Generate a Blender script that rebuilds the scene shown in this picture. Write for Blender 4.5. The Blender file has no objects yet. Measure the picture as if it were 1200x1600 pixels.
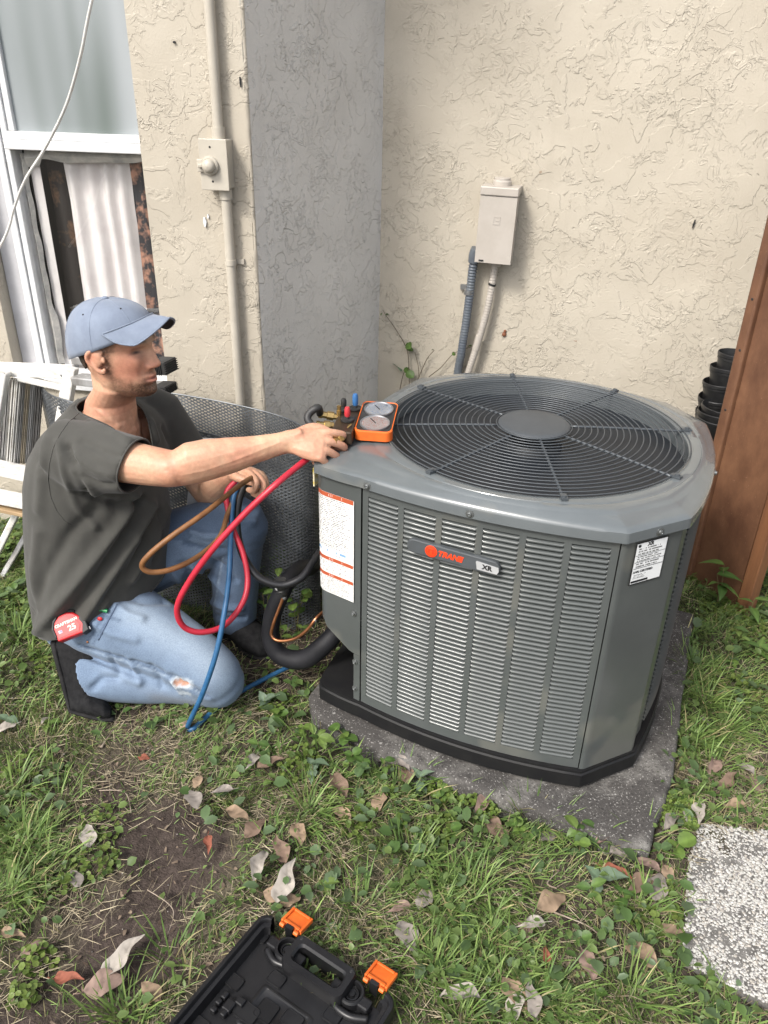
import bpy, bmesh, math, random
import numpy as np
from mathutils import Vector, Matrix
from mathutils.bvhtree import BVHTree

random.seed(7)
RNG = np.random.default_rng(7)
R = math.radians
scene = bpy.context.scene
C = scene.collection

# ------------------------------------------------------------------ camera, sky, sun, exposure
CAM_H = 1.59
FPX = 1240.0                                   # focal length in pixels of the 1200 x 1600 photograph
PITCH, ROLL = R(28.7), R(1.4)
_fw = Vector((0, math.cos(PITCH), -math.sin(PITCH)))
_up0 = Vector((0, math.sin(PITCH), math.cos(PITCH)))
_r0 = Vector((1, 0, 0))
CR = math.cos(ROLL) * _r0 + math.sin(ROLL) * _up0
CU = -math.sin(ROLL) * _r0 + math.cos(ROLL) * _up0
cam_data = bpy.data.cameras.new('camera')
cam = bpy.data.objects.new('camera', cam_data)
C.objects.link(cam)
M3 = Matrix((CR, CU, -_fw)).transposed()
cam.matrix_world = Matrix.Translation((0, 0, CAM_H)) @ M3.to_4x4()
cam_data.sensor_fit = 'VERTICAL'
cam_data.sensor_height = 36.0
cam_data.lens = FPX / 1600 * 36.0
cam_data.clip_start = 0.02
cam_data.clip_end = 500
scene.camera = cam

SUN = Vector((-0.55, -0.62, 0.85)).normalized()
world = bpy.data.worlds.new('World')
scene.world = world
world.use_nodes = True
wn = world.node_tree
wn.nodes.clear()
w_out = wn.nodes.new('ShaderNodeOutputWorld')
w_bg = wn.nodes.new('ShaderNodeBackground')
w_sky = wn.nodes.new('ShaderNodeTexSky')
w_sky.sky_type = 'NISHITA'
w_sky.sun_disc = False
w_sky.sun_elevation = math.asin(SUN.z)
w_sky.sun_rotation = math.atan2(SUN.x, SUN.y)
w_sky.dust_density = 4.0
w_hsv = wn.nodes.new('ShaderNodeHueSaturation')
w_hsv.inputs['Saturation'].default_value = 0.42
wn.links.new(w_sky.outputs[0], w_hsv.inputs['Color'])
wn.links.new(w_hsv.outputs[0], w_bg.inputs['Color'])
w_bg.inputs['Strength'].default_value = 0.132
wn.links.new(w_bg.outputs[0], w_out.inputs['Surface'])

sun_d = bpy.data.lights.new('sun', 'SUN')
sun_d.energy = 1.5
sun_d.angle = R(12)
sun_d.color = (1.0, 0.955, 0.88)
sun = bpy.data.objects.new('sun', sun_d)
sun.rotation_euler = SUN.to_track_quat('Z', 'Y').to_euler()
sun.location = (-3, -3, 6)
C.objects.link(sun)

scene.view_settings.view_transform = 'Standard'
scene.view_settings.look = 'None'
scene.view_settings.gamma = 1.0
scene.view_settings.use_curve_mapping = False
scene.view_settings.exposure = 1.10

# ------------------------------------------------------------------ measuring helpers
CAMPOS = Vector((0, 0, CAM_H))
def ray(px, py):
    return ((px - 600) / FPX * CR - (py - 800) / FPX * CU + _fw).normalized()
def at(px, py, Y):
    d = ray(px, py); return CAMPOS + d * (Y / d.y)
def ong(px, py, z=0.0):
    d = ray(px, py); return CAMPOS + d * ((z - CAM_H) / d.z)
def onp(px, py, p0, n):
    d = ray(px, py); return CAMPOS + d * ((Vector(p0) - CAMPOS).dot(n) / d.dot(n))

# ------------------------------------------------------------------ numeric noise
def _hash(ix, iy, seed):
    h = (ix.astype(np.int64) * 374761393 + iy.astype(np.int64) * 668265263 + seed * 1442695041) & 0x7fffffff
    h = ((h ^ (h >> 13)) * 1274126177) & 0x7fffffff
    return ((h ^ (h >> 16)) & 0xffff) / 65535.0
def vnoise(x, y, seed=0):
    x = np.asarray(x, float); y = np.asarray(y, float)
    ix, iy = np.floor(x), np.floor(y)
    fx, fy = x - ix, y - iy
    fx = fx * fx * (3 - 2 * fx); fy = fy * fy * (3 - 2 * fy)
    a = _hash(ix, iy, seed); b = _hash(ix + 1, iy, seed); c = _hash(ix, iy + 1, seed); d = _hash(ix + 1, iy + 1, seed)
    return a + (b - a) * fx + (c - a) * fy + (a - b - c + d) * fx * fy
def fbm(x, y, seed=0, octv=4):
    s, amp, tot = 0, 1.0, 0
    for k in range(octv):
        s = s + amp * vnoise(np.asarray(x) * 2 ** k, np.asarray(y) * 2 ** k, seed + k * 17); tot += amp; amp *= .5
    return s / tot

# ------------------------------------------------------------------ materials
def mat(name, col, rough=0.6, metal=0.0, col2=None, nscale=30.0, detail=4.0, bump=0.0, bscale=None, bdist=0.002,
        spec=0.5, attr=None, coat=0.0, sheen=0.0, sss=0.0, stretch=None, contrast=(0.35, 0.65), speck=None):
    m = bpy.data.materials.new(name); m.use_nodes = True
    nt = m.node_tree; b = nt.nodes['Principled BSDF']
    b.inputs['Roughness'].default_value = rough
    b.inputs['Metallic'].default_value = metal
    b.inputs['Specular IOR Level'].default_value = spec
    b.inputs['Coat Weight'].default_value = coat
    b.inputs['Sheen Weight'].default_value = sheen
    if sss:
        b.inputs['Subsurface Weight'].default_value = sss
        b.inputs['Subsurface Radius'].default_value = (0.008, 0.003, 0.0015)
        b.inputs['Subsurface Scale'].default_value = 1.0
    tc = nt.nodes.new('ShaderNodeTexCoord')
    src = tc.outputs['Object']
    if stretch:
        mp = nt.nodes.new('ShaderNodeMapping'); mp.inputs['Scale'].default_value = stretch
        nt.links.new(src, mp.inputs['Vector']); src = mp.outputs[0]
    base = None
    if attr:
        at_ = nt.nodes.new('ShaderNodeAttribute'); at_.attribute_name = attr; base = at_.outputs['Color']
    if col2 is not None:
        nz = nt.nodes.new('ShaderNodeTexNoise'); nz.inputs['Scale'].default_value = nscale; nz.inputs['Detail'].default_value = detail
        nz.inputs['Roughness'].default_value = 0.65
        nt.links.new(src, nz.inputs['Vector'])
        rp = nt.nodes.new('ShaderNodeValToRGB')
        rp.color_ramp.elements[0].position, rp.color_ramp.elements[1].position = contrast
        rp.color_ramp.elements[0].color = (*col, 1); rp.color_ramp.elements[1].color = (*col2, 1)
        nt.links.new(nz.outputs['Fac'], rp.inputs['Fac'])
        if base is not None:
            mx = nt.nodes.new('ShaderNodeMix'); mx.data_type = 'RGBA'; mx.blend_type = 'MULTIPLY'; mx.inputs[0].default_value = 1.0
            nt.links.new(base, mx.inputs[6]); nt.links.new(rp.outputs['Color'], mx.inputs[7]); base = mx.outputs[2]
        else:
            base = rp.outputs['Color']
    if speck is not None:                                   # scattered grains of another colour: (colour, scale, threshold, strength)
        if base is None:
            rgb = nt.nodes.new('ShaderNodeRGB'); rgb.outputs[0].default_value = (*col, 1); base = rgb.outputs[0]
        for scol, ssc, sth, sst in speck:
            ns = nt.nodes.new('ShaderNodeTexNoise'); ns.inputs['Scale'].default_value = ssc; ns.inputs['Detail'].default_value = 2.5; ns.inputs['Roughness'].default_value = .7
            nt.links.new(src, ns.inputs['Vector'])
            mr_ = nt.nodes.new('ShaderNodeMapRange'); mr_.inputs['From Min'].default_value = sth; mr_.inputs['From Max'].default_value = sth + .06; mr_.inputs['To Max'].default_value = sst
            nt.links.new(ns.outputs['Fac'], mr_.inputs['Value'])
            ms = nt.nodes.new('ShaderNodeMix'); ms.data_type = 'RGBA'; nt.links.new(mr_.outputs[0], ms.inputs[0]); nt.links.new(base, ms.inputs[6]); ms.inputs[7].default_value = (*scol, 1); base = ms.outputs[2]
    if base is not None: nt.links.new(base, b.inputs['Base Color'])
    else: b.inputs['Base Color'].default_value = (*col, 1)
    if bump:
        nb = nt.nodes.new('ShaderNodeTexNoise'); nb.inputs['Scale'].default_value = bscale or nscale; nb.inputs['Detail'].default_value = 5.0
        nt.links.new(src, nb.inputs['Vector'])
        bp = nt.nodes.new('ShaderNodeBump'); bp.inputs['Strength'].default_value = bump; bp.inputs['Distance'].default_value = bdist
        nt.links.new(nb.outputs['Fac'], bp.inputs['Height']); nt.links.new(bp.outputs[0], b.inputs['Normal'])
    return m

def stucco(name, c1, c2, scale=1.0, strength=0.80, rough=0.62):
    m = bpy.data.materials.new(name); m.use_nodes = True
    nt = m.node_tree; b = nt.nodes['Principled BSDF']; L = nt.links.new
    b.inputs['Roughness'].default_value = rough; b.inputs['Specular IOR Level'].default_value = 0.4
    tc = nt.nodes.new('ShaderNodeTexCoord')
    def noise(s, d, r=0.55, dist=0.0, vec=None):
        n = nt.nodes.new('ShaderNodeTexNoise'); n.inputs['Scale'].default_value = s * scale; n.inputs['Detail'].default_value = d
        n.inputs['Roughness'].default_value = r; n.inputs['Distortion'].default_value = dist
        L(vec or tc.outputs['Object'], n.inputs['Vector']); return n.outputs['Fac']
    def mr(src, a, bb, c=0.0, d=1.0, smooth=True):
        n = nt.nodes.new('ShaderNodeMapRange'); n.interpolation_type = 'SMOOTHSTEP' if smooth else 'LINEAR'
        n.inputs['From Min'].default_value = a; n.inputs['From Max'].default_value = bb
        n.inputs['To Min'].default_value = c; n.inputs['To Max'].default_value = d; L(src, n.inputs['Value']); return n.outputs[0]
    def mth(op, a, bb):
        n = nt.nodes.new('ShaderNodeMath'); n.operation = op
        for i, v in enumerate((a, bb)):
            if isinstance(v, (int, float)): n.inputs[i].default_value = v
            else: L(v, n.inputs[i])
        return n.outputs[0]
    n1 = noise(11, 6.0, 0.60, 0.5)
    plateau = mr(n1, 0.50, 0.535)
    n2 = noise(14, 3.0, 0.52, 1.3)
    ridge = mr(mth('ABSOLUTE', mth('SUBTRACT', n2, 0.5), 0.0), 0.0, 0.020, 1.0, 0.0)
    mask = mr(noise(5, 2.0), 0.46, 0.58)
    region = mr(noise(1.5, 2.0, 0.5, 0.4), 0.36, 0.60, 0.18, 1.0)
    ridge = mth('MULTIPLY', mth('MULTIPLY', ridge, mask), region); plateau = mth('MULTIPLY', plateau, mr(noise(2.3, 2.0), 0.34, 0.58, 0.35, 1.0))
    n3 = noise(32, 3.0, 0.6, 0.9)
    pl2 = mth('MULTIPLY', mr(n3, 0.56, 0.60), mr(noise(4.5, 2.0, 0.5, 0.3), 0.48, 0.6))
    fine = noise(160, 4.0, 0.6)
    h = mth('ADD', mth('MULTIPLY', plateau, 0.50), mth('MULTIPLY', ridge, 0.38))
    h = mth('ADD', h, mth('MULTIPLY', pl2, 0.40))
    h = mth('ADD', h, mth('MULTIPLY', fine, 0.22))
    h = mth('ADD', h, mth('MULTIPLY', noise(2.2, 2.0), 0.8))
    bp = nt.nodes.new('ShaderNodeBump'); bp.inputs['Strength'].default_value = strength; bp.inputs['Distance'].default_value = 0.0048
    L(h, bp.inputs['Height']); L(bp.outputs[0], b.inputs['Normal'])
    rp = nt.nodes.new('ShaderNodeValToRGB')
    rp.color_ramp.elements[0].position = 0.3; rp.color_ramp.elements[1].position = 0.7
    rp.color_ramp.elements[0].color = (*c1, 1); rp.color_ramp.elements[1].color = (*c2, 1)
    L(noise(2.6, 5.0, 0.65), rp.inputs['Fac'])
    # thin streaks of grime running down and a few rust freckles
    mp = nt.nodes.new('ShaderNodeMapping'); mp.inputs['Scale'].default_value = (9, 9, 0.7)
    L(tc.outputs['Object'], mp.inputs['Vector'])
    st = mr(noise(1.6, 4.0, 0.6, 0.0, mp.outputs[0]), 0.60, 0.78, 0.0, 0.16)
    mx = nt.nodes.new('ShaderNodeMix'); mx.data_type = 'RGBA'; mx.blend_type = 'MIX'
    L(st, mx.inputs[0]); L(rp.outputs[0], mx.inputs[6]); mx.inputs[7].default_value = (0.26, 0.22, 0.17, 1)
    sp = mr(noise(22, 2.0, 0.5), 0.80, 0.82, 0.0, 0.6)
    mx2 = nt.nodes.new('ShaderNodeMix'); mx2.data_type = 'RGBA'
    L(sp, mx2.inputs[0]); L(mx.outputs[2], mx2.inputs[6]); mx2.inputs[7].default_value = (0.2, 0.12, 0.07, 1)
    L(mx2.outputs[2], b.inputs['Base Color'])
    return m

# ------------------------------------------------------------------ mesh helpers
class MB:
    """collects closed pieces of geometry and links them as one mesh"""
    def __init__(s): s.v = []; s.f = []; s.mi = []
    def add(s, v, f, mi=0):
        o = len(s.v); s.v.extend([tuple(p) for p in v]); s.f.extend([tuple(i + o for i in q) for q in f]); s.mi.extend([mi] * len(f)); return s
    def box(s, lo, hi, M=None, mi=0):
        x0, y0, z0 = lo; x1, y1, z1 = hi
        v = [Vector(p) for p in ((x0, y0, z0), (x1, y0, z0), (x1, y1, z0), (x0, y1, z0), (x0, y0, z1), (x1, y0, z1), (x1, y1, z1), (x0, y1, z1))]
        if M is not None: v = [M @ p for p in v]
        return s.add(v, [(0, 3, 2, 1), (4, 5, 6, 7), (0, 1, 5, 4), (1, 2, 6, 5), (2, 3, 7, 6), (3, 0, 4, 7)], mi)
    def tube(s, pts, r, n=10, res=None, caps=True, mi=0, close=False):
        pts = [Vector(p) for p in pts]
        if res: pts = catmull(pts, res)
        rr = r if hasattr(r, '__len__') else [r] * len(pts)
        if len(rr) != len(pts): rr = list(np.interp(np.linspace(0, 1, len(pts)), np.linspace(0, 1, len(rr)), rr))
        N = len(pts); V = []; nrm = None
        for i in range(N):
            if close: t = (pts[(i + 1) % N] - pts[i - 1]).normalized()
            else: t = (pts[min(i + 1, N - 1)] - pts[max(i - 1, 0)]).normalized()
            if nrm is None:
                a = Vector((0, 0, 1)) if abs(t.z) < .9 else Vector((1, 0, 0)); nrm = t.cross(a).normalized()
            else:
                nrm = (nrm - t * nrm.dot(t)); nrm = nrm.normalized() if nrm.length > 1e-6 else t.orthogonal().normalized()
            b = t.cross(nrm)
            for k in range(n):
                a = 2 * math.pi * k / n; V.append(pts[i] + (nrm * math.cos(a) + b * math.sin(a)) * rr[i])
        F = []
        for i in range(N if close else N - 1):
            j = (i + 1) % N
            for k in range(n):
                k2 = (k + 1) % n; F.append((i * n + k, i * n + k2, j * n + k2, j * n + k))
        if caps and not close:
            F.append(tuple(reversed(range(n)))); F.append(tuple((N - 1) * n + k for k in range(n)))
        return s.add(V, F, mi)
    def lathe(s, prof, n=24, M=None, mi=0, close=False):
        """prof: (radius, z) pairs turned about z"""
        V = []; F = []
        for r, z in prof:
            for k in range(n):
                a = 2 * math.pi * k / n; p = Vector((r * math.cos(a), r * math.sin(a), z)); V.append(M @ p if M is not None else p)
        m = len(prof)
        for i in range(m if close else m - 1):
            j = (i + 1) % m
            for k in range(n):
                k2 = (k + 1) % n; F.append((i * n + k, i * n + k2, j * n + k2, j * n + k))
        if not close:
            if prof[0][0] > 1e-5: F.append(tuple(reversed(range(n))))
            if prof[-1][0] > 1e-5: F.append(tuple((m - 1) * n + k for k in range(n)))
        return s.add(V, F, mi)
    def prism(s, poly, z0, z1, M=None, mi=0, inset=0.0):
        n = len(poly); V = [Vector((x, y, z0)) for x, y in poly] + [Vector((x, y, z1)) for x, y in poly]
        if M is not None: V = [M @ p for p in V]
        F = [tuple(reversed(range(n))), tuple(range(n, 2 * n))] + [(i, (i + 1) % n, n + (i + 1) % n, n + i) for i in range(n)]
        return s.add(V, F, mi)
    def loft(s, rings, n=20, mi=0, dome=True):
        """rings: (centre, half vector A, half vector B); closed with rounded ends"""
        rings = [(Vector(c), Vector(a), Vector(b)) for c, a, b in rings]
        V = []; F = []
        for c, a, b in rings:
            for k in range(n):
                t = 2 * math.pi * k / n; V.append(c + a * math.cos(t) + b * math.sin(t))
        m = len(rings)
        for i in range(m - 1):
            for k in range(n):
                k2 = (k + 1) % n; F.append((i * n + k, i * n + k2, (i + 1) * n + k2, (i + 1) * n + k))
        F.append(tuple(reversed(range(n)))); F.append(tuple((m - 1) * n + k for k in range(n)))
        return s.add(V, F, mi)
    def limb(s, pts, radii, n=16, sub=4, mi=0):
        """tapering limb through joints, rounded ends"""
        P = [Vector(p) for p in pts]
        Q = catmull(P, sub); rr = list(np.interp(np.linspace(0, len(P) - 1, len(Q)), range(len(P)), radii))
        d0 = (Q[0] - Q[1]).normalized(); d1 = (Q[-1] - Q[-2]).normalized()
        pre, pr, post, po = [], [], [], []
        for k in range(4):
            a = math.pi / 2 * k / 4
            pre.append(Q[0] + d0 * rr[0] * math.cos(a)); pr.append(max(rr[0] * math.sin(a), rr[0] * .05))
        for k in range(3, -1, -1):
            a = math.pi / 2 * k / 4
            post.append(Q[-1] + d1 * rr[-1] * math.cos(a)); po.append(max(rr[-1] * math.sin(a), rr[-1] * .05))
        return s.tube(pre + Q + post, pr + rr + po, n=n, mi=mi)
    def ellipsoid(s, c, A, B, Cc, n=16, m=10, mi=0):
        c, A, B, Cc = map(Vector, (c, A, B, Cc)); V = [c - Cc]; F = []
        for i in range(1, m):
            p = -math.pi / 2 + math.pi * i / m
            for k in range(n):
                t = 2 * math.pi * k / n; V.append(c + (A * math.cos(t) + B * math.sin(t)) * math.cos(p) + Cc * math.sin(p))
        V.append(c + Cc)
        for k in range(n): F.append((0, 1 + (k + 1) % n, 1 + k))
        for i in range(m - 2):
            for k in range(n):
                k2 = (k + 1) % n; F.append((1 + i * n + k, 1 + i * n + k2, 1 + (i + 1) * n + k2, 1 + (i + 1) * n + k))
        l = len(V) - 1
        for k in range(n): F.append((l, l - n + k, l - n + (k + 1) % n))
        return s.add(V, F, mi)
    def mesh(s, name, mats, angle=40, smooth=True):
        me = bpy.data.meshes.new(name); me.from_pydata(s.v, [], s.f)
        for m in (mats if isinstance(mats, (list, tuple)) else [mats]): me.materials.append(m)
        if any(s.mi): me.polygons.foreach_set('material_index', s.mi)
        if smooth:
            me.polygons.foreach_set('use_smooth', [True] * len(me.polygons))
            if angle < 180: me.set_sharp_from_angle(angle=R(angle))
        me.update(); return me
    def build(s, name, mats, parent=None, angle=40, smooth=True, world=False):
        return link(name, s.mesh(name, mats, angle, smooth), parent, world)

def catmull(P, sub):
    out = []; n = len(P)
    for i in range(n - 1):
        p0, p1, p2, p3 = P[max(i - 1, 0)], P[i], P[i + 1], P[min(i + 2, n - 1)]
        for k in range(sub):
            t = k / sub
            out.append(0.5 * ((2 * p1) + (p2 - p0) * t + (2 * p0 - 5 * p1 + 4 * p2 - p3) * t * t + (3 * p1 - p0 - 3 * p2 + p3) * t ** 3))
    out.append(P[-1].copy()); return out

def link(name, me, parent=None, world=False):
    o = bpy.data.objects.new(name, me); C.objects.link(o)
    if parent is not None:
        o.parent = parent
        if world: o.matrix_parent_inverse = base_matrix(parent).inverted()
    return o
def base_matrix(o):
    M = o.matrix_basis.copy()
    while o.parent is not None:
        M = o.matrix_parent_inverse @ M; o = o.parent; M = o.matrix_basis @ M
    return M
def thing(name, label, cat, loc=(0, 0, 0), rotz=0.0, group=None):
    o = bpy.data.objects.new(name, None); o.empty_display_size = .05; C.objects.link(o)
    o.location = loc; o.rotation_euler = (0, 0, rotz); o['label'] = label; o['category'] = cat
    if group: o['group'] = group
    return o
def tag(o, label, cat, group=None):
    o['label'] = label; o['category'] = cat
    if group: o['group'] = group
    return o
def kind(o, k): o['kind'] = k; return o
def bevel(o, w, seg=2, ang=30):
    b = o.modifiers.new('bevel', 'BEVEL'); b.width = w; b.segments = seg; b.limit_method = 'ANGLE'; b.angle_limit = R(ang); b.harden_normals = False
    return o
def solid(o, t, off=-1):
    m = o.modifiers.new('solidify', 'SOLIDIFY'); m.thickness = t; m.offset = off; return o
def setcol(me, cols, name='Col'):
    a = me.color_attributes.new(name, 'FLOAT_COLOR', 'POINT')
    c = np.ones((len(me.vertices), 4), np.float32); c[:, :3] = cols
    a.data.foreach_set('color', c.ravel())
def coords(me):
    v = np.empty(len(me.vertices) * 3); me.vertices.foreach_get('co', v); return v.reshape(-1, 3)
def normals(me):
    v = np.empty(len(me.vertices) * 3); me.vertices.foreach_get('normal', v); return v.reshape(-1, 3)
def realize(o):
    dg = bpy.context.evaluated_depsgraph_get()
    me = bpy.data.meshes.new_from_object(o.evaluated_get(dg)); old = o.data
    bpy.data.objects.remove(o); return me
def remesh(mb, voxel, smooth=3, name='form'):
    me = mb.mesh(name, [], smooth=False)
    bm = bmesh.new(); bm.from_mesh(me); bmesh.ops.recalc_face_normals(bm, faces=bm.faces); bm.to_mesh(me); bm.free()
    o = bpy.data.objects.new(name, me); C.objects.link(o)
    md = o.modifiers.new('remesh', 'REMESH'); md.mode = 'VOXEL'; md.voxel_size = voxel; md.use_smooth_shade = True
    me2 = realize(o); bpy.data.meshes.remove(me)
    if smooth: relax(me2, smooth)
    return me2
def relax(me, it, lam=0.5, weight=None):
    v = coords(me); e = np.empty(len(me.edges) * 2, np.int64); me.edges.foreach_get('vertices', e); e = e.reshape(-1, 2)
    cnt = np.bincount(e.ravel(), minlength=len(v)).astype(float)[:, None]
    for k in range(it):
        for l in (lam, -lam * .95):
            s = np.zeros_like(v)
            for ax in range(3):
                s[:, ax] = np.bincount(e[:, 0], v[e[:, 1], ax], len(v)) + np.bincount(e[:, 1], v[e[:, 0], ax], len(v))
            d = (s / np.maximum(cnt, 1) - v) * l
            v = v + (d if weight is None else d * weight[:, None])
    me.vertices.foreach_set('co', v.ravel()); me.update()
def text_mesh(body, size, depth=0.0006, shear=0.0, bold=0.0, spacing=1.0):
    cu = bpy.data.curves.new('lettering', 'FONT'); cu.body = body; cu.size = size; cu.extrude = depth; cu.shear = shear; cu.offset = bold
    cu.align_x = 'CENTER'; cu.align_y = 'CENTER'; cu.space_character = spacing; cu.resolution_u = 3
    o = bpy.data.objects.new('lettering', cu); C.objects.link(o)
    me = realize(o); bpy.data.curves.remove(cu); return me
def frame3(origin, ex, ey):
    """matrix whose x, y axes lie along ex, ey (z out of the plane)"""
    ex = Vector(ex).normalized(); ez = ex.cross(Vector(ey)).normalized(); ey = ez.cross(ex)
    return Matrix((ex, ey, ez)).transposed().to_4x4() if origin is None else Matrix.Translation(origin) @ Matrix((ex, ey, ez)).transposed().to_4x4()
def put_text(name, body, size, M, m, parent, world=False, **kw):
    me = text_mesh(body, size, **kw); me.transform(M); me.materials.clear(); me.materials.append(m)
    return link(name, me, parent, world)

# ------------------------------------------------------------------ materials used in the place
M = {}
M['stucco'] = stucco('cream_stucco', (0.400, 0.358, 0.290), (0.455, 0.413, 0.342))
M['stucco_shade'] = stucco('shade_grey_stucco', (0.60, 0.585, 0.555), (0.68, 0.665, 0.635), 1.2, 1.0, 0.42)  # greyed and lightened copy: the return's sky-lit shade is put into its colour
M['soil'] = mat('soil', (1, 1, 1), 0.95, col2=(0.50, 0.50, 0.50), nscale=60, detail=8, bump=0.9, bscale=220, bdist=0.004, spec=0.15, attr='Col')
M['white_paint'] = mat('white_paint', (0.66, 0.67, 0.68), 0.45, col2=(0.55, 0.55, 0.54), nscale=26, detail=7, bump=0.15, bscale=90, contrast=(0.4, 0.8))
M['cream_paint'] = mat('cream_paint', (0.455, 0.42, 0.355), 0.42, col2=(0.41, 0.375, 0.315), nscale=14, bump=0.12, bscale=120, bdist=0.001)
M['box_paint'] = mat('box_paint', (0.43, 0.395, 0.355), 0.38, col2=(0.38, 0.345, 0.305), nscale=9, bump=0.08, bscale=60, bdist=0.001)
M['black_rubber'] = mat('black_rubber', (0.014, 0.014, 0.015), 0.55, col2=(0.03, 0.03, 0.03), nscale=20, bump=0.1, bscale=80)
M['black_foam'] = mat('black_foam', (0.008, 0.008, 0.010), 0.62, spec=.3, col2=(0.016, 0.016, 0.019), nscale=12, bump=0.25, bscale=120, bdist=0.001)
M['dark'] = mat('dark_inside', (0.012, 0.012, 0.013), 0.7)
M['steel'] = mat('steel', (0.42, 0.43, 0.44), 0.38, 0.85, col2=(0.3, 0.3, 0.3), nscale=30)
M['alu'] = mat('weathered_aluminium', (0.50, 0.50, 0.50), 0.48, 0.55, col2=(0.28, 0.27, 0.26), nscale=16, detail=7, stretch=(1, 1, .3))
M['brass'] = mat('brass', (0.52, 0.36, 0.14), 0.32, 0.9, col2=(0.4, 0.28, 0.12), nscale=40)
M['copper'] = mat('copper', (0.55, 0.24, 0.11), 0.32, 0.9, col2=(0.38, 0.16, 0.08), nscale=25)
M['tape_white'] = mat('label_white', (0.78, 0.78, 0.77), 0.4)

# ------------------------------------------------------------------ the ground
PAD_A = R(-22)
AC_O = Vector((0.379, 1.895, 0.05))
def ac_local(x, y):
    c, s = math.cos(PAD_A), math.sin(PAD_A); dx, dy = x - AC_O.x, y - AC_O.y
    return dx * c + dy * s, -dx * s + dy * c
def on_pad(x, y, m=0.0):
    u, v = ac_local(x, y); return (u > -.485 - m) & (u < .51 + m) & (v > -.56 - m) & (v < .52 + m)
def soil_height(x, y):
    h = (fbm(x * 3.0, y * 3.0, 3, 4) - .5) * .05 + (fbm(x * 14, y * 14, 5, 3) - .5) * .018 + (fbm(x * 55, y * 55, 9, 2) - .5) * .008
    for px, py, r, d in ((250, 1330, .16, -.018), (190, 1480, .14, -.015), (330, 1250, .1, -.01)):
        p = ong(px, py); h = h + d * np.exp(-((x - p.x) ** 2 + (y - p.y) ** 2) / (r * r))
    return h
# how green, how strawy and how bare each place is, measured at places in the photograph: px, py, radius, green, straw
ANCH = [(60, 880, .35, 1.0, .2), (40, 1000, .25, 1.0, .25), (60, 1120, .16, .75, .5), (30, 1220, .14, .7, .6), (40, 1310, .12, 1.0, .5), (30, 1400, .09, .9, .6),
        (120, 1250, .12, .45, .7), (230, 1200, .12, .35, 1.0), (330, 1190, .12, .5, .9), (265, 1315, .09, .02, .2), (165, 1250, .09, .06, .3), (180, 1362, .05, .1, 1.1), (200, 1400, .10, .02, .15), (300, 1340, .08, .02, .15), (270, 1270, .09, .03, .2), (300, 1375, .07, .02, .2), (150, 1530, .09, .0, .15), (195, 1465, .09, .0, .1), (240, 1500, .07, .0, .15), (50, 1590, .06, .05, .3), (100, 1440, .06, .12, 1.0), (330, 1300, .06, .05, .25), (250, 1440, .08, .0, .12), (220, 1520, .07, .0, .12),
        (180, 1480, .10, .0, .12), (130, 1390, .08, .2, .8), (90, 1480, .08, .15, .8), (60, 1560, .07, .12, .5), (140, 1560, .06, .15, .5), (330, 1420, .09, .35, 1.0), (250, 1560, .06, .8, .5),
        (400, 1240, .12, .6, .8), (460, 1180, .12, .8, .8), (440, 1110, .12, .7, .7), (520, 1260, .12, .75, .7), (470, 1350, .10, .6, .9), (560, 1400, .12, .8, .7),
        (620, 1330, .10, .8, .5), (680, 1260, .08, .7, .4), (700, 1400, .12, 1.0, .5), (640, 1480, .10, .85, .8), (740, 1480, .10, 1.0, .6), (700, 1560, .09, .8, .7),
        (800, 1350, .10, .75, .5), (860, 1440, .08, .4, .7), (850, 1300, .08, .9, .4), (940, 1400, .1, .7, .5), (920, 1490, .09, .6, .7), (1010, 1450, .09, .55, .6), (860, 1560, .09, .85, .6),
        (1000, 1570, .08, .8, .6), (1060, 1590, .06, .5, .6), (1100, 1120, .14, 1.0, .3), (1110, 1000, .15, 1.0, .2), (1170, 1050, .15, .9, .3), (1180, 1180, .09, .35, .8),
        (1120, 1220, .08, .45, .8), (1060, 1260, .06, .6, .5), (1190, 920, .2, .8, .2), (420, 980, .1, .15, .3), (470, 1050, .09, .15, .5), (420, 1060, .09, .2, .5), (430, 860, .3, .7, .3)]
_A = [(ong(a[0], a[1]), a[2] * .75, a[3], a[4]) for a in ANCH]
def cover(x, y):
    wsum = np.full(np.shape(x), 1e-3); g = wsum * .6; s = wsum * .5
    for p, r, gg, ss in _A:
        w = np.exp(-((x - p.x) ** 2 + (y - p.y) ** 2) / (r * r)); wsum = wsum + w; g = g + w * gg; s = s + w * ss
    return g / wsum, s / wsum
xs = np.concatenate([[-60, -20, -8, -4], np.arange(-2.2, 2.2, .016), [4, 8, 20, 60]])
ys = np.concatenate([[-60, -20, -6, -2, 0], np.arange(.45, 3.5, .016), [5, 8, 20, 60]])
X, Y = np.meshgrid(xs, ys)
near = ((X > -2.2) & (X < 2.2) & (Y > .4) & (Y < 3.5)).astype(float)
Z = soil_height(X, Y) * near
Z = np.where(on_pad(X, Y, -.03), Z * .2 - .03, Z)
me = bpy.data.meshes.new('ground')
nx, ny = len(xs), len(ys)
idx = np.arange(nx * ny).reshape(ny, nx)
F = np.stack([idx[:-1, :-1], idx[:-1, 1:], idx[1:, 1:], idx[1:, :-1]], -1).reshape(-1, 4)
me.from_pydata(np.stack([X, Y, Z], -1).reshape(-1, 3).tolist(), [], F.tolist())
g, s = cover(X, Y)
n1 = fbm(X * 9, Y * 9, 21, 4)[..., None]; n2 = fbm(X * 38, Y * 38, 31, 3)[..., None]
bare = np.array([0.074, 0.057, 0.049]) * (0.75 + .6 * n2)
litter = np.array([0.155, 0.135, 0.095]) * (0.6 + .8 * n1)
green = np.array([0.070, 0.092, 0.040]) * (0.6 + .8 * n2)
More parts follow.
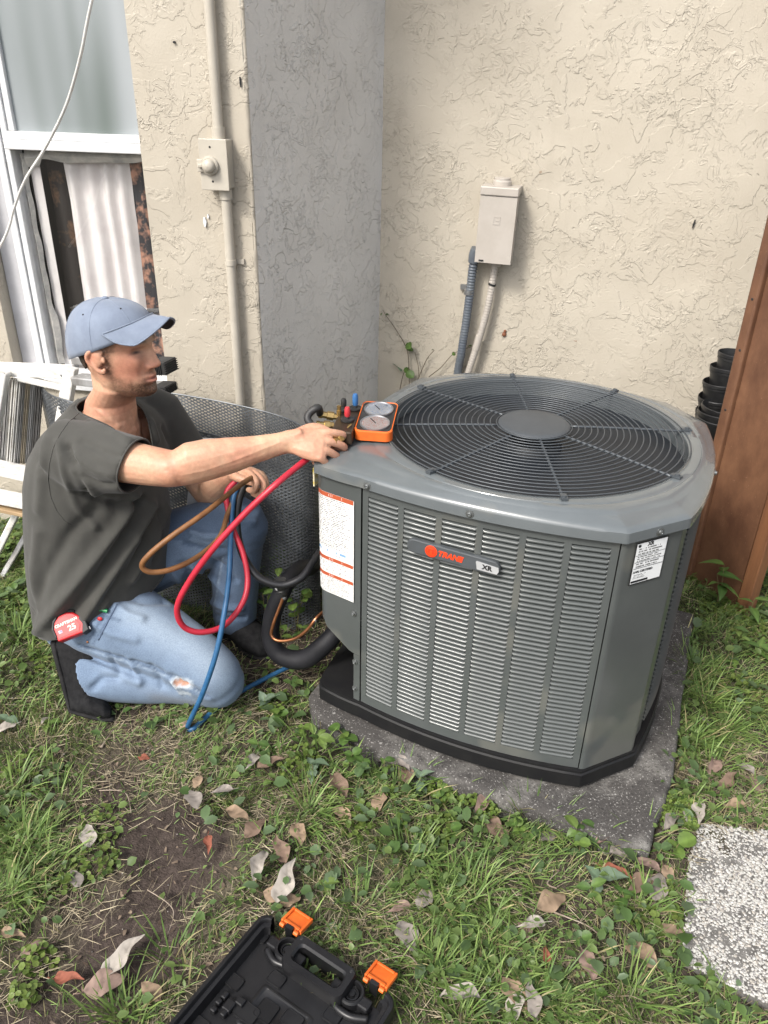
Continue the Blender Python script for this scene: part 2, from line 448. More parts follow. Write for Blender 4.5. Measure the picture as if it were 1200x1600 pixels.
wS = np.clip(s * 1.0 + (n1[..., 0] - .5) * 1.6 - .35, 0, 1)[..., None] * .6
wG = np.clip(g - .35 + (n1[..., 0] - .5), 0, 1)[..., None] * .7
col = bare * (1 - wS) + litter * wS
col = col * (1 - wG) + green * wG
setcol(me, col.reshape(-1, 3))
me.materials.append(M['soil']); me.polygons.foreach_set('use_smooth', [True] * len(me.polygons))
ground = kind(link('ground', me), 'structure')

# ------------------------------------------------------------------ the house: two walls, a set-back corner, a window
aL, aR = R(8), R(14)
nL = Vector((math.sin(aL), math.cos(aL), 0)); tL = Vector((math.cos(aL), -math.sin(aL), 0)); pL = Vector((-.4, 2.58, 0))
nR = Vector((math.sin(aR), math.cos(aR), 0)); tR = Vector((math.cos(aR), -math.sin(aR), 0)); pR = Vector((0, 3.25, 0))
def onL(px, py): return onp(px, py, pL, nL)
def onR(px, py): return onp(px, py, pR, nR)
EDGE = onL(396, 320); EDGE.z = 0
CORN = onR(596, 300); CORN.z = 0
house = thing('house', 'cream textured stucco house wall with a set back corner and a white window at left', 'house', (CORN.x, CORN.y, 0))
ML = Matrix.Translation(EDGE) @ Matrix((tL, nL, Vector((0, 0, 1)))).transposed().to_4x4()      # x to the right, y into the wall
MR = Matrix.Translation(CORN) @ Matrix((tR, nR, Vector((0, 0, 1)))).transposed().to_4x4()
MLi = ML.inverted(); MRi = MR.inverted()
def L2(px, py): p = MLi @ onL(px, py); return p.x, p.z
HT = 3.1
def wall_grid(x0, x1, z0, z1, M_, step=.03, amp=.004, seed=1, skip=None):
    nxw = max(2, int((x1 - x0) / step)); nz = max(2, int((z1 - z0) / step))
    gx, gz = np.meshgrid(np.linspace(x0, x1, nxw), np.linspace(z0, z1, nz))
    gy = (fbm(gx * 7, gz * 7, seed, 3) - .5) * amp * 2
    edge = np.minimum(np.minimum(gx - x0, x1 - gx), np.minimum(gz - z0, z1 - gz)); gy = gy * np.clip(edge / .04, 0, 1)
    V = [M_ @ Vector(p) for p in np.stack([gx, gy, gz], -1).reshape(-1, 3).tolist()]
    ii = np.arange(nxw * nz).reshape(nz, nxw)
    return V, np.stack([ii[:-1, :-1], ii[:-1, 1:], ii[1:, 1:], ii[1:, :-1]], -1).reshape(-1, 4).tolist()
# window opening in left wall coordinates
WX1 = -.345; WX0 = -.915; WZ0 = .60; WZ1 = 2.15; DEP = .085
wm = MB()
wm.add(*wall_grid(WX1, -.0075, -.1, HT, ML, seed=3))
wm.add(*wall_grid(-3.0, WX0, -.1, HT, ML, seed=4))
wm.add(*wall_grid(WX0, WX1, -.1, WZ0, ML, seed=5)); wm.add(*wall_grid(WX0, WX1, WZ1, HT, ML, seed=6))
def quad(mb, pts, M_): mb.add([M_ @ Vector(p) for p in pts], [(0, 1, 2, 3)])
quad(wm, [(WX0, 0, WZ0), (WX0, 0, WZ1), (WX0, DEP + .03, WZ1), (WX0, DEP + .03, WZ0)], ML)
quad(wm, [(WX1, 0, WZ1), (WX1, 0, WZ0), (WX1, DEP + .03, WZ0), (WX1, DEP + .03, WZ1)], ML)
quad(wm, [(WX0, 0, WZ1), (WX1, 0, WZ1), (WX1, DEP + .03, WZ1), (WX0, DEP + .03, WZ1)], ML)
quad(wm, [(WX0, 0, WZ0), (WX0, DEP + .03, WZ0), (WX1, DEP + .03, WZ0), (WX1, 0, WZ0)], ML)
wm.build('window_wall', M['stucco'], house, world=True)
# the set-back return: edge rounded, then back to the corner
d = (CORN - EDGE); d.z = 0; Lr = d.length; tE = d.normalized(); nE = Vector((-tE.y, tE.x, 0))
ME = Matrix.Translation(EDGE) @ Matrix((tE, nE, Vector((0, 0, 1)))).transposed().to_4x4()
rm = MB(); rm.add(*wall_grid(.0065, Lr + .02, -.1, HT, ME, seed=8))
rm.build('return_wall', M['stucco_shade'], house, world=True)
em = MB()
arc = []
pA = ML @ Vector((-.0075, 0, 0)); pB = ME @ Vector((.0065, 0, 0))
for k in range(7):
    t = k / 6; q = pA * (1 - t) ** 2 + EDGE * 2 * t * (1 - t) + pB * t * t; arc.append(q)
V = []; F = []
zz = np.arange(-.1, HT + .01, .018)
for j, z in enumerate(zz):
    for q in arc:
        w = (vnoise(z * 38, q.x * 60, 5) - .5) * .006; V.append((q.x + w * .6, q.y + w, z))
for j in range(len(zz) - 1):
    for k in range(6): F.append((j * 7 + k, j * 7 + k + 1, (j + 1) * 7 + k + 1, (j + 1) * 7 + k))
em.add(V, F); em.build('corner_bead', M['stucco'], house, world=True, angle=180)
bw = MB(); bw.add(*wall_grid(-.02, 3.6, -.1, HT, MR, seed=11)); bw.build('back_wall', M['stucco'], house, world=True)
# corner crack with cobweb specks: dark thin joint between the two walls
# roof soffit and the rest of the building behind, so that the walls have a body
sf = MB(); sf.box((-3.0, -.45, HT), (.0, 3.0, HT + .2), ML); sf.box((-.1, -.10, HT + .004), (3.6, 2.4, HT + .2), MR)
sf.build('eave', M['white_paint'], house, world=True)

# window: frame, frosted upper pane, clear lower pane, curtains
M['frost'] = mat('frosted_glass', (0.34, 0.365, 0.385), 0.34, spec=.3, col2=(0.12, 0.145, 0.135), nscale=2.3, detail=2.0, bump=0.3, bscale=520, bdist=0.0007, stretch=(1.9, 1.9, .22), contrast=(.36, .68))
gm = bpy.data.materials.new('clear_glass'); gm.use_nodes = True; nt = gm.node_tree; nt.nodes.clear()
o_ = nt.nodes.new('ShaderNodeOutputMaterial'); mx = nt.nodes.new('ShaderNodeMixShader'); tr = nt.nodes.new('ShaderNodeBsdfTransparent'); gl = nt.nodes.new('ShaderNodeBsdfGlossy')
gl.inputs['Roughness'].default_value = .015
tr.inputs['Color'].default_value = (.97, .98, .98, 1)
lw = nt.nodes.new('ShaderNodeLayerWeight'); lw.inputs['Blend'].default_value = .25
ad = nt.nodes.new('ShaderNodeMath'); ad.operation = 'MULTIPLY_ADD'; ad.inputs[1].default_value = .7; ad.inputs[2].default_value = .08
nt.links.new(lw.outputs['Facing'], ad.inputs[0]); nt.links.new(ad.outputs[0], mx.inputs[0]); nt.links.new(tr.outputs[0], mx.inputs[1]); nt.links.new(gl.outputs[0], mx.inputs[2]); nt.links.new(mx.outputs[0], o_.inputs[0])
M['glass'] = gm
M['curtain'] = mat('curtain_cloth', (0.80, 0.76, 0.74), 0.9, col2=(0.70, 0.65, 0.64), nscale=9, bump=.2, bscale=300)
M['floral'] = mat('floral_cloth', (0.03, 0.03, 0.035), 0.9, col2=(0.42, 0.22, 0.15), nscale=17, detail=3, contrast=(.48, .62))
M['putty'] = mat('peeling_sealant', (0.50, 0.48, 0.44), 0.7, col2=(0.27, 0.27, 0.26), nscale=22, detail=6, bump=.6, bscale=60, bdist=.004)
win = bpy.data.objects.new('window', None); C.objects.link(win); win.parent = house; win.matrix_parent_inverse = base_matrix(house).inverted()
win.location = ML @ Vector((-.63, DEP, 1.3))
RAIL = MLi @ onL(118, 230)
zr = 1.372
def wbox(name, m, *boxes, bev=.003):
    mb = MB()
    for lo, hi in boxes: mb.box(lo, hi, ML)
    o = mb.build(name, m, win, world=True, smooth=False)
    if bev: bevel(o, bev)
    return o
xl = WX0 + .105                                                    # left of the glass: reveal board and frame
wbox('jamb_board', mat('pale_board', (0.50, 0.50, 0.52), .6, col2=(.42, .42, .44), nscale=12, bump=.2), ((WX0 + .001, .055, WZ0 + .03), (WX0 + .062, .10, WZ1)))
wbox('frame', M['white_paint'], ((xl - .043, .045, WZ0 + .031), (xl - .018, .125, WZ1)), ((xl - .0165, .052, WZ0 + .032), (xl + .004, .12, WZ1)), ((WX1 - .012, .05, WZ0 + .031), (WX1 + .002, .11, WZ1)))
rb = wbox('meeting_rail', M['white_paint'], ((xl - .002, .030, zr - .006), (WX1 - .012, .075, zr + .022)), ((xl - .001, .048, zr + .0225), (WX1 - .012, .08, zr + .045)))
wbox('sash_stile', M['white_paint'], ((xl + .004, .06, zr + .045), (xl + .026, .095, WZ1)))
wbox('sill', M['white_paint'], ((WX0 + .002, -.02, WZ0 - .005), (WX1 - .002, .12, WZ0 + .03)))
wbox('frosted_pane', M['frost'], ((xl + .026, .074, zr + .045), (WX1 - .01, .079, WZ1)), bev=0)
mb = MB(); quad(mb, [(xl + .03, .094, WZ0 + .03), (WX1 - .012, .094, WZ0 + .03), (WX1 - .012, .094, zr - .01), (xl + .03, .094, zr - .01)], ML); mb.build('clear_pane', M['glass'], win, world=True)
# ragged sealant along the lower sash
st = MB(); pts = []
for k in range(46):
    z = zr - .02 - k * .0155; w = .010 + .022 * vnoise(z * 16, 2.2, 8) ** 1.3
    pts.append((xl + .012, xl + .016 + w, z))
V = []; F = []
for a, b, z in pts: V += [ML @ Vector((a, .088, z)), ML @ Vector((b, .090, z)), ML @ Vector(((a + b) / 2, .076, z))]
for k in range(len(pts) - 1):
    i = 3 * k; F += [(i, i + 2, i + 5, i + 3), (i + 2, i + 1, i + 4, i + 5)]
st.add(V, F); st.build('sealant_strip', M['putty'], win, world=True)
st = MB(); V = []; F = []
for k in range(40):
    x = xl + .03 + k * (WX1 - xl - .05) / 39; h = .018 + .024 * vnoise(x * 14, 9.1, 4) + (.02 if k < 5 else 0)
    V += [ML @ Vector((x, .090, zr - .006)), ML @ Vector((x, .091, zr - .008 - h)), ML @ Vector((x, .079, zr - .008 - h * .5))]
for k in range(39):
    i = 3 * k; F += [(i, i + 2, i + 5, i + 3), (i + 2, i + 1, i + 4, i + 5)]
st.add(V, F); st.build('sealant_bead', M['putty'], win, world=True)
def drape(name, x0, x1, m, folds, amp, y0, slant=0.0):
    V = []; F = []; n = folds * 8
    for j in range(14):
        z = WZ0 - .05 + (zr + .03 - WZ0 + .05) * j / 13
        for k in range(n + 1):
            t = k / n; x = x0 + (x1 - x0) * t + slant * (1 - j / 13)
            V.append(ML @ Vector((x, y0 + amp * math.sin(t * folds * 2 * math.pi + .7 * math.sin(t * 9) + .1 * j) + .01 * vnoise(t * 6, j * .5, 3), z)))
    for j in range(13):
        for k in range(n): i = j * (n + 1) + k; F.append((i, i + 1, i + n + 2, i + n + 1))
    mb = MB(); mb.add(V, F); return mb.build(name, m, win, world=True, angle=180)
gw = WX1 - .012 - xl
drape('curtain', xl + .135, xl + gw * .80, M['curtain'], 4, .012, .118)
drape('floral_curtain', xl + gw * .80, xl + gw * .93, M['floral'], 1, .004, .125)
drape('floral_curtain', xl + .065, xl + .14, mat('brown_floral_cloth', (.022, .018, .016), .9, col2=(.20, .11, .06), nscale=9, contrast=(.52, .66)), 1, .006, .135)
wbox('blind_edge', M['curtain'], ((xl + .03, .105, WZ0), (xl + .064, .107, zr)), ((xl + gw * .935, .105, WZ0), (WX1 - .012, .107, zr)), bev=0)
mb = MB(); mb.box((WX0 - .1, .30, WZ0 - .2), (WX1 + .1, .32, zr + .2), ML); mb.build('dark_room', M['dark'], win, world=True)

# the sagging cable in front of the window
pts = [(150, -30, 2.35), (137, 30, 2.36), (125, 90, 2.38), (103, 165, 2.42), (70, 232, 2.46), (40, 280, 2.48), (22, 325, 2.5), (12, 360, 2.5), (-6, 395, 2.5), (-40, 440, 2.5)]
mb = MB(); mb.tube([at(*p) for p in pts], .0042, n=8, res=6)
tag(mb.build('cable', mat('cable_white', (.66, .65, .62), .5, col2=(.55, .53, .5), nscale=30)), 'thin white cable hanging loose across the window glass', 'cable')

for px, py, w, h, m_, pl in ((321, 347, .005, .030, 'white_paint', 'L'), (326, 338, .003, .014, 'white_paint', 'L'), (376, 128, .002, .026, 'dark', 'L'), (1084, 350, .003, .030, 'dark', 'R'), (273, 66, .004, .006, 'dark', 'L')):
    Mw = ML if pl == 'L' else MR; p_ = (MLi @ onL(px, py)) if pl == 'L' else (MRi @ onR(px, py)); mb = MB()
    mb.prism([(-w * .6, h * .5), (-w, -h * .1), (-w * .3, -h * .5), (w * .2, -h * .45), (w, 0), (w * .4, h * .5)], -.0062, .002, Mw @ Matrix.Translation((p_.x, 0, p_.z)) @ Matrix.Rotation(R(90), 4, 'X') @ Matrix.Scale(-1, 4, (0, 0, 1)) @ Matrix.Rotation(R(-8 if pl == 'R' else 2), 4, 'Z')); mb.build('wall_mark', M[m_], house, world=True, smooth=False)
# outlet box with its conduit on the left wall
bx = MLi @ onL(348, 255)
ob = thing('outlet_box', 'cream weatherproof outlet box on painted conduit beside the wall corner', 'outlet box', ML @ Vector((bx.x, 0, bx.z)))
x0, x1, z0, z1 = bx.x - .046, bx.x + .034, bx.z - .068, bx.z + .068
mb = MB(); mb.box((x0, -.058, z0), (x1, .002, z1), ML); bevel(mb.build('body', M['cream_paint'], ob, world=True, smooth=False), .004)
mb = MB(); mb.box((x0 - .003, -.064, z0 - .002), (x1 + .003, -.0585, z1 + .002), ML); bevel(mb.build('cover', M['cream_paint'], ob, world=True, smooth=False), .002)
kx, kz = bx.x - .016, bx.z - .002
MK = ML @ Matrix.Translation((kx, -.064, kz)) @ Matrix.Rotation(R(90), 4, 'X')
mb = MB(); mb.lathe([(.026, 0), (.026, .008), (.023, .011), (.019, .011), (.019, .02), (.016, .026), (.009, .030), (0, .031)], 20, MK)
mb.build('round_cap', M['cream_paint'], ob, world=True)
mb = MB(); mb.box((kx - .038, -.074, kz - .017), (kx - .02, -.0645, kz + .017), ML); mb.box((kx - .033, -.084, kz - .004), (kx - .018, -.0745, kz + .006), ML)
bevel(mb.build('hinge_tab', M['cream_paint'], ob, world=True, smooth=False), .002)
def screw_hole(x, z):
    mb = MB(); mb.lathe([(.0035, 0), (.0028, .0012), (0, .0012)], 8, ML @ Matrix.Translation((x, -.064, z)) @ Matrix.Rotation(R(90), 4, 'X')); mb.build('screw', M['dark'], ob, world=True)
screw_hole(bx.x - .012, bx.z - .045); screw_hole(bx.x - .014, bx.z + .048)
def conduit(x, za, zb, lean=0.0):
    mb = MB(); mb.tube([ML @ Vector((x, -.026, za)), ML @ Vector((x + lean, -.026, zb))], .0155, n=18); return mb.build('conduit', M['cream_paint'], ob, world=True)
conduit(bx.x + .002, z1 + .004, HT); conduit(bx.x + .012, -.05, z0 - .004)
for x, za, zb in ((bx.x + .002, z1 + .001, z1 + .032), (bx.x + .012, z0 - .03, z0 - .001)):
    mb = MB(); mb.tube([ML @ Vector((x, -.026, za)), ML @ Vector((x, -.026, zb))], .0195, n=18); mb.build('connector', M['cream_paint'], ob, world=True)
zc = (MLi @ onL(375, 408)).z
mb = MB(); mb.tube([ML @ Vector((bx.x + .012, -.026, zc - .008)), ML @ Vector((bx.x + .012, -.026, zc + .008))], .018, n=18); mb.box((bx.x + .025, -.008, zc - .008), (bx.x + .05, .001, zc + .008), ML)
mb.build('strap', M['cream_paint'], ob, world=True)

# disconnect box on the back wall with its two conduits
def R2(px, py): p = MRi @ onR(px, py); return p.x, p.z
db_c = MRi @ onR(781, 347)
DBM = MR @ Matrix.Translation((db_c.x, 0, db_c.z)) @ Matrix.Rotation(R(1.0), 4, 'Y')
db = thing('disconnect_box', 'cream metal electrical disconnect box high on the back wall', 'electrical box', MR @ Vector((db_c.x, 0, db_c.z)))
W, Hh, D_ = .064, .128, .10
mb = MB(); mb.box((-W, -D_, -Hh), (W, .003, Hh), DBM); bevel(mb.build('body', M['box_paint'], db, world=True, smooth=False), .004)
mb = MB(); mb.box((-W - .003, -D_ - .009, -Hh - .004), (W + .003, -D_ - .001, Hh - .026), DBM); mb.box((-W - .003, -D_, -Hh - .004), (-W - .0008, -D_ + .06, Hh - .028), DBM); mb.box((W + .0008, -D_, -Hh - .004), (W + .003, -D_ + .055, Hh - .028), DBM)
bevel(mb.build('door', M['box_paint'], db, world=True, smooth=False), .0025)
mb = MB(); mb.box((-W - .005, -D_ - .014, Hh - .024), (W + .005, -.002, Hh + .006), DBM); bevel(mb.build('hood', M['box_paint'], db, world=True, smooth=False), .004)
mb = MB(); mb.lathe([(.034, 0), (.034, .014), (.03, .018), (.03, .026), (0, .026)], 22, DBM @ Matrix.Translation((0, -.05, Hh + .006))); mb.build('hub', M['box_paint'], db, world=True)
mb = MB()
for lo, hi in (((-.013, 0, -.014), (-.010, 1, .014)), ((.010, 0, -.014), (.013, 1, .014)), ((-.0099, 0, .011), (.0099, 1, .014)), ((-.0099, 0, -.014), (.0099, 1, -.011)), ((-.004, 0, -.0015), (.0099, 1, .0015))):
    mb.box((lo[0], -D_ - .0105, lo[2] + .02), (hi[0], -D_ - .0088, hi[2] + .02), DBM)
mb.build('emblem', M['box_paint'], db, world=True, smooth=False)
mb = MB(); mb.box((-W + .012, -D_ - .012, -Hh + .002), (-W + .03, -D_ - .0088, -Hh + .007), DBM); mb.build('hasp', M['dark'], db, world=True, smooth=False)
M['grey_conduit'] = mat('grey_conduit', (0.085, 0.10, 0.125), 0.45, col2=(.12, .135, .15), nscale=10)
def flex(name, label, pts, r, m, rib=.0012, pitch=.011):
    P = catmull([Vector(p) for p in pts], 40); rr = []
    acc = 0; last = P[0]
    for p in P: acc += (p - last).length; last = p; rr.append(r + rib * math.sin(acc / pitch * 2 * math.pi))
    t = thing(name, label, 'conduit', P[-1]); mb = MB(); mb.tube(P, rr, n=14); mb.build('tube', m, t, world=True, angle=180); return t
wp = lambda px, py, off=-.045: (lambda q: MR @ Vector((q.x, off, q.z)))(MRi @ onR(px, py))
gc = flex('flexible_conduit', 'dark grey ribbed conduit running from the electrical box down behind the unit', [wp(744, 402), wp(741, 420), wp(737, 455), wp(731, 500), wp(724, 545), wp(718, 600), (.35, 2.95, .33), (.36, 2.45, .3)], .0165, M['grey_conduit'])
mb = MB(); mb.tube([wp(748, 385, -.05), wp(744, 395, -.047), wp(743, 406, -.045)], .021, n=14, res=4); mb.build('connector', M['grey_conduit'], gc, world=True)
mb = MB(); mb.tube([wp(736, 449), wp(735, 456)], .0195, n=14); q = MRi @ onR(731, 448); mb.box((q.x - .028, -.012, q.z - .01), (q.x - .004, .001, q.z + .01), MR); mb.build('strap', M['steel'], gc, world=True)
wc = flex('white_conduit', 'cream flexible conduit hanging from the bottom of the electrical box', [wp(777, 404), wp(773, 430), wp(768, 460), wp(760, 495), wp(748, 535), wp(736, 572), wp(722, 620), (.33, 2.95, .30), (.30, 2.45, .28)], .0135, M['box_paint'], .0006)
mb = MB(); mb.tube([wp(778, 402), wp(776, 411)], .022, n=14); mb.build('connector', M['box_paint'], wc, world=True)
mb = MB(); mb.tube([wp(772, 439), wp(771, 442)], .0148, n=14); mb.build('cable_tie', M['dark'], wc, world=True)
mb = MB(); mb.tube([wp(752, 520, -.044), wp(746, 541, -.045)], .0152, n=14); mb.build('tape_wrap', M['box_paint'], wc, world=True)
# wasp nest: a small rust coloured blob on the wall
p = MRi @ onR(788, 522)
mb = MB(); mb.ellipsoid(MR @ Vector((p.x, -.004, p.z)), tR * .009, nR * .006, (0, 0, .010), 10, 8); mb.ellipsoid(MR @ Vector((p.x + .002, -.004, p.z + .013)), tR * .006, nR * .005, (0, 0, .006), 8, 6)
tag(mb.build('mud_nest', mat('rusty_mud', (.22, .075, .03), .8, col2=(.12, .05, .03), nscale=80)), 'tiny rust brown insect nest stuck on the back wall', 'insect nest')

# ------------------------------------------------------------------ the air conditioner
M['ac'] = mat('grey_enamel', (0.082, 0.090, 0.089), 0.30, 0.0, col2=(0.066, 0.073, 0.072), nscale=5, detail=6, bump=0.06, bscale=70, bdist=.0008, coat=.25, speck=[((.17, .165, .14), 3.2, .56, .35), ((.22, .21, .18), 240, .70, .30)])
M['ac_top'] = mat('grey_enamel_dusty_sky_tint', (0.122, 0.136, 0.142), 0.25, 0.0, col2=(0.098, 0.110, 0.116), nscale=4, detail=7, bump=0.04, bscale=40, bdist=.0008, coat=.6, speck=[((.20, .195, .17), 4.5, .58, .35), ((.25, .24, .21), 200, .70, .35)])  # lid enamel lightened bluish to stand for sky reflection, plus dust specks
M['guard'] = mat('guard_wire', (0.070, 0.079, 0.088), 0.36, 0.2)
M['cap_grey'] = mat('cap_grey', (0.060, 0.067, 0.074), 0.5, col2=(.048, .054, .060), nscale=12, bump=.12, bscale=160)
M['base_black'] = mat('black_base_plastic', (0.008, 0.008, 0.009), 0.55, col2=(.012, .012, .012), nscale=18, spec=.25)
M['fan'] = mat('fan_blade', (0.013, 0.016, 0.021), 0.45)
M['fin'] = mat('coil_fins', (0.03, 0.032, 0.034), 0.5, 0.3, col2=(.014, .015, .016), nscale=200, stretch=(1, 1, .02))

M['screw_grey'] = mat('screw_grey', (.20, .21, .21), .35, .7)
ac = thing('air_conditioner', 'large grey outdoor air conditioning unit with a round fan guard on a concrete pad', 'air conditioner', AC_O, PAD_A)
# outline of the lid, counter-clockwise; front is -y
def side(x0, y0, x1, y1, bow, n=14):
    d = Vector((x1 - x0, y1 - y0)); nn = Vector((d.y, -d.x)).normalized(); return [(x0 + d.x * t + nn.x * bow * 4 * t * (1 - t), y0 + d.y * t + nn.y * bow * 4 * t * (1 - t)) for t in [k / n for k in range(n)]]
CO = [(-.305, -.412), (.297, -.415), (.410, -.290), (.410, .285), (.300, .400), (-.300, .400), (-.420, .285), (-.449, -.340), (-.433, -.388)]
OUT = side(*CO[0], *CO[1], .033) + side(*CO[1], *CO[2], .0, 3) + side(*CO[2], *CO[3], .035) + side(*CO[3], *CO[4], 0, 3) + side(*CO[4], *CO[5], .045) + side(*CO[5], *CO[6], 0, 3) + side(*CO[6], *CO[7], .018) + side(*CO[7], *CO[8], .004, 3) + side(*CO[8], *CO[0], .004, 4)
def out_r(th, poly=OUT):
    dx, dy = math.cos(th), math.sin(th); best = 0
    for i in range(len(poly)):
        ax, ay = poly[i]; bx_, by_ = poly[(i + 1) % len(poly)]
        ex, ey = bx_ - ax, by_ - ay; den = dx * ey - dy * ex
        if abs(den) < 1e-12: continue
        t = (ax * ey - ay * ex) / den; u = (ax * dy - ay * dx) / den
        if t > 0 and -1e-6 <= u <= 1 + 1e-6: best = max(best, t)
    return best
NT = 288
TH = sorted([2 * math.pi * k / NT for k in range(NT)] + [math.atan2(y, x) % (2 * math.pi) for x, y in CO])
ORAD = [out_r(t) for t in TH]
ZT = .760; ZB = .713
def ring_of(fr, fz):
    return [(fr(r) * math.cos(t), fr(r) * math.sin(t), fz(r) if callable(fz) else fz) for t, r in zip(TH, ORAD)]
lv = MB(); V = []; F = []
prof = [(lambda r: .378, ZT - .055), (lambda r: .378, ZT - .010), (lambda r: .3795, ZT - .004), (lambda r: .384, ZT - .001), (lambda r: .393, ZT),
        (lambda r: .402 + (r - .402) * .12, ZT - .0004), (lambda r: .402 + (r - .402) * .15, ZT - .0020), (lambda r: .402 + (r - .402) * .19, ZT - .0006),
        (lambda r: .402 + (r - .402) * .42, ZT - .0030), (lambda r: .402 + (r - .402) * .48, ZT - .0062), (lambda r: .402 + (r - .402) * .56, ZT - .0082), (lambda r: .402 + (r - .402) * .84, ZT - .0150), (lambda r: .402 + (r - .402) * .93, ZT - .0185), (lambda r: r - .0004, ZT - .0235), (lambda r: r, ZT - .027), (lambda r: r + .0008, ZB), (lambda r: r - .003, ZB - .001), (lambda r: r - .02, ZB + .003)]
n = len(TH)
for fr, z in prof: V += ring_of(fr, z)
for i in range(len(prof) - 1):
    for k in range(n): k2 = (k + 1) % n; F.append((i * n + k, i * n + k2, (i + 1) * n + k2, (i + 1) * n + k))
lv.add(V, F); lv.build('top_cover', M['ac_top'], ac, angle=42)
# shroud under the opening, coil, floor, motor and fan
mb = MB(); mb.lathe([(.379, ZT - .05), (.384, ZT - .16), (.39, ZT - .30)], 64); mb.build('fan_shroud', M['fan'], ac)
BODY = [(x * .972, y * .972) for x, y in OUT]
COIL = [(max(x, -.30) if y < -.25 else x * .9, max(y * .9, -.33) if x < -.28 else y * .9) if x < -.2 and y < -.2 else (x * .90, y * .90) for x, y in OUT]
mb = MB(); nb = len(COIL); V = [(x, y, .07) for x, y in COIL] + [(x, y, .70) for x, y in COIL]
mb.add(V, [(i, (i + 1) % nb, nb + (i + 1) % nb, nb + i) for i in range(nb)]); mb.build('coil', M['fin'], ac, angle=180)
mb = MB(); mb.prism([(x * .9, y * .9) for x, y in OUT], .055, .06); mb.build('floor_plate', M['dark'], ac)
mb = MB(); M['motor'] = mat('motor_black', (.022, .024, .027), .45)
mb.lathe([(0, .40), (.075, .40), (.078, .42), (.078, .715), (.07, .73), (.03, .738), (0, .74)], 32); mb.build('fan_motor', M['motor'], ac)
mb = MB(); Mx = Matrix.Rotation(R(-92), 4, 'Z') @ Matrix.Translation((.0, 0, 0))
V = []; F = []
for j in range(2):
    for k in range(9): a = R(-38 + 76 * k / 8 - 62); V.append((.0795 * math.cos(a), .0795 * math.sin(a), .625 + .075 * j))
F = [(k, k + 1, 10 + k, 9 + k) for k in range(8)]
mb.add(V, F); mlab = mb.build('motor_label', mat('motor_label', (.62, .64, .66), .5, col2=(.10, .12, .16), nscale=60, stretch=(1, 1, 9), contrast=(.5, .56)), ac)
mb = MB()
for k in range(5):
    a0 = 2 * math.pi * k / 5; V = []; F = []
    for j in range(7):
        r = .085 + .285 * j / 6
        for s_ in range(6):
            a = a0 + (s_ / 5 - .5) * (1.05 - .25 * j / 6); V.append((r * math.cos(a), r * math.sin(a), .640 - .085 * (s_ / 5) - .01 * j / 6 + .012 * math.sin(s_ / 5 * math.pi)))
    for j in range(6):
        for s_ in range(5): i = j * 6 + s_; F.append((i, i + 1, i + 7, i + 6))
    m2 = MB(); m2.add(V, F); m2.build('fan_blade', M['fan'], ac, angle=180)
# guard: rings, spokes, hub cap
NR = 19; RING = {}
def dome(r): return ZT + .003 + .007 * (1 - (r / .39) ** 2)
for k in range(NR):
    r = .383 - k * (.383 - .096) / (NR - 1)
    mb = MB(); mb.tube([(r * math.cos(2 * math.pi * i / 96), r * math.sin(2 * math.pi * i / 96), dome(r)) for i in range(96)], .0015, n=6, close=True)
    mb.build('guard_ring', M['guard'], ac, angle=180)
for k in range(8):
    a = R(22.5 + 45 * k); mb = MB(); mb.tube([(r * math.cos(a), r * math.sin(a), dome(r) - .0042) for r in np.linspace(.09, .394, 14)], .0036, n=8)
    sp = mb.build('guard_spoke', M['guard'], ac, angle=180)
    mb = MB(); Mk = Matrix.Translation((.394 * math.cos(a), .394 * math.sin(a), ZT + .001)) @ Matrix.Rotation(a, 4, 'Z'); mb.box((-.014, -.007, 0), (.010, .007, .006), Mk); mb.lathe([(.006, .006), (.006, .009), (0, .010)], 8, Mk)
    mb.build('clip', M['guard'], sp)
mb = MB(); mb.lathe([(.086, ZT + .002), (.090, ZT + .003), (.0915, ZT + .010), (.087, ZT + .014), (.076, ZT + .0145), (.072, ZT + .0152), (.03, ZT + .0172), (0, ZT + .0175)], 48); mb.build('hub_cap', M['cap_grey'], ac)

# base pan
BASE = [(x * .998, y * 1.0) for x, y in OUT]
mb = MB(); nb = len(BASE); V = []
for sc, z in ((.95, .0), (.985, .004), (1.0, .012), (1.0, .050), (.992, .054), (.992, .060), (.965, .061)): V += [(x * sc, y * sc, z) for x, y in BASE]
F = [(j * nb + i, j * nb + (i + 1) % nb, (j + 1) * nb + (i + 1) % nb, (j + 1) * nb + i) for j in range(6) for i in range(nb)] + [tuple(6 * nb + i for i in range(nb))]
mb.add(V, F); mb.build('base_pan', M['base_black'], ac, angle=30)

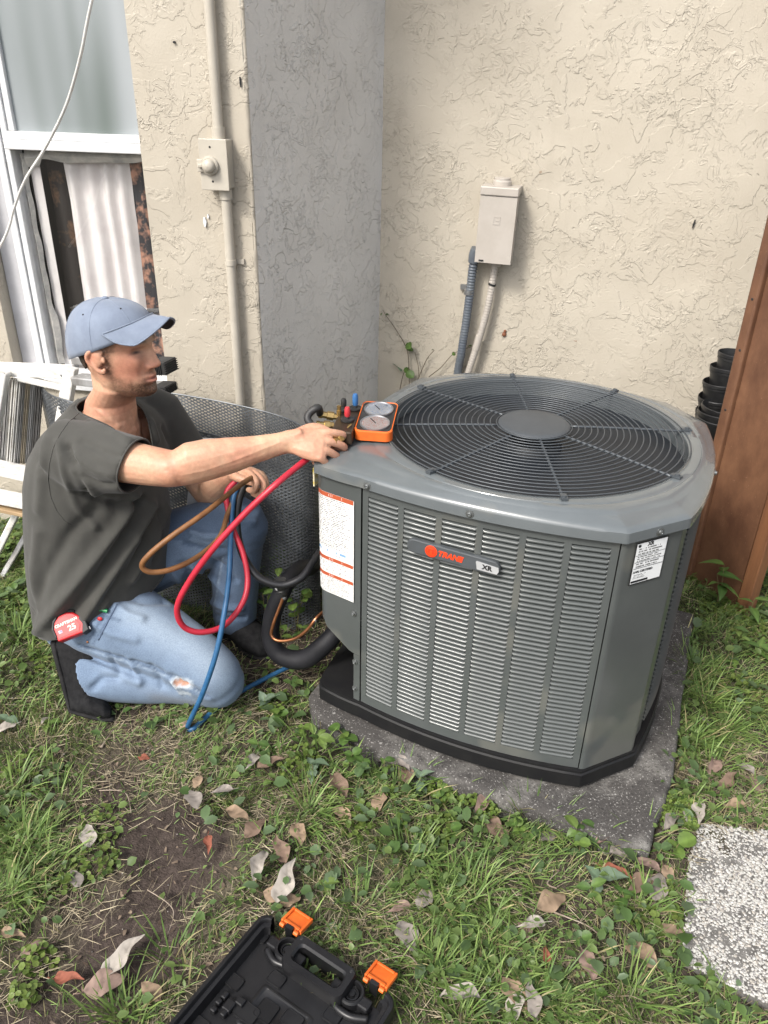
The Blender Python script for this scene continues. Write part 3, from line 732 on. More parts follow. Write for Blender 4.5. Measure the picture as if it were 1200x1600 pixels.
# front panel: a bowed frame with six columns of louvres
FX0, FX1 = -.300, .284; YB = -.4035
def front_pt(u, z, d=0.0):
    t = (u - (-.298)) / (.285 + .298); y = YB - .032 * 4 * t * (1 - t); sl = -.032 * 4 * (1 - 2 * t) / (.583)
    nn = Vector((sl, -1, 0)).normalized()                 # points out of the panel
    return Vector((u, y, z)) + nn * d
PZ0, PZ1 = .062, .7125; LZ0, LZ1 = .088, .690
NCOL, NROW = 6, 47
cw = .0795; gap = .0150; mx_ = (FX1 - FX0 - NCOL * cw - (NCOL - 1) * gap) / 2
cols = [(FX0 + mx_ + k * (cw + gap), FX0 + mx_ + k * (cw + gap) + cw) for k in range(NCOL)]
def patch(mb, u0, u1, z0, z1, th=.012, n=None):
    n = n or max(1, int((u1 - u0) / .03)); V = []
    for k in range(n + 1):
        u = u0 + (u1 - u0) * k / n
        V += [front_pt(u, z0), front_pt(u, z1), front_pt(u, z1, -th), front_pt(u, z0, -th)]
    F = []
    for k in range(n):
        a = 4 * k
        for j in range(4): F.append((a + j, a + 4 + j, a + 4 + (j + 1) % 4, a + (j + 1) % 4))
    F += [(3, 2, 1, 0), (4 * n, 4 * n + 1, 4 * n + 2, 4 * n + 3)]; mb.add(V, F)
mb = MB()
patch(mb, FX0, FX1, PZ0, LZ0); patch(mb, FX0, FX1, LZ1, PZ1)
edges = [FX0] + [c for ab in cols for c in ab] + [FX1]
for k in range(0, len(edges), 2): patch(mb, edges[k], edges[k + 1], LZ0, LZ1)
mb.build('front_panel', M['ac'], ac, angle=30)
pitch = (LZ1 - LZ0) / NROW
def slat_mesh(w):
    prof = [(-.0095, .0082), (-.0050, .0076), (-.0006, .0056), (.0014, .0034), (.0012, .0012), (.0002, .0002), (-.0016, .0010)]
    xs_ = [(-.5, .0), (-.485, .55), (-.455, 1.0), (.455, 1.0), (.485, .55), (.5, .0)]
    V = []; F = []
    for x, s_ in xs_:
        for d, z in prof:
            V.append((x * w, -(d * s_ - .002 * (1 - s_)) if True else 0, z * (.55 + .45 * s_) + .0045 * (1 - s_)))
    m = len(prof)
    for i in range(len(xs_) - 1):
        for j in range(m - 1): F.append((i * m + j, (i + 1) * m + j, (i + 1) * m + j + 1, i * m + j + 1))
    mb = MB(); mb.add(V, F); return mb.mesh('slat', M['ac'], angle=180)
sm = slat_mesh(cw + .002)
for a, b in cols:
    pa, pb = front_pt(a, 0), front_pt(b, 0); dirv = (pb - pa).normalized(); ang = math.atan2(dirv.y, dirv.x); mid = (pa + pb) / 2
    nn = Vector((dirv.y, -dirv.x, 0)); mid2 = front_pt((a + b) / 2, 0); off = (mid2 - mid).dot(nn)
    for r in range(NROW):
        o = link('slat', sm, ac); o.location = (mid.x + nn.x * (off * .6 - .0005), mid.y + nn.y * (off * .6 - .0005), LZ0 + pitch * r + .0003); o.rotation_euler = (0, 0, ang)
# corner panels
def strip(mb, pts, z0, z1, th=.003):
    """upright sheet along plan points; z0/z1 may be functions of the running fraction"""
    L_ = [0]
    for p, q in zip(pts, pts[1:]): L_.append(L_[-1] + math.hypot(q[0] - p[0], q[1] - p[1]))
    V = []; F = []
    for (x, y), l in zip(pts, L_):
        t = l / L_[-1]; a = z0(t) if callable(z0) else z0; b = z1(t) if callable(z1) else z1
        V += [(x, y, a), (x, y, b)]
    for k in range(len(pts) - 1): F.append((2 * k, 2 * k + 2, 2 * k + 3, 2 * k + 1))
    mb.add(V, F)
def rounded(pts, r, n=5):
    out = [pts[0]]
    for a, b, c in zip(pts, pts[1:], pts[2:]):
        A = Vector(a); B_ = Vector(b); C_ = Vector(c); d1 = (A - B_).normalized(); d2 = (C_ - B_).normalized()
        p1 = B_ + d1 * min(r, (A - B_).length * .45); p2 = B_ + d2 * min(r, (C_ - B_).length * .45)
        for k in range(n + 1): t = k / n; q = p1 * (1 - t) ** 2 + B_ * 2 * t * (1 - t) + p2 * t * t; out.append((q.x, q.y))
    out.append(pts[-1]); return out
mb = MB()
strip(mb, rounded([(.2865, -.4055), (.297, -.403), (.401, -.288), (.401, -.238)], .010), PZ0, ZB + .002); mb.build('corner_panel', M['ac'], ac, angle=25)
# front left service panel: stops high and leaves the pipe opening below
LP = rounded([(-.3035, -.4045), (-.426, -.3795), (-.440, -.335), (-.430, -.22)], .020)
def cut(t):
    return float(np.interp(t, [0, .10, .38, .42, 1.0], [.215, .215, .265, .285, .325]))
LPd = []
for p, q in zip(LP, LP[1:]):
    for k in range(6): LPd.append((p[0] + (q[0] - p[0]) * k / 6, p[1] + (q[1] - p[1]) * k / 6))
LPd.append(LP[-1])
mb = MB(); strip(mb, LPd, cut, ZB + .002); sp_ = mb.build('service_panel', M['ac'], ac, angle=25)
mb = MB(); strip(mb, [(-.3035, -.4045), (-.323, -.4005)], PZ0, .2145); mb.build('panel_post', M['ac'], ac)
def ac_screw(pt, nrm, parent=None, r=.0050):
    Mk = Matrix.Translation(pt) @ Vector(nrm).to_track_quat('Z', 'Y').to_matrix().to_4x4()
    mb = MB(); mb.lathe([(r * 1.9, 0), (r * 1.9, .001), (r * 1.05, .0016), (r, .005), (r * .6, .0058), (r * .35, .004), (0, .004)], 12, Mk); return mb.build('screw', M['screw_grey'], ac)
for z, x in ((.345, -.3225), (.19, -.3185), (.10, -.3185)): ac_screw((x, -.4025, z), (-.2, -1, 0), r=.0042)
for u in (-.280, -.03):
    p = front_pt(u, .724, .0115); ac_screw((p.x, p.y, .7235), (0, -1, 0))
ac_screw((.3542, -.3533, .7235), (.74, -.67, 0)); ac_screw((.4455, -.0, .7235), (1, 0, 0))
# other sides: plain back and left, right side with fine corrugation
mb = MB()
ptsR = [(.401 + .033 * 4 * t * (1 - t), -.238 + .515 * t) for t in [k / 60 for k in range(61)]]
strip(mb, ptsR[:5], PZ0, ZB); strip(mb, ptsR[27:31], PZ0, ZB); strip(mb, ptsR[-5:], PZ0, ZB)
mb.build('side_frame', M['ac'], ac, angle=180)
def corrugated(name, pts, parent):
    V = []; F = []; rows = 47 * 2
    for (x, y) in pts:
        for r in range(rows + 1): d = .004 if r % 2 else -.004; V.append((x + d, y, PZ0 + .02 + (ZB - PZ0 - .04) * r / rows + (.006 if r % 2 else 0)))
    for k in range(len(pts) - 1):
        for r in range(rows): i = k * (rows + 1) + r; F.append((i, i + rows + 1, i + rows + 2, i + 1))
    mb = MB(); mb.add(V, F); return kind(mb.build(name, M['ac'], parent, angle=20), 'stuff')
corrugated('side_louvres', ptsR[4:28], ac); corrugated('side_louvres', ptsR[30:57], ac)
mb = MB(); bk = [(x * .972, y * .972) for x, y in side(*CO[3], *CO[4], 0, 3) + side(*CO[4], *CO[5], .045) + side(*CO[5], *CO[6], 0, 3) + side(*CO[6], *CO[7], .018) + [(-.430, -.22)]]
strip(mb, [p for p in bk if p[1] > -.23], PZ0, ZB); mb.build('back_panel', M['ac'], ac, angle=30)

# name plate, stickers
def surf_frame(u, z, d, tilt=0):
    a, b = front_pt(u - .02, z, d), front_pt(u + .02, z, d); return frame3(front_pt(u, z, d), b - a, (0, 0, 1))
NPM = surf_frame(-.062, .606, .004)
NPM = NPM @ Matrix.Rotation(R(-1.5), 4, 'Z')
npl = MB()
def pill(w, h, n=8):
    r = h * .5; return [(w / 2 - r + r * math.sin(math.pi * k / n), -r * math.cos(math.pi * k / n)) for k in range(n + 1)] + [(-w / 2 + r - r * math.sin(math.pi * k / n), r * math.cos(math.pi * k / n)) for k in range(n + 1)]
npl.prism(pill(.222, .036), -.004, .008, NPM)
plate = bevel(npl.build('name_plate', mat('plate_grey', (.070, .078, .085), .42, col2=(.06, .066, .07), nscale=30), ac, smooth=False), .0025)
M['orange_red'] = mat('emblem_orange', (.80, .055, .012), .45)
mb = MB(); mb.lathe([(.0148, .0083), (.0148, .0092), (.0138, .0096), (0, .0096)], 28, NPM @ Matrix.Translation((-.050, 0, 0)) ); mb.build('emblem', M['orange_red'], plate)
mb = MB(); mk = NPM @ Matrix.Translation((-.050, 0, .0098))
mb.lathe([(.0115, 0), (.0121, 0), (.0121, .0004), (.0115, .0004)], 28, mk, close=True)
for lo, hi in (((-.0085, .0035), (-.0008, .0052)), ((-.0054, -.006), (-.0038, .0034)), ((.0008, .0035), (.0085, .0052)), ((.0038, -.006), (.0054, .0034)), ((-.0085, -.0022), (-.0060, -.0006)), ((.006, -.0022), (.0085, -.0006))):
    mb.box((lo[0], lo[1], 0), (hi[0], hi[1], .0004), mk)
mb.build('emblem_mark', mat('emblem_dark', (.36, .02, .008), .5), plate, smooth=False)
put_text('lettering', 'TRANE', .0185, NPM @ Matrix.Translation((-.005, -.0005, .0085)), M['orange_red'], plate, shear=.25, bold=.0009, depth=.0005)
mb = MB(); mb.prism([(.060, -.0125), (.106, -.0125), (.110, -.004), (.108, .0055), (.058, .0085), (.056, .006)], .0082, .0092, NPM); mb.build('badge', mat('badge_silver', (.55, .56, .57), .35, .4), plate, smooth=False)
put_text('lettering', 'XR', .0155, NPM @ Matrix.Translation((.083, -.0025, .0093)), M['dark'], plate, bold=.0009, spacing=1.1, depth=.0004)

def print_mat(name, rows, seed, fill=.55, ink=(.06, .06, .07), xs_=26, paper=(.74, .74, .72)):
    """rows of fine unreadable print on a white sticker, by UV"""
    m = bpy.data.materials.new(name); m.use_nodes = True; nt = m.node_tree; b = nt.nodes['Principled BSDF']; L = nt.links.new
    b.inputs['Roughness'].default_value = .4
    uv = nt.nodes.new('ShaderNodeUVMap'); sx = nt.nodes.new('ShaderNodeSeparateXYZ'); L(uv.outputs[0], sx.inputs[0])
    def mth(op, a, bb=None):
        n = nt.nodes.new('ShaderNodeMath'); n.operation = op
        for i, v in enumerate((a, bb)):
            if v is None: continue
            if isinstance(v, (int, float)): n.inputs[i].default_value = v
            else: L(v, n.inputs[i])
        return n.outputs[0]
    yr = mth('MULTIPLY', sx.outputs[1], rows); row = mth('FLOOR', yr); fy = mth('FRACT', yr)
    inrow = mth('MULTIPLY', mth('GREATER_THAN', fy, .25), mth('LESS_THAN', fy, .80))
    cb = nt.nodes.new('ShaderNodeCombineXYZ'); L(mth('MULTIPLY', sx.outputs[0], xs_), cb.inputs[0]); L(mth('MULTIPLY', row, 7.31), cb.inputs[1]); cb.inputs[2].default_value = seed
    nz = nt.nodes.new('ShaderNodeTexNoise'); nz.inputs['Scale'].default_value = 1.0; nz.inputs['Detail'].default_value = 2.0; nz.inputs['Roughness'].default_value = .8; L(cb.outputs[0], nz.inputs['Vector'])
    word = mth('GREATER_THAN', nz.outputs['Fac'], 1 - fill)
    cb2 = nt.nodes.new('ShaderNodeCombineXYZ'); L(mth('MULTIPLY', row, 3.77), cb2.inputs[0]); cb2.inputs[1].default_value = seed * 3.3
    wl = nt.nodes.new('ShaderNodeTexNoise'); wl.inputs['Scale'].default_value = 1.0; L(cb2.outputs[0], wl.inputs['Vector'])
    ends = mth('MULTIPLY', mth('LESS_THAN', sx.outputs[0], mth('ADD', mth('MULTIPLY', wl.outputs['Fac'], .75), .48)), mth('MULTIPLY', mth('GREATER_THAN', sx.outputs[0], .05), mth('LESS_THAN', sx.outputs[0], .95)))
    fac = mth('MULTIPLY', mth('MULTIPLY', inrow, word), mth('MULTIPLY', ends, .85))
    mx = nt.nodes.new('ShaderNodeMix'); mx.data_type = 'RGBA'; L(fac, mx.inputs[0]); mx.inputs[6].default_value = (*paper, 1); mx.inputs[7].default_value = (*ink, 1)
    L(mx.outputs[2], b.inputs['Base Color']); return m
def uv_sheet(name, grid, m, parent):
    """grid: rows of points (bottom to top) making a curved sticker with a UV map"""
    nr, nc = len(grid), len(grid[0]); V = [tuple(p) for r in grid for p in r]; F = [(j * nc + i, j * nc + i + 1, (j + 1) * nc + i + 1, (j + 1) * nc + i) for j in range(nr - 1) for i in range(nc - 1)]
    me = bpy.data.meshes.new(name); me.from_pydata(V, [], F); me.materials.append(m); uvl = me.uv_layers.new(name='UVMap')
    for l in me.loops: j, i = divmod(l.vertex_index, nc); uvl.data[l.index].uv = (i / (nc - 1), j / (nr - 1))
    me.polygons.foreach_set('use_smooth', [True] * len(me.polygons)); return link(name, me, parent)
# big warning sticker round the front left corner
SP = [p for p in LPd]
acc = [0]
for p, q in zip(SP, SP[1:]): acc.append(acc[-1] + math.hypot(q[0] - p[0], q[1] - p[1]))
def along(l):
    return float(np.interp(l, acc, [p[0] for p in SP])), float(np.interp(l, acc, [p[1] for p in SP]))
def sticker(name, l0, l1, z0, z1, m, d=.004, nc=10, parent=ac):
    grid = []
    for z in (z0, z1):
        row = []
        for i in range(nc):
            l = l1 + (l0 - l1) * i / (nc - 1); x, y = along(l); xa, ya = along(max(l - .002, 0)); xb, yb = along(l + .002)
            t = Vector((xb - xa, yb - ya)).normalized(); nn = Vector((-t.y, t.x)); nn = nn if nn.y < 0 or nn.x < 0 else -nn
            if nn.y > .3: nn = -nn
            row.append((x + nn.x * d, y + nn.y * d, z))
        grid.append(row)
    return uv_sheet(name, grid, m, parent)
red_bar = print_mat('red_header', 1, 4.4, .42, (.75, .70, .66), 20, (.40, .085, .035)); blue_bar = print_mat('blue_header', 1, 2.2, .5, (.10, .26, .50), 6, (.66, .70, .74))
wl_ = sticker('warning_sticker', .018, .145, .380, .668, mat('sticker_paper', (.74, .74, .72), .4), .0036)
zs = [(.668, .656, red_bar), (.655, .515, print_mat('print_a', 29, 1.0, .52, xs_=34)), (.512, .500, blue_bar), (.499, .489, print_mat('print_b', 2, 7.0, .4)), (.488, .478, red_bar), (.477, .442, print_mat('print_c', 9, 9.0, .5, xs_=34)), (.440, .430, red_bar), (.429, .382, print_mat('print_d', 13, 5.0, .52, xs_=34)), ]
for a, b, m in zs: sticker('print_block', .0195, .1435, b, a, m, .0042, parent=wl_)
# rating sticker on the right front corner
A_ = Vector((.299, -.4008, 0)); B_ = Vector((.399, -.2902, 0)); tt = (B_ - A_).normalized(); nn = Vector((tt.y, -tt.x, 0))
def cpt(s, z, d): return A_ + tt * s + nn * d + Vector((0, 0, z))
RS0, RS1, RZ0, RZ1 = .020, .108, .598, .704
rs = uv_sheet('rating_sticker', [[cpt(RS0, RZ0, .0030), cpt(RS1, RZ0, .0030)], [cpt(RS0, RZ1, .0030), cpt(RS1, RZ1, .0030)]], mat('rating_black', (.02, .02, .022), .4), ac)
uv_sheet('print_block', [[cpt(RS0 + .003, RZ0 + .003, .0034), cpt(RS1 - .003, RZ0 + .003, .0034)], [cpt(RS0 + .003, RZ1 - .003, .0034), cpt(RS1 - .003, RZ1 - .003, .0034)]], mat('rating_white', (.74, .75, .75), .35), rs)
for a, b, rows, sd in ((.690, .672, 3, 1.3), (.670, .655, 3, 3.3), (.653, .640, 2, 5.1)):
    uv_sheet('print_block', [[cpt(RS0 + .006, b, .0038), cpt(RS1 - .006, b, .0038)], [cpt(RS0 + .006, a, .0038), cpt(RS1 - .006, a, .0038)]], print_mat('rating_print', rows, sd, .55, (.03, .03, .03), 18, (.74, .75, .75)), rs)
mb = MB()
for z in (.6715, .6545, .639): mb.box((RS0 + .004, .0038, z), (RS1 - .004, .0041, z + .0008), frame3(A_, tt, (0, 0, 1)) @ Matrix(((1, 0, 0, 0), (0, 0, 1, 0), (0, 1, 0, 0), (0, 0, 0, 1))))
mb.box((RS0 + .004, .0038, .6005 + .003), (RS0 + .050, .0042, .6085), frame3(A_, tt, (0, 0, 1)) @ Matrix(((1, 0, 0, 0), (0, 0, 1, 0), (0, 1, 0, 0), (0, 0, 0, 1))))
mb.lathe([(0, 0), (.0038, 0), (.0038, .0004), (0, .0004)], 12, frame3(cpt(RS0 + .010, .6955, .0037), tt, (0, 0, 1)))
mb.build('printed_lines', M['dark'], rs, smooth=False)
put_text('lettering', 'XR', .012, frame3(cpt(RS0 + .040, .6955, .0037), tt, (0, 0, 1)), M['dark'], rs, bold=.0006, depth=.0002)
put_text('lettering', 'AHRI CERTIFIED', .0075, frame3(cpt(RS0 + .032, .630, .0037), tt, (0, 0, 1)), M['dark'], rs, bold=.0002, depth=.0002)
uv_sheet('print_block', [[cpt(RS0 + .006, .613, .0038), cpt(RS0 + .046, .613, .0038)], [cpt(RS0 + .006, .624, .0038), cpt(RS0 + .046, .624, .0038)]], print_mat('rating_print', 3, 8.2, .55, (.1, .1, .1), 10, (.74, .75, .75)), rs)
# small yellow tag under the lid edge at the left
mb = MB(); mb.box((-.456, -.352, .655), (-.452, -.332, .705)); mb.build('tag', mat('yellow_tag', (.72, .55, .05), .5, col2=(.75, .75, .7), nscale=80), ac)

# ------------------------------------------------------------------ pad, slab, boards, pots
M['concrete'] = mat('weathered_concrete', (0.050, 0.046, 0.043), 0.9, col2=(0.17, 0.162, 0.150), nscale=9, detail=10, bump=0.8, bscale=120, bdist=.004, contrast=(.47, .70), speck=[((.34, .33, .31), 190, .60, .8), ((.020, .018, .017), 120, .60, .8), ((.42, .41, .39), 60, .68, .9)])
def slab(name, m, M_, outline, z0, z1, seed, jag=.004, step=.02, dome_=.006):
    P = []
    for a, b in zip(outline, outline[1:] + outline[:1]):
        n = max(2, int(math.hypot(b[0] - a[0], b[1] - a[1]) / step))
        for k in range(n): P.append((a[0] + (b[0] - a[0]) * k / n, a[1] + (b[1] - a[1]) * k / n))
    cx = sum(p[0] for p in P) / len(P); cy = sum(p[1] for p in P) / len(P); n = len(P); V = []
    J = [1 + (vnoise(p[0] * 16, p[1] * 16, seed) - .5) * jag * 2 / .5 + (vnoise(p[0] * 50, p[1] * 50, seed + 1) - .5) * jag for p in P]
    levels = [(1.0, z0), (1.0, z1 - .014), (.992, z1 - .004), (.98, z1)] + [(f, z1) for f in (.94, .86, .76, .64, .5, .34, .17)]
    for f, z in levels:
        for p, j in zip(P, J):
            x, y = cx + (p[0] - cx) * f * j, cy + (p[1] - cy) * f * j
            V.append((x, y, z + ((vnoise(x * 30, y * 30, seed + 4) - .5) * dome_ if z == z1 else 0)))
    V.append((cx, cy, z1)); L_ = len(levels)
    F = [(i * n + k, i * n + (k + 1) % n, (i + 1) * n + (k + 1) % n, (i + 1) * n + k) for i in range(L_ - 1) for k in range(n)] + [((L_ - 1) * n + k, (L_ - 1) * n + (k + 1) % n, L_ * n) for k in range(n)]
    mb = MB(); mb.add([M_ @ Vector(v) for v in V], F); return mb.build(name, m, angle=60)
PM = Matrix.Translation((AC_O.x, AC_O.y, 0)) @ Matrix.Rotation(PAD_A, 4, 'Z')
tag(slab('concrete_pad', M['concrete'], PM, [(-.478, -.375), (-.43, -.437), (-.2, -.492), (0, -.507), (.25, -.517), (.43, -.530), (.478, -.512), (.508, -.3), (.512, .5), (-.48, .5)], -.06, .0488, 5), 'dark weathered concrete pad under the air conditioning unit', 'concrete pad')
# exposed aggregate slab at the lower right: cement with pebbles standing out of it
q = [ong(1068, 1500, .012), ong(1210, 1570, .012), ong(1330, 1420, .012), ong(1205, 1300, .012), ong(1092, 1288, .012), ong(1078, 1340, .012)]
sl = tag(slab('aggregate_slab', mat('cement_matrix', (.085, .080, .074), .95, col2=(.16, .153, .143), nscale=50, bump=.8, bscale=200, bdist=.003), Matrix(), [(p.x, p.y) for p in q], -.06, .012, 9, .008), 'pale pebbled concrete stepping slab in the lower right corner', 'stepping slab')
poly = [(p.x, p.y) for p in q]; pcx = sum(p[0] for p in poly) / 6; pcy = sum(p[1] for p in poly) / 6
def inside(x, y, P):
    c = False
    for (ax, ay), (bx_, by_) in zip(P, P[1:] + P[:1]):
        if (ay > y) != (by_ > y) and x < (bx_ - ax) * (y - ay) / (by_ - ay) + ax: c = not c
    return c
bm = bmesh.new(); bmesh.ops.create_icosphere(bm, subdivisions=1, radius=1); ico = [v.co.copy() for v in bm.verts]; icf = [tuple(v.index for v in f.verts) for f in bm.faces]; bm.free()
mb = MB(); pc = []
px0, px1 = min(p[0] for p in poly), max(p[0] for p in poly); py0, py1 = min(p[1] for p in poly), max(p[1] for p in poly)
for k in range(15000):
    x, y = random.uniform(px0, px1), random.uniform(py0, py1)
    if not inside(x + (pcx - x) * .02, y + (pcy - y) * .02, poly): continue
    g = fbm(x * 9, y * 9, 41, 3)
    if random.random() > .35 + 1.1 * float(g): continue
    r = random.uniform(.0016, .0042); e = Matrix.Rotation(random.uniform(0, 6.3), 3, 'Z'); zc_ = .012 + r * random.uniform(-.35, .2)
    sx_, sy_, sz_ = r * random.uniform(.8, 1.5), r * random.uniform(.7, 1.1), r * random.uniform(.6, .9)
    mb.add([e @ Vector((v.x * sx_ * random.uniform(.85, 1.15), v.y * sy_, v.z * sz_)) + Vector((x, y, zc_)) for v in ico], icf)
    t = random.random(); c = (.43, .42, .395) if t < .66 else ((.34, .315, .28) if t < .86 else (.20, .19, .185)); f = random.uniform(.8, 1.1); pc += [tuple(f * a for a in c)] * len(ico)
pm = mb.mesh('pebbles', mat('pebble', (1, 1, 1), .75, attr='Col'), angle=180); setcol(pm, np.array(pc)); kind(link('pebbles', pm, sl), 'stuff')

# brown boards standing at the right
M['board'] = mat('brown_board', (0.078, 0.034, 0.019), 0.5, col2=(0.175, 0.086, 0.046), nscale=3.2, detail=10, bump=.25, bscale=60, bdist=.0015, stretch=(2, 2, 1.1), speck=[((.30, .18, .12), 70, .66, .35)])
M['batten'] = mat('brown_batten', (0.20, 0.088, 0.038), 0.6, col2=(0.13, 0.055, 0.026), nscale=8, detail=8, bump=.3, bscale=60, stretch=(4, 4, .4))
bA = Vector((1.118, 2.465, 0)); bB = Vector((1.226, 2.276, 0)); bt = (bB - bA).normalized(); bn = Vector((bt.y, -bt.x, 0)); bn = bn if bn.x < 0 else -bn
MBd = Matrix.Translation(bA) @ Matrix((bt, -bn, Vector((0, 0, 1)))).transposed().to_4x4()
wd = thing('wooden_board', 'tall reddish brown wooden panel standing on edge beside the unit', 'wooden panel', bA); Lb_ = (bB - bA).length
mb = MB(); mb.box((.026, .004, -.03), (Lb_, .03, 2.2), MBd); mb.build('board_face', M['board'], wd, world=True, smooth=False)
mb = MB(); mb.box((-.012, -.016, -.03), (.025, .036, 2.2), MBd); bevel(mb.build('edge_trim', M['board'], wd, world=True, smooth=False), .008, 3)
for z in (.50, .66, .86, 1.02): mb = MB(); mb.lathe([(.0045, 0), (.003, .0008), (0, .0008)], 8, MBd @ Matrix.Translation((.008, -.0162, z)) @ Matrix.Rotation(R(90), 4, 'X')); mb.build('screw', M['dark'], wd, world=True)
bt2 = tag(MB().box((Lb_ + .006, -.006, -.03), (Lb_ + .052, .04, 2.2), MBd).build('wooden_batten', M['batten'], smooth=False), 'lighter brown wooden batten standing at the right edge of the brown panel', 'batten'); bevel(bt2, .004)
# stacks of black nursery pots between the panel and the wall
M['pot'] = mat('pot_plastic', (.010, .010, .011), .38, col2=(.02, .02, .02), nscale=30)
def pot_mesh(r, h, ribs):
    mb = MB(); pr = [(r * .70, 0), (r * .72, .002), (r * .94, h * .86)]
    if ribs: pr += [(r * .97, h * .862), (r * .97, h * .90), (r * .945, h * .905), (r * .945, h * .93)]
    pr += [(r, h * .935), (r, h), (r * .97, h + .002), (r * .955, h - .004), (r * .90, h * .84), (r * .68, .006), (0, .006)]
    mb.lathe(pr, 32); return mb.mesh('nursery_pot', M['pot'], angle=35)
pmA = pot_mesh(.068, .15, True); pmB = pot_mesh(.082, .16, False)
for k in range(6):
    o = link('nursery_pot', pmA); kk = 7 - k; z = .625 - (0, .050, .105, .160, .215, .270, .325, .38)[k]; o.location = (1.21 - .006 * k, 2.69 + .004 * k, z); o.rotation_euler = (R(-2), R(3), k)
    tag(o, ['black nursery pot topmost of the taller stack behind the brown panel', 'black nursery pot second from the top of the taller pot stack', 'black nursery pot third from the top of the taller pot stack', 'black nursery pot fourth from the top of the taller pot stack', 'black nursery pot fifth from the top of the taller pot stack', 'lowest black nursery pot of the taller pot stack'][k], 'plant pot', 'black nursery pots stacked by the wall')
for k in range(6):
    o = link('nursery_pot', pmB); o.location = (1.165, 2.585, .46 - .018 * k if k < 5 else .30); o.rotation_euler = (0, R(2), k * 2)
    tag(o, 'black wide nursery pot topmost of the lower nested stack' if k == 0 else 'black wide nursery pot showing the %s rim from the top of the lower nested stack' % ('', 'second', 'third', 'fourth', 'fifth', 'lowest')[k], 'plant pot', 'black nursery pots stacked by the wall')
crate = thing('plastic_crate', 'black upturned crate holding up the pot stacks behind the unit', 'crate', (1.19, 2.64, 0))
mb = MB(); mb.box((1.05, 2.50, -.02), (1.33, 2.78, .298)); mb.build('body', M['pot'], crate, world=True, smooth=False)

# ------------------------------------------------------------------ rolled sheet of expanded metal behind the man
plan = [Vector((x, y, 0)) for x, y in ((-1.16, 2.50), (-1.06, 2.36), (-.90, 2.28), (-.70, 2.215), (-.48, 2.135), (-.30, 2.085), (-.215, 2.11), (-.22, 2.22), (-.34, 2.36), (-.55, 2.46), (-.80, 2.53))]
PC = catmull(plan, 24); sl_ = [0]
for a, b in zip(PC, PC[1:]): sl_.append(sl_[-1] + (b - a).length)
PX = np.array([p.x for p in PC]); PY = np.array([p.y for p in PC]); SL = np.array(sl_)
MESH_H = .700
def mesh_pt(s, z):
    lean = .04 * (z / .7) ** 2
    return np.interp(s, SL, PX), np.interp(s, SL, PY) + lean * 0 + .012 * np.sin(s * 5 + z * 4), z * (1.0 - .075 * min(s / 1.1, 1.0)) + .010 * math.sin(s * 4.2)
roll = thing('expanded_metal_roll', 'curled sheet of galvanised diamond expanded metal standing behind the kneeling man', 'metal mesh', (-.5, 2.3, 0))
cwid, chgt = .0225, .0122
nu, nv = int(SL[-1] / cwid), int(MESH_H / chgt)
V = []; F = []
def strand(p, q, w=.0019, t=.0013):
    p = Vector(p); q = Vector(q); d = (q - p).normalized(); a = d.cross(Vector((0, .3, 1))).normalized() * t; b = d.cross(a).normalized() * w; o = len(V)
    for e in (p, q):
        for sa, sb in ((1, 1), (-1, 1), (-1, -1), (1, -1)): V.append(tuple(e + a * sa + b * sb))
    for k in range(4): F.append((o + k, o + (k + 1) % 4, o + 4 + (k + 1) % 4, o + 4 + k))
for i in range(nu):
    for j in range(nv):
        s0 = i * cwid; z0 = j * chgt
        c = mesh_pt(s0, z0 + chgt / 2); c2 = mesh_pt(s0 + cwid, z0 + chgt / 2); t = mesh_pt(s0 + cwid / 2, z0 + chgt); bb = mesh_pt(s0 + cwid / 2, z0)
        strand(c, t); strand(t, c2); strand(c, bb); strand(bb, c2)
mb = MB(); mb.v = V; mb.f = F; mb.mi = [0] * len(F)
M['galv'] = mat('galvanised_metal', (0.15, 0.16, 0.17), 0.42, 0.5, col2=(.08, .086, .092), nscale=14)
kind(mb.build('mesh_sheet', M['galv'], roll, world=True, smooth=False), 'stuff')
mb = MB(); mb.tube([Vector(mesh_pt(s, nv * chgt)) for s in np.linspace(0, nu * cwid, 140)], .0028, n=6); mb.build('rim', M['galv'], roll, world=True)

# ------------------------------------------------------------------ worn step ladder on its side with loose aluminium strips, at the left
M['worn_white'] = mat('worn_white_paint', (0.68, 0.67, 0.64), 0.55, col2=(0.42, 0.39, 0.34), nscale=30, detail=9, bump=.35, bscale=90, bdist=.0015, contrast=(.50, .75))
M['raw_wood'] = mat('raw_wood', (0.42, 0.30, 0.17), 0.7, col2=(.30, .20, .11), nscale=12, stretch=(.5, 4, 4), detail=6)
def beam(name, a, b, w, t, m, parent, up=(0, 0, 1), bev=.004):
    a, b = Vector(a), Vector(b); d = (b - a); Ld = d.length; ex = d.normalized(); ez = (Vector(up) - ex * ex.dot(Vector(up))).normalized(); ey = ez.cross(ex)
    Mk = Matrix.Translation(a) @ Matrix((ex, ey, ez)).transposed().to_4x4()
    mb = MB(); mb.box((0, -t / 2, -w / 2), (Ld, t / 2, w / 2), Mk); return bevel(mb.build(name, m, parent, world=True, smooth=False), bev)
ld = thing('step_ladder', 'worn white painted step ladder leaning by the wall behind the man at left', 'step ladder', (-1.2, 2.4, 0))
YL_ = 2.40
beam('top_rail', at(-60, 574, YL_ + .04), at(112, 581, YL_), .034, .05, M['worn_white'], ld)
beam('brace', at(28, 590, YL_ - .005), at(104, 607, YL_ - .01), .020, .02, M['worn_white'], ld)
beam('rail', at(112, 574, YL_ - .03), at(96, 668, YL_ - .06), .036, .04, M['worn_white'], ld, up=(1, 0, 0))
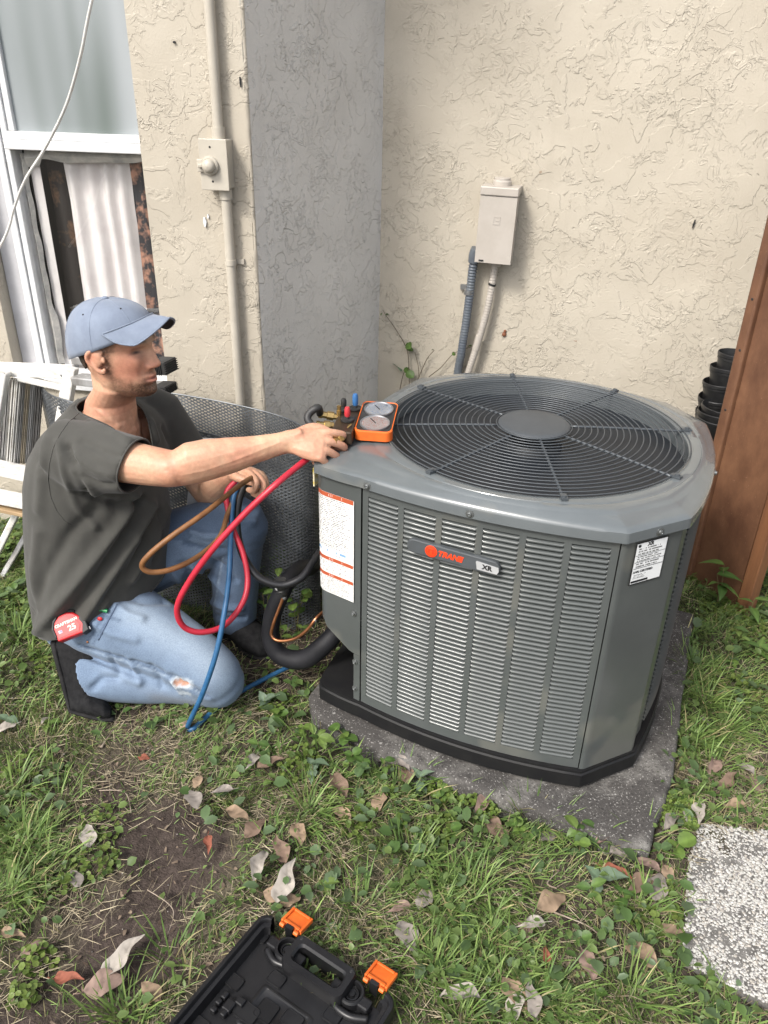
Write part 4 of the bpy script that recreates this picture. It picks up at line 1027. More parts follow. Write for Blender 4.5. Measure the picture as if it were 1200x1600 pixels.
beam('rail', at(5, 580, YL_ - .03), at(-14, 700, YL_ - .05), .036, .04, M['worn_white'], ld, up=(1, 0, 0))
beam('step', at(-40, 722, YL_ - .02), at(66, 746, YL_ - .06), .030, .06, M['worn_white'], ld)
beam('step', at(-40, 768, YL_ - .03), at(70, 790, YL_ - .08), .020, .07, M['worn_white'], ld)
beam('step', at(-40, 782, YL_ - .03), at(70, 805, YL_ - .08), .016, .06, M['raw_wood'], ld)
lA = at(34, 786, YL_ - .02); lB = ong(-20, 895, .0)
beam('leg', lA, lB, .022, .03, M['worn_white'], ld, up=(1, 0, 0))
beam('leg', at(56, 812, YL_ + .06), ong(2, 905, -.02), .020, .024, M['alu'], ld, up=(1, 0, 0))
for p in ((98, 586), (108, 590), (6, 586)):
    q = at(p[0], p[1], YL_ - .045); mb = MB(); mb.lathe([(.007, 0), (.007, .003), (.003, .005), (0, .005)], 10, Matrix.Translation(q) @ Matrix.Rotation(R(90), 4, 'X')); mb.build('rivet', M['steel'], ld, world=True)
# a second, aluminium ladder lies behind the man's head: two ridged rubber feet show past his face
fl = thing('extension_ladder', 'aluminium ladder behind the man with two black ridged rubber feet beside his face', 'ladder', (-.9, 2.3, 0))
for (x0, y0, x1, y1) in ((120, 560, 250, 571), (120, 592, 250, 606)):
    beam('rail', at(x0, y0, 2.30), at(x1, y1, 2.16), .026, .05, M['alu'], fl)
    a = at(x1 - 4, y1, 2.16); b = at(x1 + 17, y1 + 1, 2.145)
    if y0 < 580: pass
    mb = MB(); ex = (b - a).normalized(); Mk = frame3(a, ex, (0, 0, 1)); hh = .018 if y0 < 580 else .012
    mb.box((0, -hh, -.03), ((b - a).length, hh, .03), Mk)
    for k in range(6): mb.box(((b - a).length + .0002, -hh + k * hh / 3 + .001, -.031), ((b - a).length + .004, -hh + k * hh / 3 + hh / 5, .031), Mk)
    for k in range(5): mb.box((.006 + k * .006, -hh - .0005, .0301), (.009 + k * .006, hh, .034), Mk)
    bevel(mb.build('rubber_foot', M['black_rubber'], fl, world=True, smooth=False), .002)
beam('rail', at(236, 684, 2.19), at(352, 690, 2.09), .012, .02, M['white_paint'], fl)
beam('side_bar', at(303, 766, 2.10), at(300, 800, 2.10), .032, .02, M['white_paint'], fl, up=(1, 0, 0))
sm_ = []
for k, (x0, x1, c) in enumerate(((6, 15, 'a'), (17, 31, 'w'), (33, 39, 'a'), (41, 47, 'b'), (49, 55, 'a'), (57, 66, 'd'))):
    m = {'a': M['alu'], 'w': M['worn_white'], 'b': mat('tan_strip', (.44, .38, .28), .6, col2=(.3, .26, .2), nscale=18), 'd': mat('dull_strip', (.16, .15, .14), .6, col2=(.24, .23, .22), nscale=18)}[c]
    yk = 2.43 + .004 * k; a = at((x0 + x1) / 2, 602, yk); b = at((x0 + x1) / 2 - 9, 724, yk - .02); w = (at(x1, 650, yk) - at(x0, 650, yk)).length
    e = (b - a).normalized(); t = Vector((1, 0, 0)); Mk = frame3(a, e, t); mb = MB(); L_ = (b - a).length
    for r in range(5): x = -w / 2 + w * r / 4; mb.box((-.02, x - w * .055, -.008), (L_, x + w * .055, .004 + .003 * (r % 2)), Mk)
    mb.box((-.02, -w / 2, -.012), (L_, w / 2, -.0082), Mk)
    o = mb.build('metal_strip', m, smooth=False)
    tag(o, ['ridged grey aluminium strip furthest left inside the white ladder', 'wide chalky white fluted strip inside the white ladder', 'narrow grey strip just right of the chalky white one', 'tan coloured strip in the middle of the strips in the ladder', 'grey ridged strip between the tan and the dark strip', 'dull dark strip nearest the man in the ladder'][k], 'metal strip', 'loose strips standing in the ladder')

# ------------------------------------------------------------------ the kneeling man
def polyline_on(bvh, pts, step=3.0):
    out = []
    for (x0, y0), (x1, y1) in zip(pts, pts[1:]):
        n = max(1, int(math.hypot(x1 - x0, y1 - y0) / step))
        for k in range(n):
            h = bvh.ray_cast(CAMPOS, ray(x0 + (x1 - x0) * k / n, y0 + (y1 - y0) * k / n))
            if h[0] is not None: out.append(h[0])
    return out
def bvh_of(me):
    return BVHTree.FromPolygons([v.co.copy() for v in me.vertices], [tuple(p.vertices) for p in me.polygons])
def dist_to(v, P):
    if not len(P): return np.full(len(v), 9.0)
    P = np.array([tuple(p) for p in P]); out = np.full(len(v), 9.0)
    lo, hi = P.min(0) - .08, P.max(0) + .08; idx = np.where(((v > lo) & (v < hi)).all(1))[0]
    for k in range(0, len(idx), 4000):
        i = idx[k:k + 4000]; out[i] = np.sqrt(((v[i][:, None, :] - P[None]) ** 2).sum(-1)).min(1)
    return out
def folds(me, lines):
    """raise or press creases along lines seen on the cloth: (pixel points, height, width)"""
    b = bvh_of(me); v = coords(me); nr = normals(me); d = np.zeros(len(v))
    for pts, amp, sig in lines: d += 2.0 * amp * np.exp(-(dist_to(v, polyline_on(b, pts)) / sig) ** 2)
    v = v + nr * d[:, None]; me.vertices.foreach_set('co', v.ravel()); me.update()
def seamdist(me, pts):
    return dist_to(coords(me), polyline_on(bvh_of(me), pts))

man = thing('person', 'kneeling man in a grey shirt, faded jeans and blue cap holding a gauge hose', 'person', (-.75, 1.85, 0))
HC = Vector((-.656, 1.872, 1.006))
yawH = R(-16)
HF = Vector((math.cos(yawH), math.sin(yawH), .02)).normalized()
HL = Vector((-math.sin(yawH), math.cos(yawH), 0)).normalized()
HU = HF.cross(HL).normalized()
def hw(x, y, z): return HC + HF * x + HL * y + HU * z
HEAD = [(-.121, .060, .005, .016), (-.117, .071, -.005, .030), (-.108, .078, -.018, .042), (-.095, .082, -.034, .0515), (-.078, .083, -.052, .0585), (-.060, .083, -.068, .064), (-.042, .084, -.080, .0685),
        (-.022, .084, -.090, .072), (0.0, .083, -.097, .0745), (.018, .089, -.102, .0755), (.035, .091, -.105, .0765), (.055, .088, -.104, .0765), (.075, .078, -.096, .072), (.093, .060, -.080, .061), (.107, .036, -.056, .043), (.116, .010, -.028, .022), (.1185, -.004, -.014, .008)]
HEAD = [(z if z < .04 else .04 + (z - .04) * .84, a, b, c) for z, a, b, c in HEAD]
def head_mesh():
    zs = np.concatenate([np.linspace(-.121, .04, 84), np.linspace(.044, HEAD[-1][0], 24)]); T = np.array(HEAD)
    n = 96; V = []; F = []
    for z in zs:
        xf, xb, w = (np.interp(z, T[:, 0], T[:, i]) for i in (1, 2, 3)); xm = -.012 if z < .08 else (xf + xb) / 2
        xm = min(xm, xf - .015)
        for k in range(n):
            t = 2 * math.pi * k / n; c, s = math.cos(t), math.sin(t)
            ex = .86 if c > 0 else .95
            x = xm + (xf - xm if c > 0 else xm - xb) * math.copysign(abs(c) ** ex, c); y = w * math.copysign(abs(s) ** .92, s)
            V.append([x, y, z])
    V = np.array(V); x, y, z = V.T.copy(); front = np.clip((x - .02) / .05, 0, 1); ay = np.abs(y)
    g = lambda a, s: np.exp(-(a / s) ** 2)
    nose = 1.14 * np.interp(z, [-.054, -.048, -.0435, -.038, -.030, -.018, -.004, .008, .018, .03], [0, .007, .019, .0265, .0270, .0215, .0150, .0105, .007, .002])
    nw = np.interp(z, [-.05, -.040, -.03, -.01, .012], [.0125, .0125, .0105, .0082, .0085])
    dx = nose * g(y, nw) + .0065 * g(ay - .0135, .0055) * g(z + .041, .0075)
    dx += .0075 * g(z - .019, .0085) * g(ay - .026, .020)                    # brow ridge
    dx += -.0130 * g(ay - .031, .0140) * g(z - .001, .0085)                  # eye sockets
    dx += .0060 * g(ay - .031, .0095) * g(z + .001, .0062)                   # lids over the eyes
    dx += .0050 * g(ay - .041, .017) * g(z + .026, .016)                     # cheek bone
    dx += .0085 * g(z + .0645, .0048) * g(y, .017) + .0100 * g(z + .0765, .0050) * g(y, .0155) - .0035 * g(z + .0705, .0022) * g(y, .020)   # pursed lips
    dx += .0035 * g(z + .057, .006) * g(y, .014) - .0045 * g(z + .087, .0055) * g(y, .02) + .0085 * g(z + .105, .0105) * g(y, .019)          # philtrum, chin
    dx += -.003 * g(ay - .030, .007) * g(z + .052, .012)
    dx += .0045 * np.clip((-.045 - z) / .03, 0, 1)
    V[:, 0] = x + dx * front
    V[:, 1] = y * (1 + .05 * g(z + .085, .02) * (x > -.02) * (x < .05)) - np.sign(y) * .004 * g(x - .055, .018) * g(z - .01, .02)
    m = len(zs)
    for i in range(m - 1):
        for k in range(n): k2 = (k + 1) % n; F.append((i * n + k, i * n + k2, (i + 1) * n + k2, (i + 1) * n + k))
    F.append(tuple(reversed(range(n)))); F.append(tuple((m - 1) * n + k for k in range(n)))
    return V, F
hv, hf = head_mesh()
body = MB()
body.add([hw(*p) for p in hv], hf)
def ear(mb, s):
    c = [(.006, .030), (-.004, .036), (-.017, .034), (-.026, .024), (-.028, .010), (-.023, -.005), (-.014, -.016), (-.006, -.026), (.003, -.030), (.007, -.022)]
    P = [hw(x + .003, s * (.0765 + .012 * max(0, -x / .028)), z * .80 - .018) for x, z in c]
    mb.limb(P, [.0055, .0058, .0058, .0056, .0054, .0052, .0055, .0068, .0065, .005], n=10, sub=3)
    mb.ellipsoid(hw(-.004, s * .0815, -.008), HF * .015 , HL * .0062, HU * .023, 14, 10)
    mb.ellipsoid(hw(.013, s * .079, -.012), HF * .005, HL * .005, HU * .008, 10, 8)
ear(body, 1); ear(body, -1)
# neck, trunk and limbs
SH_R = Vector((-.765, 1.768, .765)); SH_L = Vector((-.650, 2.060, .765))
EL_R = at(268, 733, 1.655); WR_R = at(452, 690, 1.715)
EL_L = Vector((-.520, 2.075, .505)); WR_L = at(366, 738, 1.93)
NB = Vector((-.712, 1.908, .815))
body.loft([(NB + Vector((-.01, 0, -.06)), Vector((.075, 0, 0)), Vector((0, .10, 0))), (NB, Vector((.066, -.01, 0)), Vector((.01, .072, 0))), (NB + Vector((.008, -.004, .04)), Vector((.060, -.015, 0)), Vector((.014, .062, 0))),
           (HC + HF * -.018 + HU * -.105, HF * .058, HL * .058), (HC + HF * -.022 + HU * -.06, HF * .054, HL * .055), (HC + HF * -.02, HF * .04, HL * .05)], 24)
for s in (-1, 1): body.limb([hw(-.030, s * .058, -.035), (hw(.0, s * .045, -.11) + NB) / 2 + Vector((.0, 0, .01)), NB + Vector((.045, -.02 + s * .012, -.01))], [.012, .0135, .012], n=10)
body.limb([(-.86, 1.92, .22), (-.80, 1.915, .45), (-.75, 1.915, .66), (-.72, 1.91, .77)], [.13, .125, .12, .08], n=20)
body.limb([SH_L + Vector((-.02, -.05, -.03)), SH_R + Vector((.0, .05, -.03))], [.055, .055], n=14)
def lerp(a, b, t): return a + (b - a) * t
# right arm: heavy forearm, bony elbow
body.limb([SH_R + Vector((.02, 0, 0)), lerp(SH_R, EL_R, .35) + Vector((0, 0, .004)), lerp(SH_R, EL_R, .7), EL_R], [.056, .056, .049, .043], n=20, sub=5)
fa = (WR_R - EL_R).normalized(); fup = Vector((0, -.25, 1)); fup = (fup - fa * fup.dot(fa)).normalized(); fs = fa.cross(fup)
body.loft([(EL_R - fa * .035, fup * .014, fs * .014), (EL_R - fa * .022 - fup * .004, fup * .032, fs * .030), (EL_R - fup * .003, fup * .041, fs * .038), (lerp(EL_R, WR_R, .16) + fup * .003, fup * .053, fs * .044), (lerp(EL_R, WR_R, .32) + fup * .003, fup * .051, fs * .043), (lerp(EL_R, WR_R, .52), fup * .0435, fs * .0375),
           (lerp(EL_R, WR_R, .74), fup * .033, fs * .028), (lerp(EL_R, WR_R, .90), fup * .0295, fs * .0235), (WR_R, fup * .0295, fs * .0225), (WR_R + fa * .018, fup * .030, fs * .0215), (WR_R + fa * .034, fup * .030, fs * .017)], 20)
body.limb([SH_L, lerp(SH_L, EL_L, .5), EL_L], [.060, .05, .043], n=18); 
body.limb([EL_L, lerp(EL_L, WR_L, .3), lerp(EL_L, WR_L, .7), WR_L], [.043, .046, .034, .026], n=18)
def hand(mb, W, h, n, c, sc=1.0, curl=1.0, mir=1):
    """W wrist, h along the hand, n out of its back, c from index to little finger"""
    h, n, c = h.normalized(), n.normalized(), c.normalized()
    p = lambda a, b, d: W + (h * a + c * b + n * d) * sc
    mb.loft([(p(-.030, 0, 0), c * .016 * sc, n * .011 * sc), (p(-.012, 0, 0), c * .0285 * sc, n * .0205 * sc), (p(.010, 0, .0), c * .031 * sc, n * .021 * sc), (p(.035, .002, .002), c * .037 * sc, n * .0205 * sc), (p(.060, .003, .003), c * .041 * sc, n * .0185 * sc), (p(.080, .002, .002), c * .041 * sc, n * .015 * sc), (p(.090, .002, -.001), c * .038 * sc, n * .010 * sc)], 20)
    fin = [(-.033, .084, .046, .026, .022, .0100), (-.011, .090, .050, .031, .024, .0103), (.012, .086, .046, .029, .023, .0098), (.034, .075, .037, .023, .020, .0088)]
    for i, (b, a, l1, l2, l3, r) in enumerate(fin):
        k = p(a, b, .004); spread = (i - 1.5) * .13
        a1, a2, a3 = R(30 + 9 * i) * curl, R(112 + 6 * i) * curl, R(178 + 6 * i) * curl
        d = lambda an: (h * math.cos(an) - n * math.sin(an) + c * spread * math.cos(an)).normalized()
        q1 = k + d(a1) * l1 * sc; q2 = q1 + d(a2) * l2 * sc; q3 = q2 + d(a3) * l3 * sc
        mb.limb([p(a - .035, b * .85, -.001), k, q1, q2, q3], [r * .85 * sc, r * 1.02 * sc, r * .93 * sc, r * .90 * sc, r * .80 * sc], n=12, sub=5)
        mb.ellipsoid(k + n * .0015 * sc, h * .010 * sc, c * .0075 * sc, n * .0085 * sc, 10, 8)
    t0 = p(.018, -.024, -.006); t1 = p(.050, -.046, -.012); t2 = p(.082, -.044, -.018); t3 = p(.106, -.034, -.022)
    mb.limb([t0, t1, t2, t3], [.0165 * sc, .0135 * sc, .0115 * sc, .0092 * sc], n=12, sub=5)
    return t3
hR = Vector((1, -.02, -.10)); nRr = Vector((.06, -.72, .70)); nRr = (nRr - hR * hR.dot(nRr) / hR.length_squared).normalized(); cR = hR.normalized().cross(nRr).normalized()
if cR.z > 0: cR = -cR
hand(body, WR_R + fa * .002, hR, nRr, cR, 0.98)
hLd = Vector((.75, -.45, .15)); nLl = Vector((.3, .3, .9)); nLl = (nLl - hLd * hLd.dot(nLl) / hLd.length_squared).normalized(); cL = hLd.normalized().cross(nLl).normalized()
hand(body, WR_L, hLd, nLl, -cL if cL.y < 0 else cL, 0.93)
# legs inside the trousers
HIP_R = Vector((-.845, 1.825, .235)); KN_R = Vector((-.462, 1.735, .092)); AN_R = at(130, 1046, 1.735)
HIP_L = Vector((-.80, 2.01, .27)); KN_L = Vector((-.432, 2.02, .425)); AN_L = Vector((-.462, 2.03, .085))
body.limb([HIP_R, lerp(HIP_R, KN_R, .5), KN_R], [.09, .08, .055]); body.limb([KN_R, lerp(KN_R, AN_R, .4) - Vector((0, 0, .02)), AN_R], [.05, .048, .036])
body.limb([HIP_L, lerp(HIP_L, KN_L, .5), KN_L], [.09, .08, .06]); body.limb([KN_L, lerp(KN_L, AN_L, .4), AN_L], [.055, .052, .036])
bme = remesh(body, .0026, 0, 'body')
v = coords(bme)
loc = np.stack([(v - np.array(HC)) @ np.array(HF), (v - np.array(HC)) @ np.array(HL), (v - np.array(HC)) @ np.array(HU)], -1)
face = np.clip(1 - np.abs(loc / np.array([.15, .10, .15])).max(1) * 1.0, 0, 1) > 0
wgt = np.where(face, .35, 1.0)
relax(bme, 4, .5, wgt)
v = coords(bme)
jm = np.zeros(len(v))
for p_, r_ in ((EL_R, .045), (WR_R - fa * .008, .046), (EL_L, .04), (WR_L, .03), (lerp(EL_R, WR_R, .2), .04)): jm = np.maximum(jm, np.exp(-(np.linalg.norm(v - np.array(p_), axis=1) / r_) ** 4))
e_ = np.empty(len(bme.edges) * 2, np.int64); bme.edges.foreach_get('vertices', e_); e_ = e_.reshape(-1, 2); cn_ = np.bincount(e_.ravel(), minlength=len(v))[:, None]
for _ in range(45):
    s_ = np.stack([np.bincount(e_[:, 0], v[e_[:, 1], a], len(v)) + np.bincount(e_[:, 1], v[e_[:, 0], a], len(v)) for a in range(3)], -1); v = v + (s_ / np.maximum(cn_, 1) - v) * .5 * jm[:, None]
bme.vertices.foreach_set('co', v.ravel()); bme.update()
folds(bme, [([(285, 742), (320, 735), (360, 722), (400, 706), (440, 690)], .0006, .0035), ([(310, 760), (350, 748), (395, 728), (430, 712)], .0005, .003), ([(340, 712), (380, 702), (420, 690)], .0004, .003), ([(462, 680), (480, 672), (500, 668)], .0006, .0028), ([(462, 690), (482, 687), (497, 688)], .0006, .0028), ([(460, 700), (474, 704), (486, 708)], .0005, .0028),
    ([(262, 735), (275, 748), (285, 760)], -.0012, .006), ([(150, 640), (170, 655), (190, 668)], .0012, .006), ([(205, 655), (215, 675)], .001, .005)])
v = coords(bme); nrv = normals(bme)
# skin colour: weathered face, stubble, brows, lips, lashes, painted crease shade; sun-reddened neck and forearms
col = np.tile(np.array([.56, .320, .212]), (len(v), 1))
def paint(mask, c): 
    global col
    m = np.clip(mask, 0, 1)[:, None]; col = col * (1 - m) + np.array(c) * m
lx, ly, lz = loc.T; ay = np.abs(ly); gg = lambda a, s: np.exp(-(a / s) ** 2)
mott = fbm(v[:, 0] * 60 + v[:, 1] * 40, v[:, 2] * 60, 51, 3); mot2 = fbm(v[:, 0] * 17 + v[:, 1] * 13, v[:, 2] * 17 - v[:, 1] * 9, 57, 4); col = col * (0.84 + .30 * mott)[:, None] * (1 + (mot2[:, None] - .5) * np.array([.15, .55, .55]))
inhead = (np.abs(lz) < .17) & (np.abs(lx) < .15) & (ay < .13)
paint(inhead * .55 * gg(lx - .06, .05) * gg(ay - .045, .03) * gg(lz + .03, .03), (.50, .19, .125))
paint(inhead * .5 * gg(lx - .11, .02) * gg(lz + .038, .014), (.50, .19, .13))
paint(inhead * .5 * gg(lx + .015, .03) * (ay > .068) * gg(lz, .04), (.50, .18, .12))
paint(inhead * .35 * (lz < -.10), (.44, .17, .11))
hairn = .55 + .6 * vnoise(v[:, 0] * 420 + v[:, 1] * 300, v[:, 2] * 420, 77)
bl_ = np.interp(lx, [0, .02, .045, .065, .09], [-.030, -.034, -.056, -.066, -.060]); jaw = inhead * np.clip((bl_ - lz) / .020, 0, 1) * (.72 + .5 * gg(lx - .075, .022)) * np.clip((lx + .004) / .018, 0, 1) * np.clip((lz + .150) / .03, 0, 1)
side_b = inhead * np.maximum(gg(lx - .016, .012), gg(lx - .020, .020) * (lz > .006)) * np.clip((.06 - lz) / .01, 0, 1) * np.clip((lz + .07) / .02, 0, 1) * (ay > .045) * (ay < .0785)
lips = inhead * gg(ly, .019) * gg(lz + .0705, .0095) * (lx > .07)
paint(np.maximum(jaw * .86, side_b * .85) * hairn * (1 - lips), (.085, .045, .028))
paint(inhead * gg(ly, .024) * gg(lz + .056, .0055) * (lx > .07) * .75 * hairn, (.06, .035, .02))
paint(inhead * gg(ly, .024) * gg(lz + .102, .016) * (lx > .055) * .85 * hairn, (.055, .032, .02)); paint(inhead * gg(ay - .026, .006) * gg(lz + .078, .018) * (lx > .05) * .7 * hairn, (.06, .035, .022))
paint(lips * .85, (.42, .135, .11)); paint(inhead * gg(lz + .0705, .0018) * gg(ly, .02) * (lx > .07) * .9, (.10, .03, .025))  # lip colour, then a dark line painted for shade between the lips
paint(inhead * gg(lz - .0225 - .004 * gg(ay - .03, .012), .0055) * gg(ay - .030, .017) * (lx > .03) * .85, (.05, .028, .018))
paint(inhead * gg(lz + .0012 + .18 * (ay - .031) ** 2 / .02, .0040) * gg(ay - .031, .0125) * (lx > .03) * .98, (.03, .015, .012))
paint(inhead * gg(lz - .0085, .0035) * gg(ay - .030, .016) * (lx > .03) * .45, (.25, .11, .08)); paint(inhead * gg(lz + .0125, .004) * gg(ay - .028, .012) * (lx > .04) * .25, (.30, .14, .11)); paint(inhead * gg(ay - .0205, .0028) * gg(lz + .040, .010) * (lx > .07) * .45, (.28, .11, .08))  # shade painted in lid folds, under the eyes and beside the nose
paint(inhead * gg(ay - .0115, .0030) * gg(lz + .0455, .0026) * (lx > .08) * .85, (.09, .03, .025))  # nostril shade painted as dark spots
paint(np.exp(-(((v - np.array(hw(.028, -.055, -.145))) ** 2).sum(1)) / .0028 ** 2) * .9, (.10, .04, .03))
fing = (v[:, 0] > WR_R.x - .02); paint(fing * .35 * mott, (.52, .22, .15))
d_el = np.sqrt(((v - np.array(EL_R)) ** 2).sum(1)); paint(.35 * gg(d_el - .03, .03), (.50, .19, .12))
vv = v + nrv * ((mott - .5) * .0006)[:, None]; bme.vertices.foreach_set('co', vv.ravel())
setcol(bme, col)
M['skin'] = mat('skin', (1, 1, 1), 0.46, col2=(.86, .84, .83), nscale=120, detail=5, bump=.22, bscale=420, bdist=.0006, attr='Col', sss=.12, spec=.42)
bme.materials.append(M['skin']); bme.polygons.foreach_set('use_smooth', [True] * len(bme.polygons))
skin = link('body', bme, man, world=True)

# hair at the back and the side, under the cap
hm = MB(); keep = []
hv2 = np.array(hv); cen = np.array([-.01, 0, .0])
for f in hf:
    if len(f) != 4: continue
    c = hv2[list(f)].mean(0); low = -.072 + .05 * max(0, min(1, (c[0] + .095) / .07))
    if low < c[2] < .022 and c[0] < .002 and not (abs(c[1]) > .055 and c[0] > -.045 and c[2] < .028): keep.append(f)
us = sorted({i for f in keep for i in f}); mp_ = {i: k for k, i in enumerate(us)}
P = []
for i in us:
    q = hv2[i]; d = np.array([q[0] + .01, q[1], 0]); d = d / np.linalg.norm(d); r = .0045 + .0018 * float(vnoise(q[1] * 500 + q[0] * 400, q[2] * 90, 5)); P.append(hw(*(q + d * r)))
hm.add(P, [tuple(mp_[i] for i in f) for f in keep])
solid(hm.build('hair', mat('brown_hair', (.022, .014, .010), .65, col2=(.06, .036, .022), nscale=260, stretch=(1, 1, .2), bump=.6, bscale=500), man, world=True, angle=180), .004, -1)

# cap: six panelled crown, curved bill, strap at the back
M['cap'] = mat('cap_cloth', (.185, .222, .290), .85, col2=(.150, .182, .245), nscale=26, detail=6, bump=.25, bscale=700, bdist=.0006, sheen=.2)
cm = MB(); V = []; F = []; ncp, nrp = 72, 22
def cap_base(t):
    c = math.cos(t); return .043 * (c + 1) / 2 + .004 * (1 - (c + 1) / 2) - .042 * ((1 - c) / 2) ** 1.6
for j in range(nrp + 1):
    u = j / nrp
    for k in range(ncp):
        t = 2 * math.pi * k / ncp; c, s = math.cos(t), math.sin(t); zb = cap_base(t); ph = u * math.pi / 2
        rx = .1015 if c > 0 else .1225; prof_ = math.cos(ph) ** .78 if u < 1 else 0
        bul = 1 + .018 * math.sin(ph * 2) ; seam = 1 - .010 * sum(math.exp(-(((t - (R(30) + R(60) * q_) + math.pi) % (2 * math.pi) - math.pi) / .045) ** 2) for q_ in range(6)) * (1 - u * .3) * (u > .04)
        wr = 1 + .022 * (float(fbm(t * 5, u * 4, 13, 3)) - .5) * (1.6 if c < .3 else .6)
        r = prof_ * bul * seam * wr
        V.append(hw(-.005 + rx * c * r - .008 * math.sin(ph), .0890 * s * r, zb + (.113 - zb) * math.sin(ph) ** .88))
for j in range(nrp):
    for k in range(ncp): k2 = (k + 1) % ncp; F.append((j * ncp + k, j * ncp + k2, (j + 1) * ncp + k2, (j + 1) * ncp + k))
cm.add(V, F); cap = cm.build('cap', M['cap'], man, world=True, angle=180); solid(cap, .0022, -1)
bm_ = MB(); V = []; F = []; nb1, nb2 = 40, 12
for j in range(nb2 + 1):
    w = j / nb2
    for k in range(nb1 + 1):
        s_ = -1 + 2 * k / nb1; t = s_ * R(72); c, s = math.cos(t), math.sin(t)
        ix, iy = -.005 + .1005 * c, .0885 * s
        ext = .058 * max(0.0, 1 - abs(s_) ** 3.0) ** .5
        V.append(hw(ix + ext * w * (.96 + .04 * c), iy * (1 + .03 * w), .080 - .027 * abs(s_) ** 1.6 - (.041 * min(abs(s_), .72) ** 1.2 + .010) * w * min(1, ext / .045) + .010 * math.sin(w * math.pi * .5) * (1 - s_ * s_)))
for j in range(nb2):
    for k in range(nb1): i = j * (nb1 + 1) + k; F.append((i, i + nb1 + 1, i + nb1 + 2, i + 1))
bm_.add(V, F); bill = bm_.build('cap_bill', M['cap'], cap, world=True, angle=180); bill.data.materials.append(mat('bill_underside', (.03, .028, .03), .9)); so = solid(bill, .0036, -1); so.modifiers['solidify'].material_offset = 1
mb = MB(); mb.tube([Vector(V[nb2 * (nb1 + 1) + k]) for k in range(nb1 + 1)], .0022, n=6); mb.build('bill_edge', M['cap'], cap, world=True)
mb = MB(); mb.tube([Vector(V[k]) + HU * .001 for k in range(nb1 + 1)], .0020, n=6); mb.build('bill_seam', M['cap'], cap, world=True)
mb = MB(); mb.ellipsoid(hw(-.013, 0, .1145), HF * .008, HL * .008, HU * .004, 12, 8); mb.build('top_button', M['cap'], cap, world=True)
for q_ in range(6):
    t = R(30) + R(60) * q_; c, s = math.cos(t), math.sin(t); zb = cap_base(t); rx = .1015 if c > 0 else .1225; P = []
    for u in np.linspace(.02, .97, 16):
        ph = u * math.pi / 2; r = math.cos(ph) ** .78 * (1 + .018 * math.sin(ph * 2)) * (1 - .010 * (1 - u * .3)) + .004; P.append(hw(-.005 + rx * c * r - .008 * math.sin(ph), .0890 * s * r, zb + (.113 - zb) * math.sin(ph) ** .88))
    mb = MB(); mb.tube(P, .0010, n=5); mb.build('panel_seam', M['cap'], cap, world=True)
for t, u in ((math.pi * 1.83, .6), (math.pi * 1.42, .55), (math.pi * 1.15, .55)):
    c, s = math.cos(t), math.sin(t); ph = u * math.pi / 2; zb = cap_base(t); r = math.cos(ph) ** .78 * 1.022; rx = .1015 if c > 0 else .1225
    mb = MB(); q = hw(-.005 + rx * c * r - .008 * math.sin(ph), .0890 * s * r, zb + (.113 - zb) * math.sin(ph) ** .88); mb.ellipsoid(q, HF * .0022, HL * .0022, HU * .0022, 8, 6); mb.build('eyelet', M['dark'], cap, world=True)

# shirt
Fb = Vector((.88, -.47, 0)); Lb = Vector((.47, .88, 0))
sh = MB()
def tr(c, w, dvec, dl): d = Vector(dvec).normalized(); return (Vector(c), d * dl, Lb * w)
sh.loft([tr((-.822, 1.905, .205), .188, (.80, -.42, .42), .195), tr((-.818, 1.905, .235), .200, (.80, -.42, .42), .212), tr((-.808, 1.905, .33), .208, (.84, -.44, .3), .196), tr((-.795, 1.908, .44), .212, (.87, -.46, .16), .182), tr((-.782, 1.912, .55), .213, (.88, -.47, .06), .168),
         tr((-.765, 1.915, .65), .217, (.88, -.47, 0), .156), tr((-.750, 1.916, .72), .214, (.88, -.47, -.02), .140), tr((-.738, 1.916, .77), .190, (.88, -.47, -.04), .120), tr((-.727, 1.914, .805), .140, (.88, -.47, -.06), .100), tr((-.720, 1.912, .830), .096, (.86, -.46, -.15), .086)], 36)
SE = lerp(SH_R, EL_R, .60)
sa = (EL_R - SH_R).normalized(); su = Vector((0, 0, 1)); su = (su - sa * su.dot(sa)).normalized(); ss = sa.cross(su)
sh.loft([(SH_R - sa * .07 + Vector((0, .06, -.02)), su * .06, ss * .06), (SH_R - sa * .03, su * .082, ss * .075), (SH_R + sa * .01 + su * -.004, su * .088, ss * .080), (lerp(SH_R, SE, .5) - su * .006, su * .083, ss * .074), (SE - su * .005, su * .071, ss * .066), (SE + sa * .06 - su * .004, su * .066, ss * .062)], 28)
SEL = lerp(SH_L, EL_L, .62); sal = (EL_L - SH_L).normalized(); sul = Vector((1, 0, 0)); sul = (sul - sal * sul.dot(sal)).normalized(); ssl = sal.cross(sul)
sh.loft([(SH_L - sal * .075 + Vector((-.01, -.02, 0)), sul * .03, ssl * .03), (SH_L - sal * .045 + Vector((-.01, -.02, 0)), sul * .065, ssl * .06), (SH_L - sal * .0, sul * .080, ssl * .070), (lerp(SH_L, SEL, .5), sul * .078, ssl * .07), (SEL, sul * .074, ssl * .068)], 24)
sme = remesh(sh, .0062, 10, 'shirt')
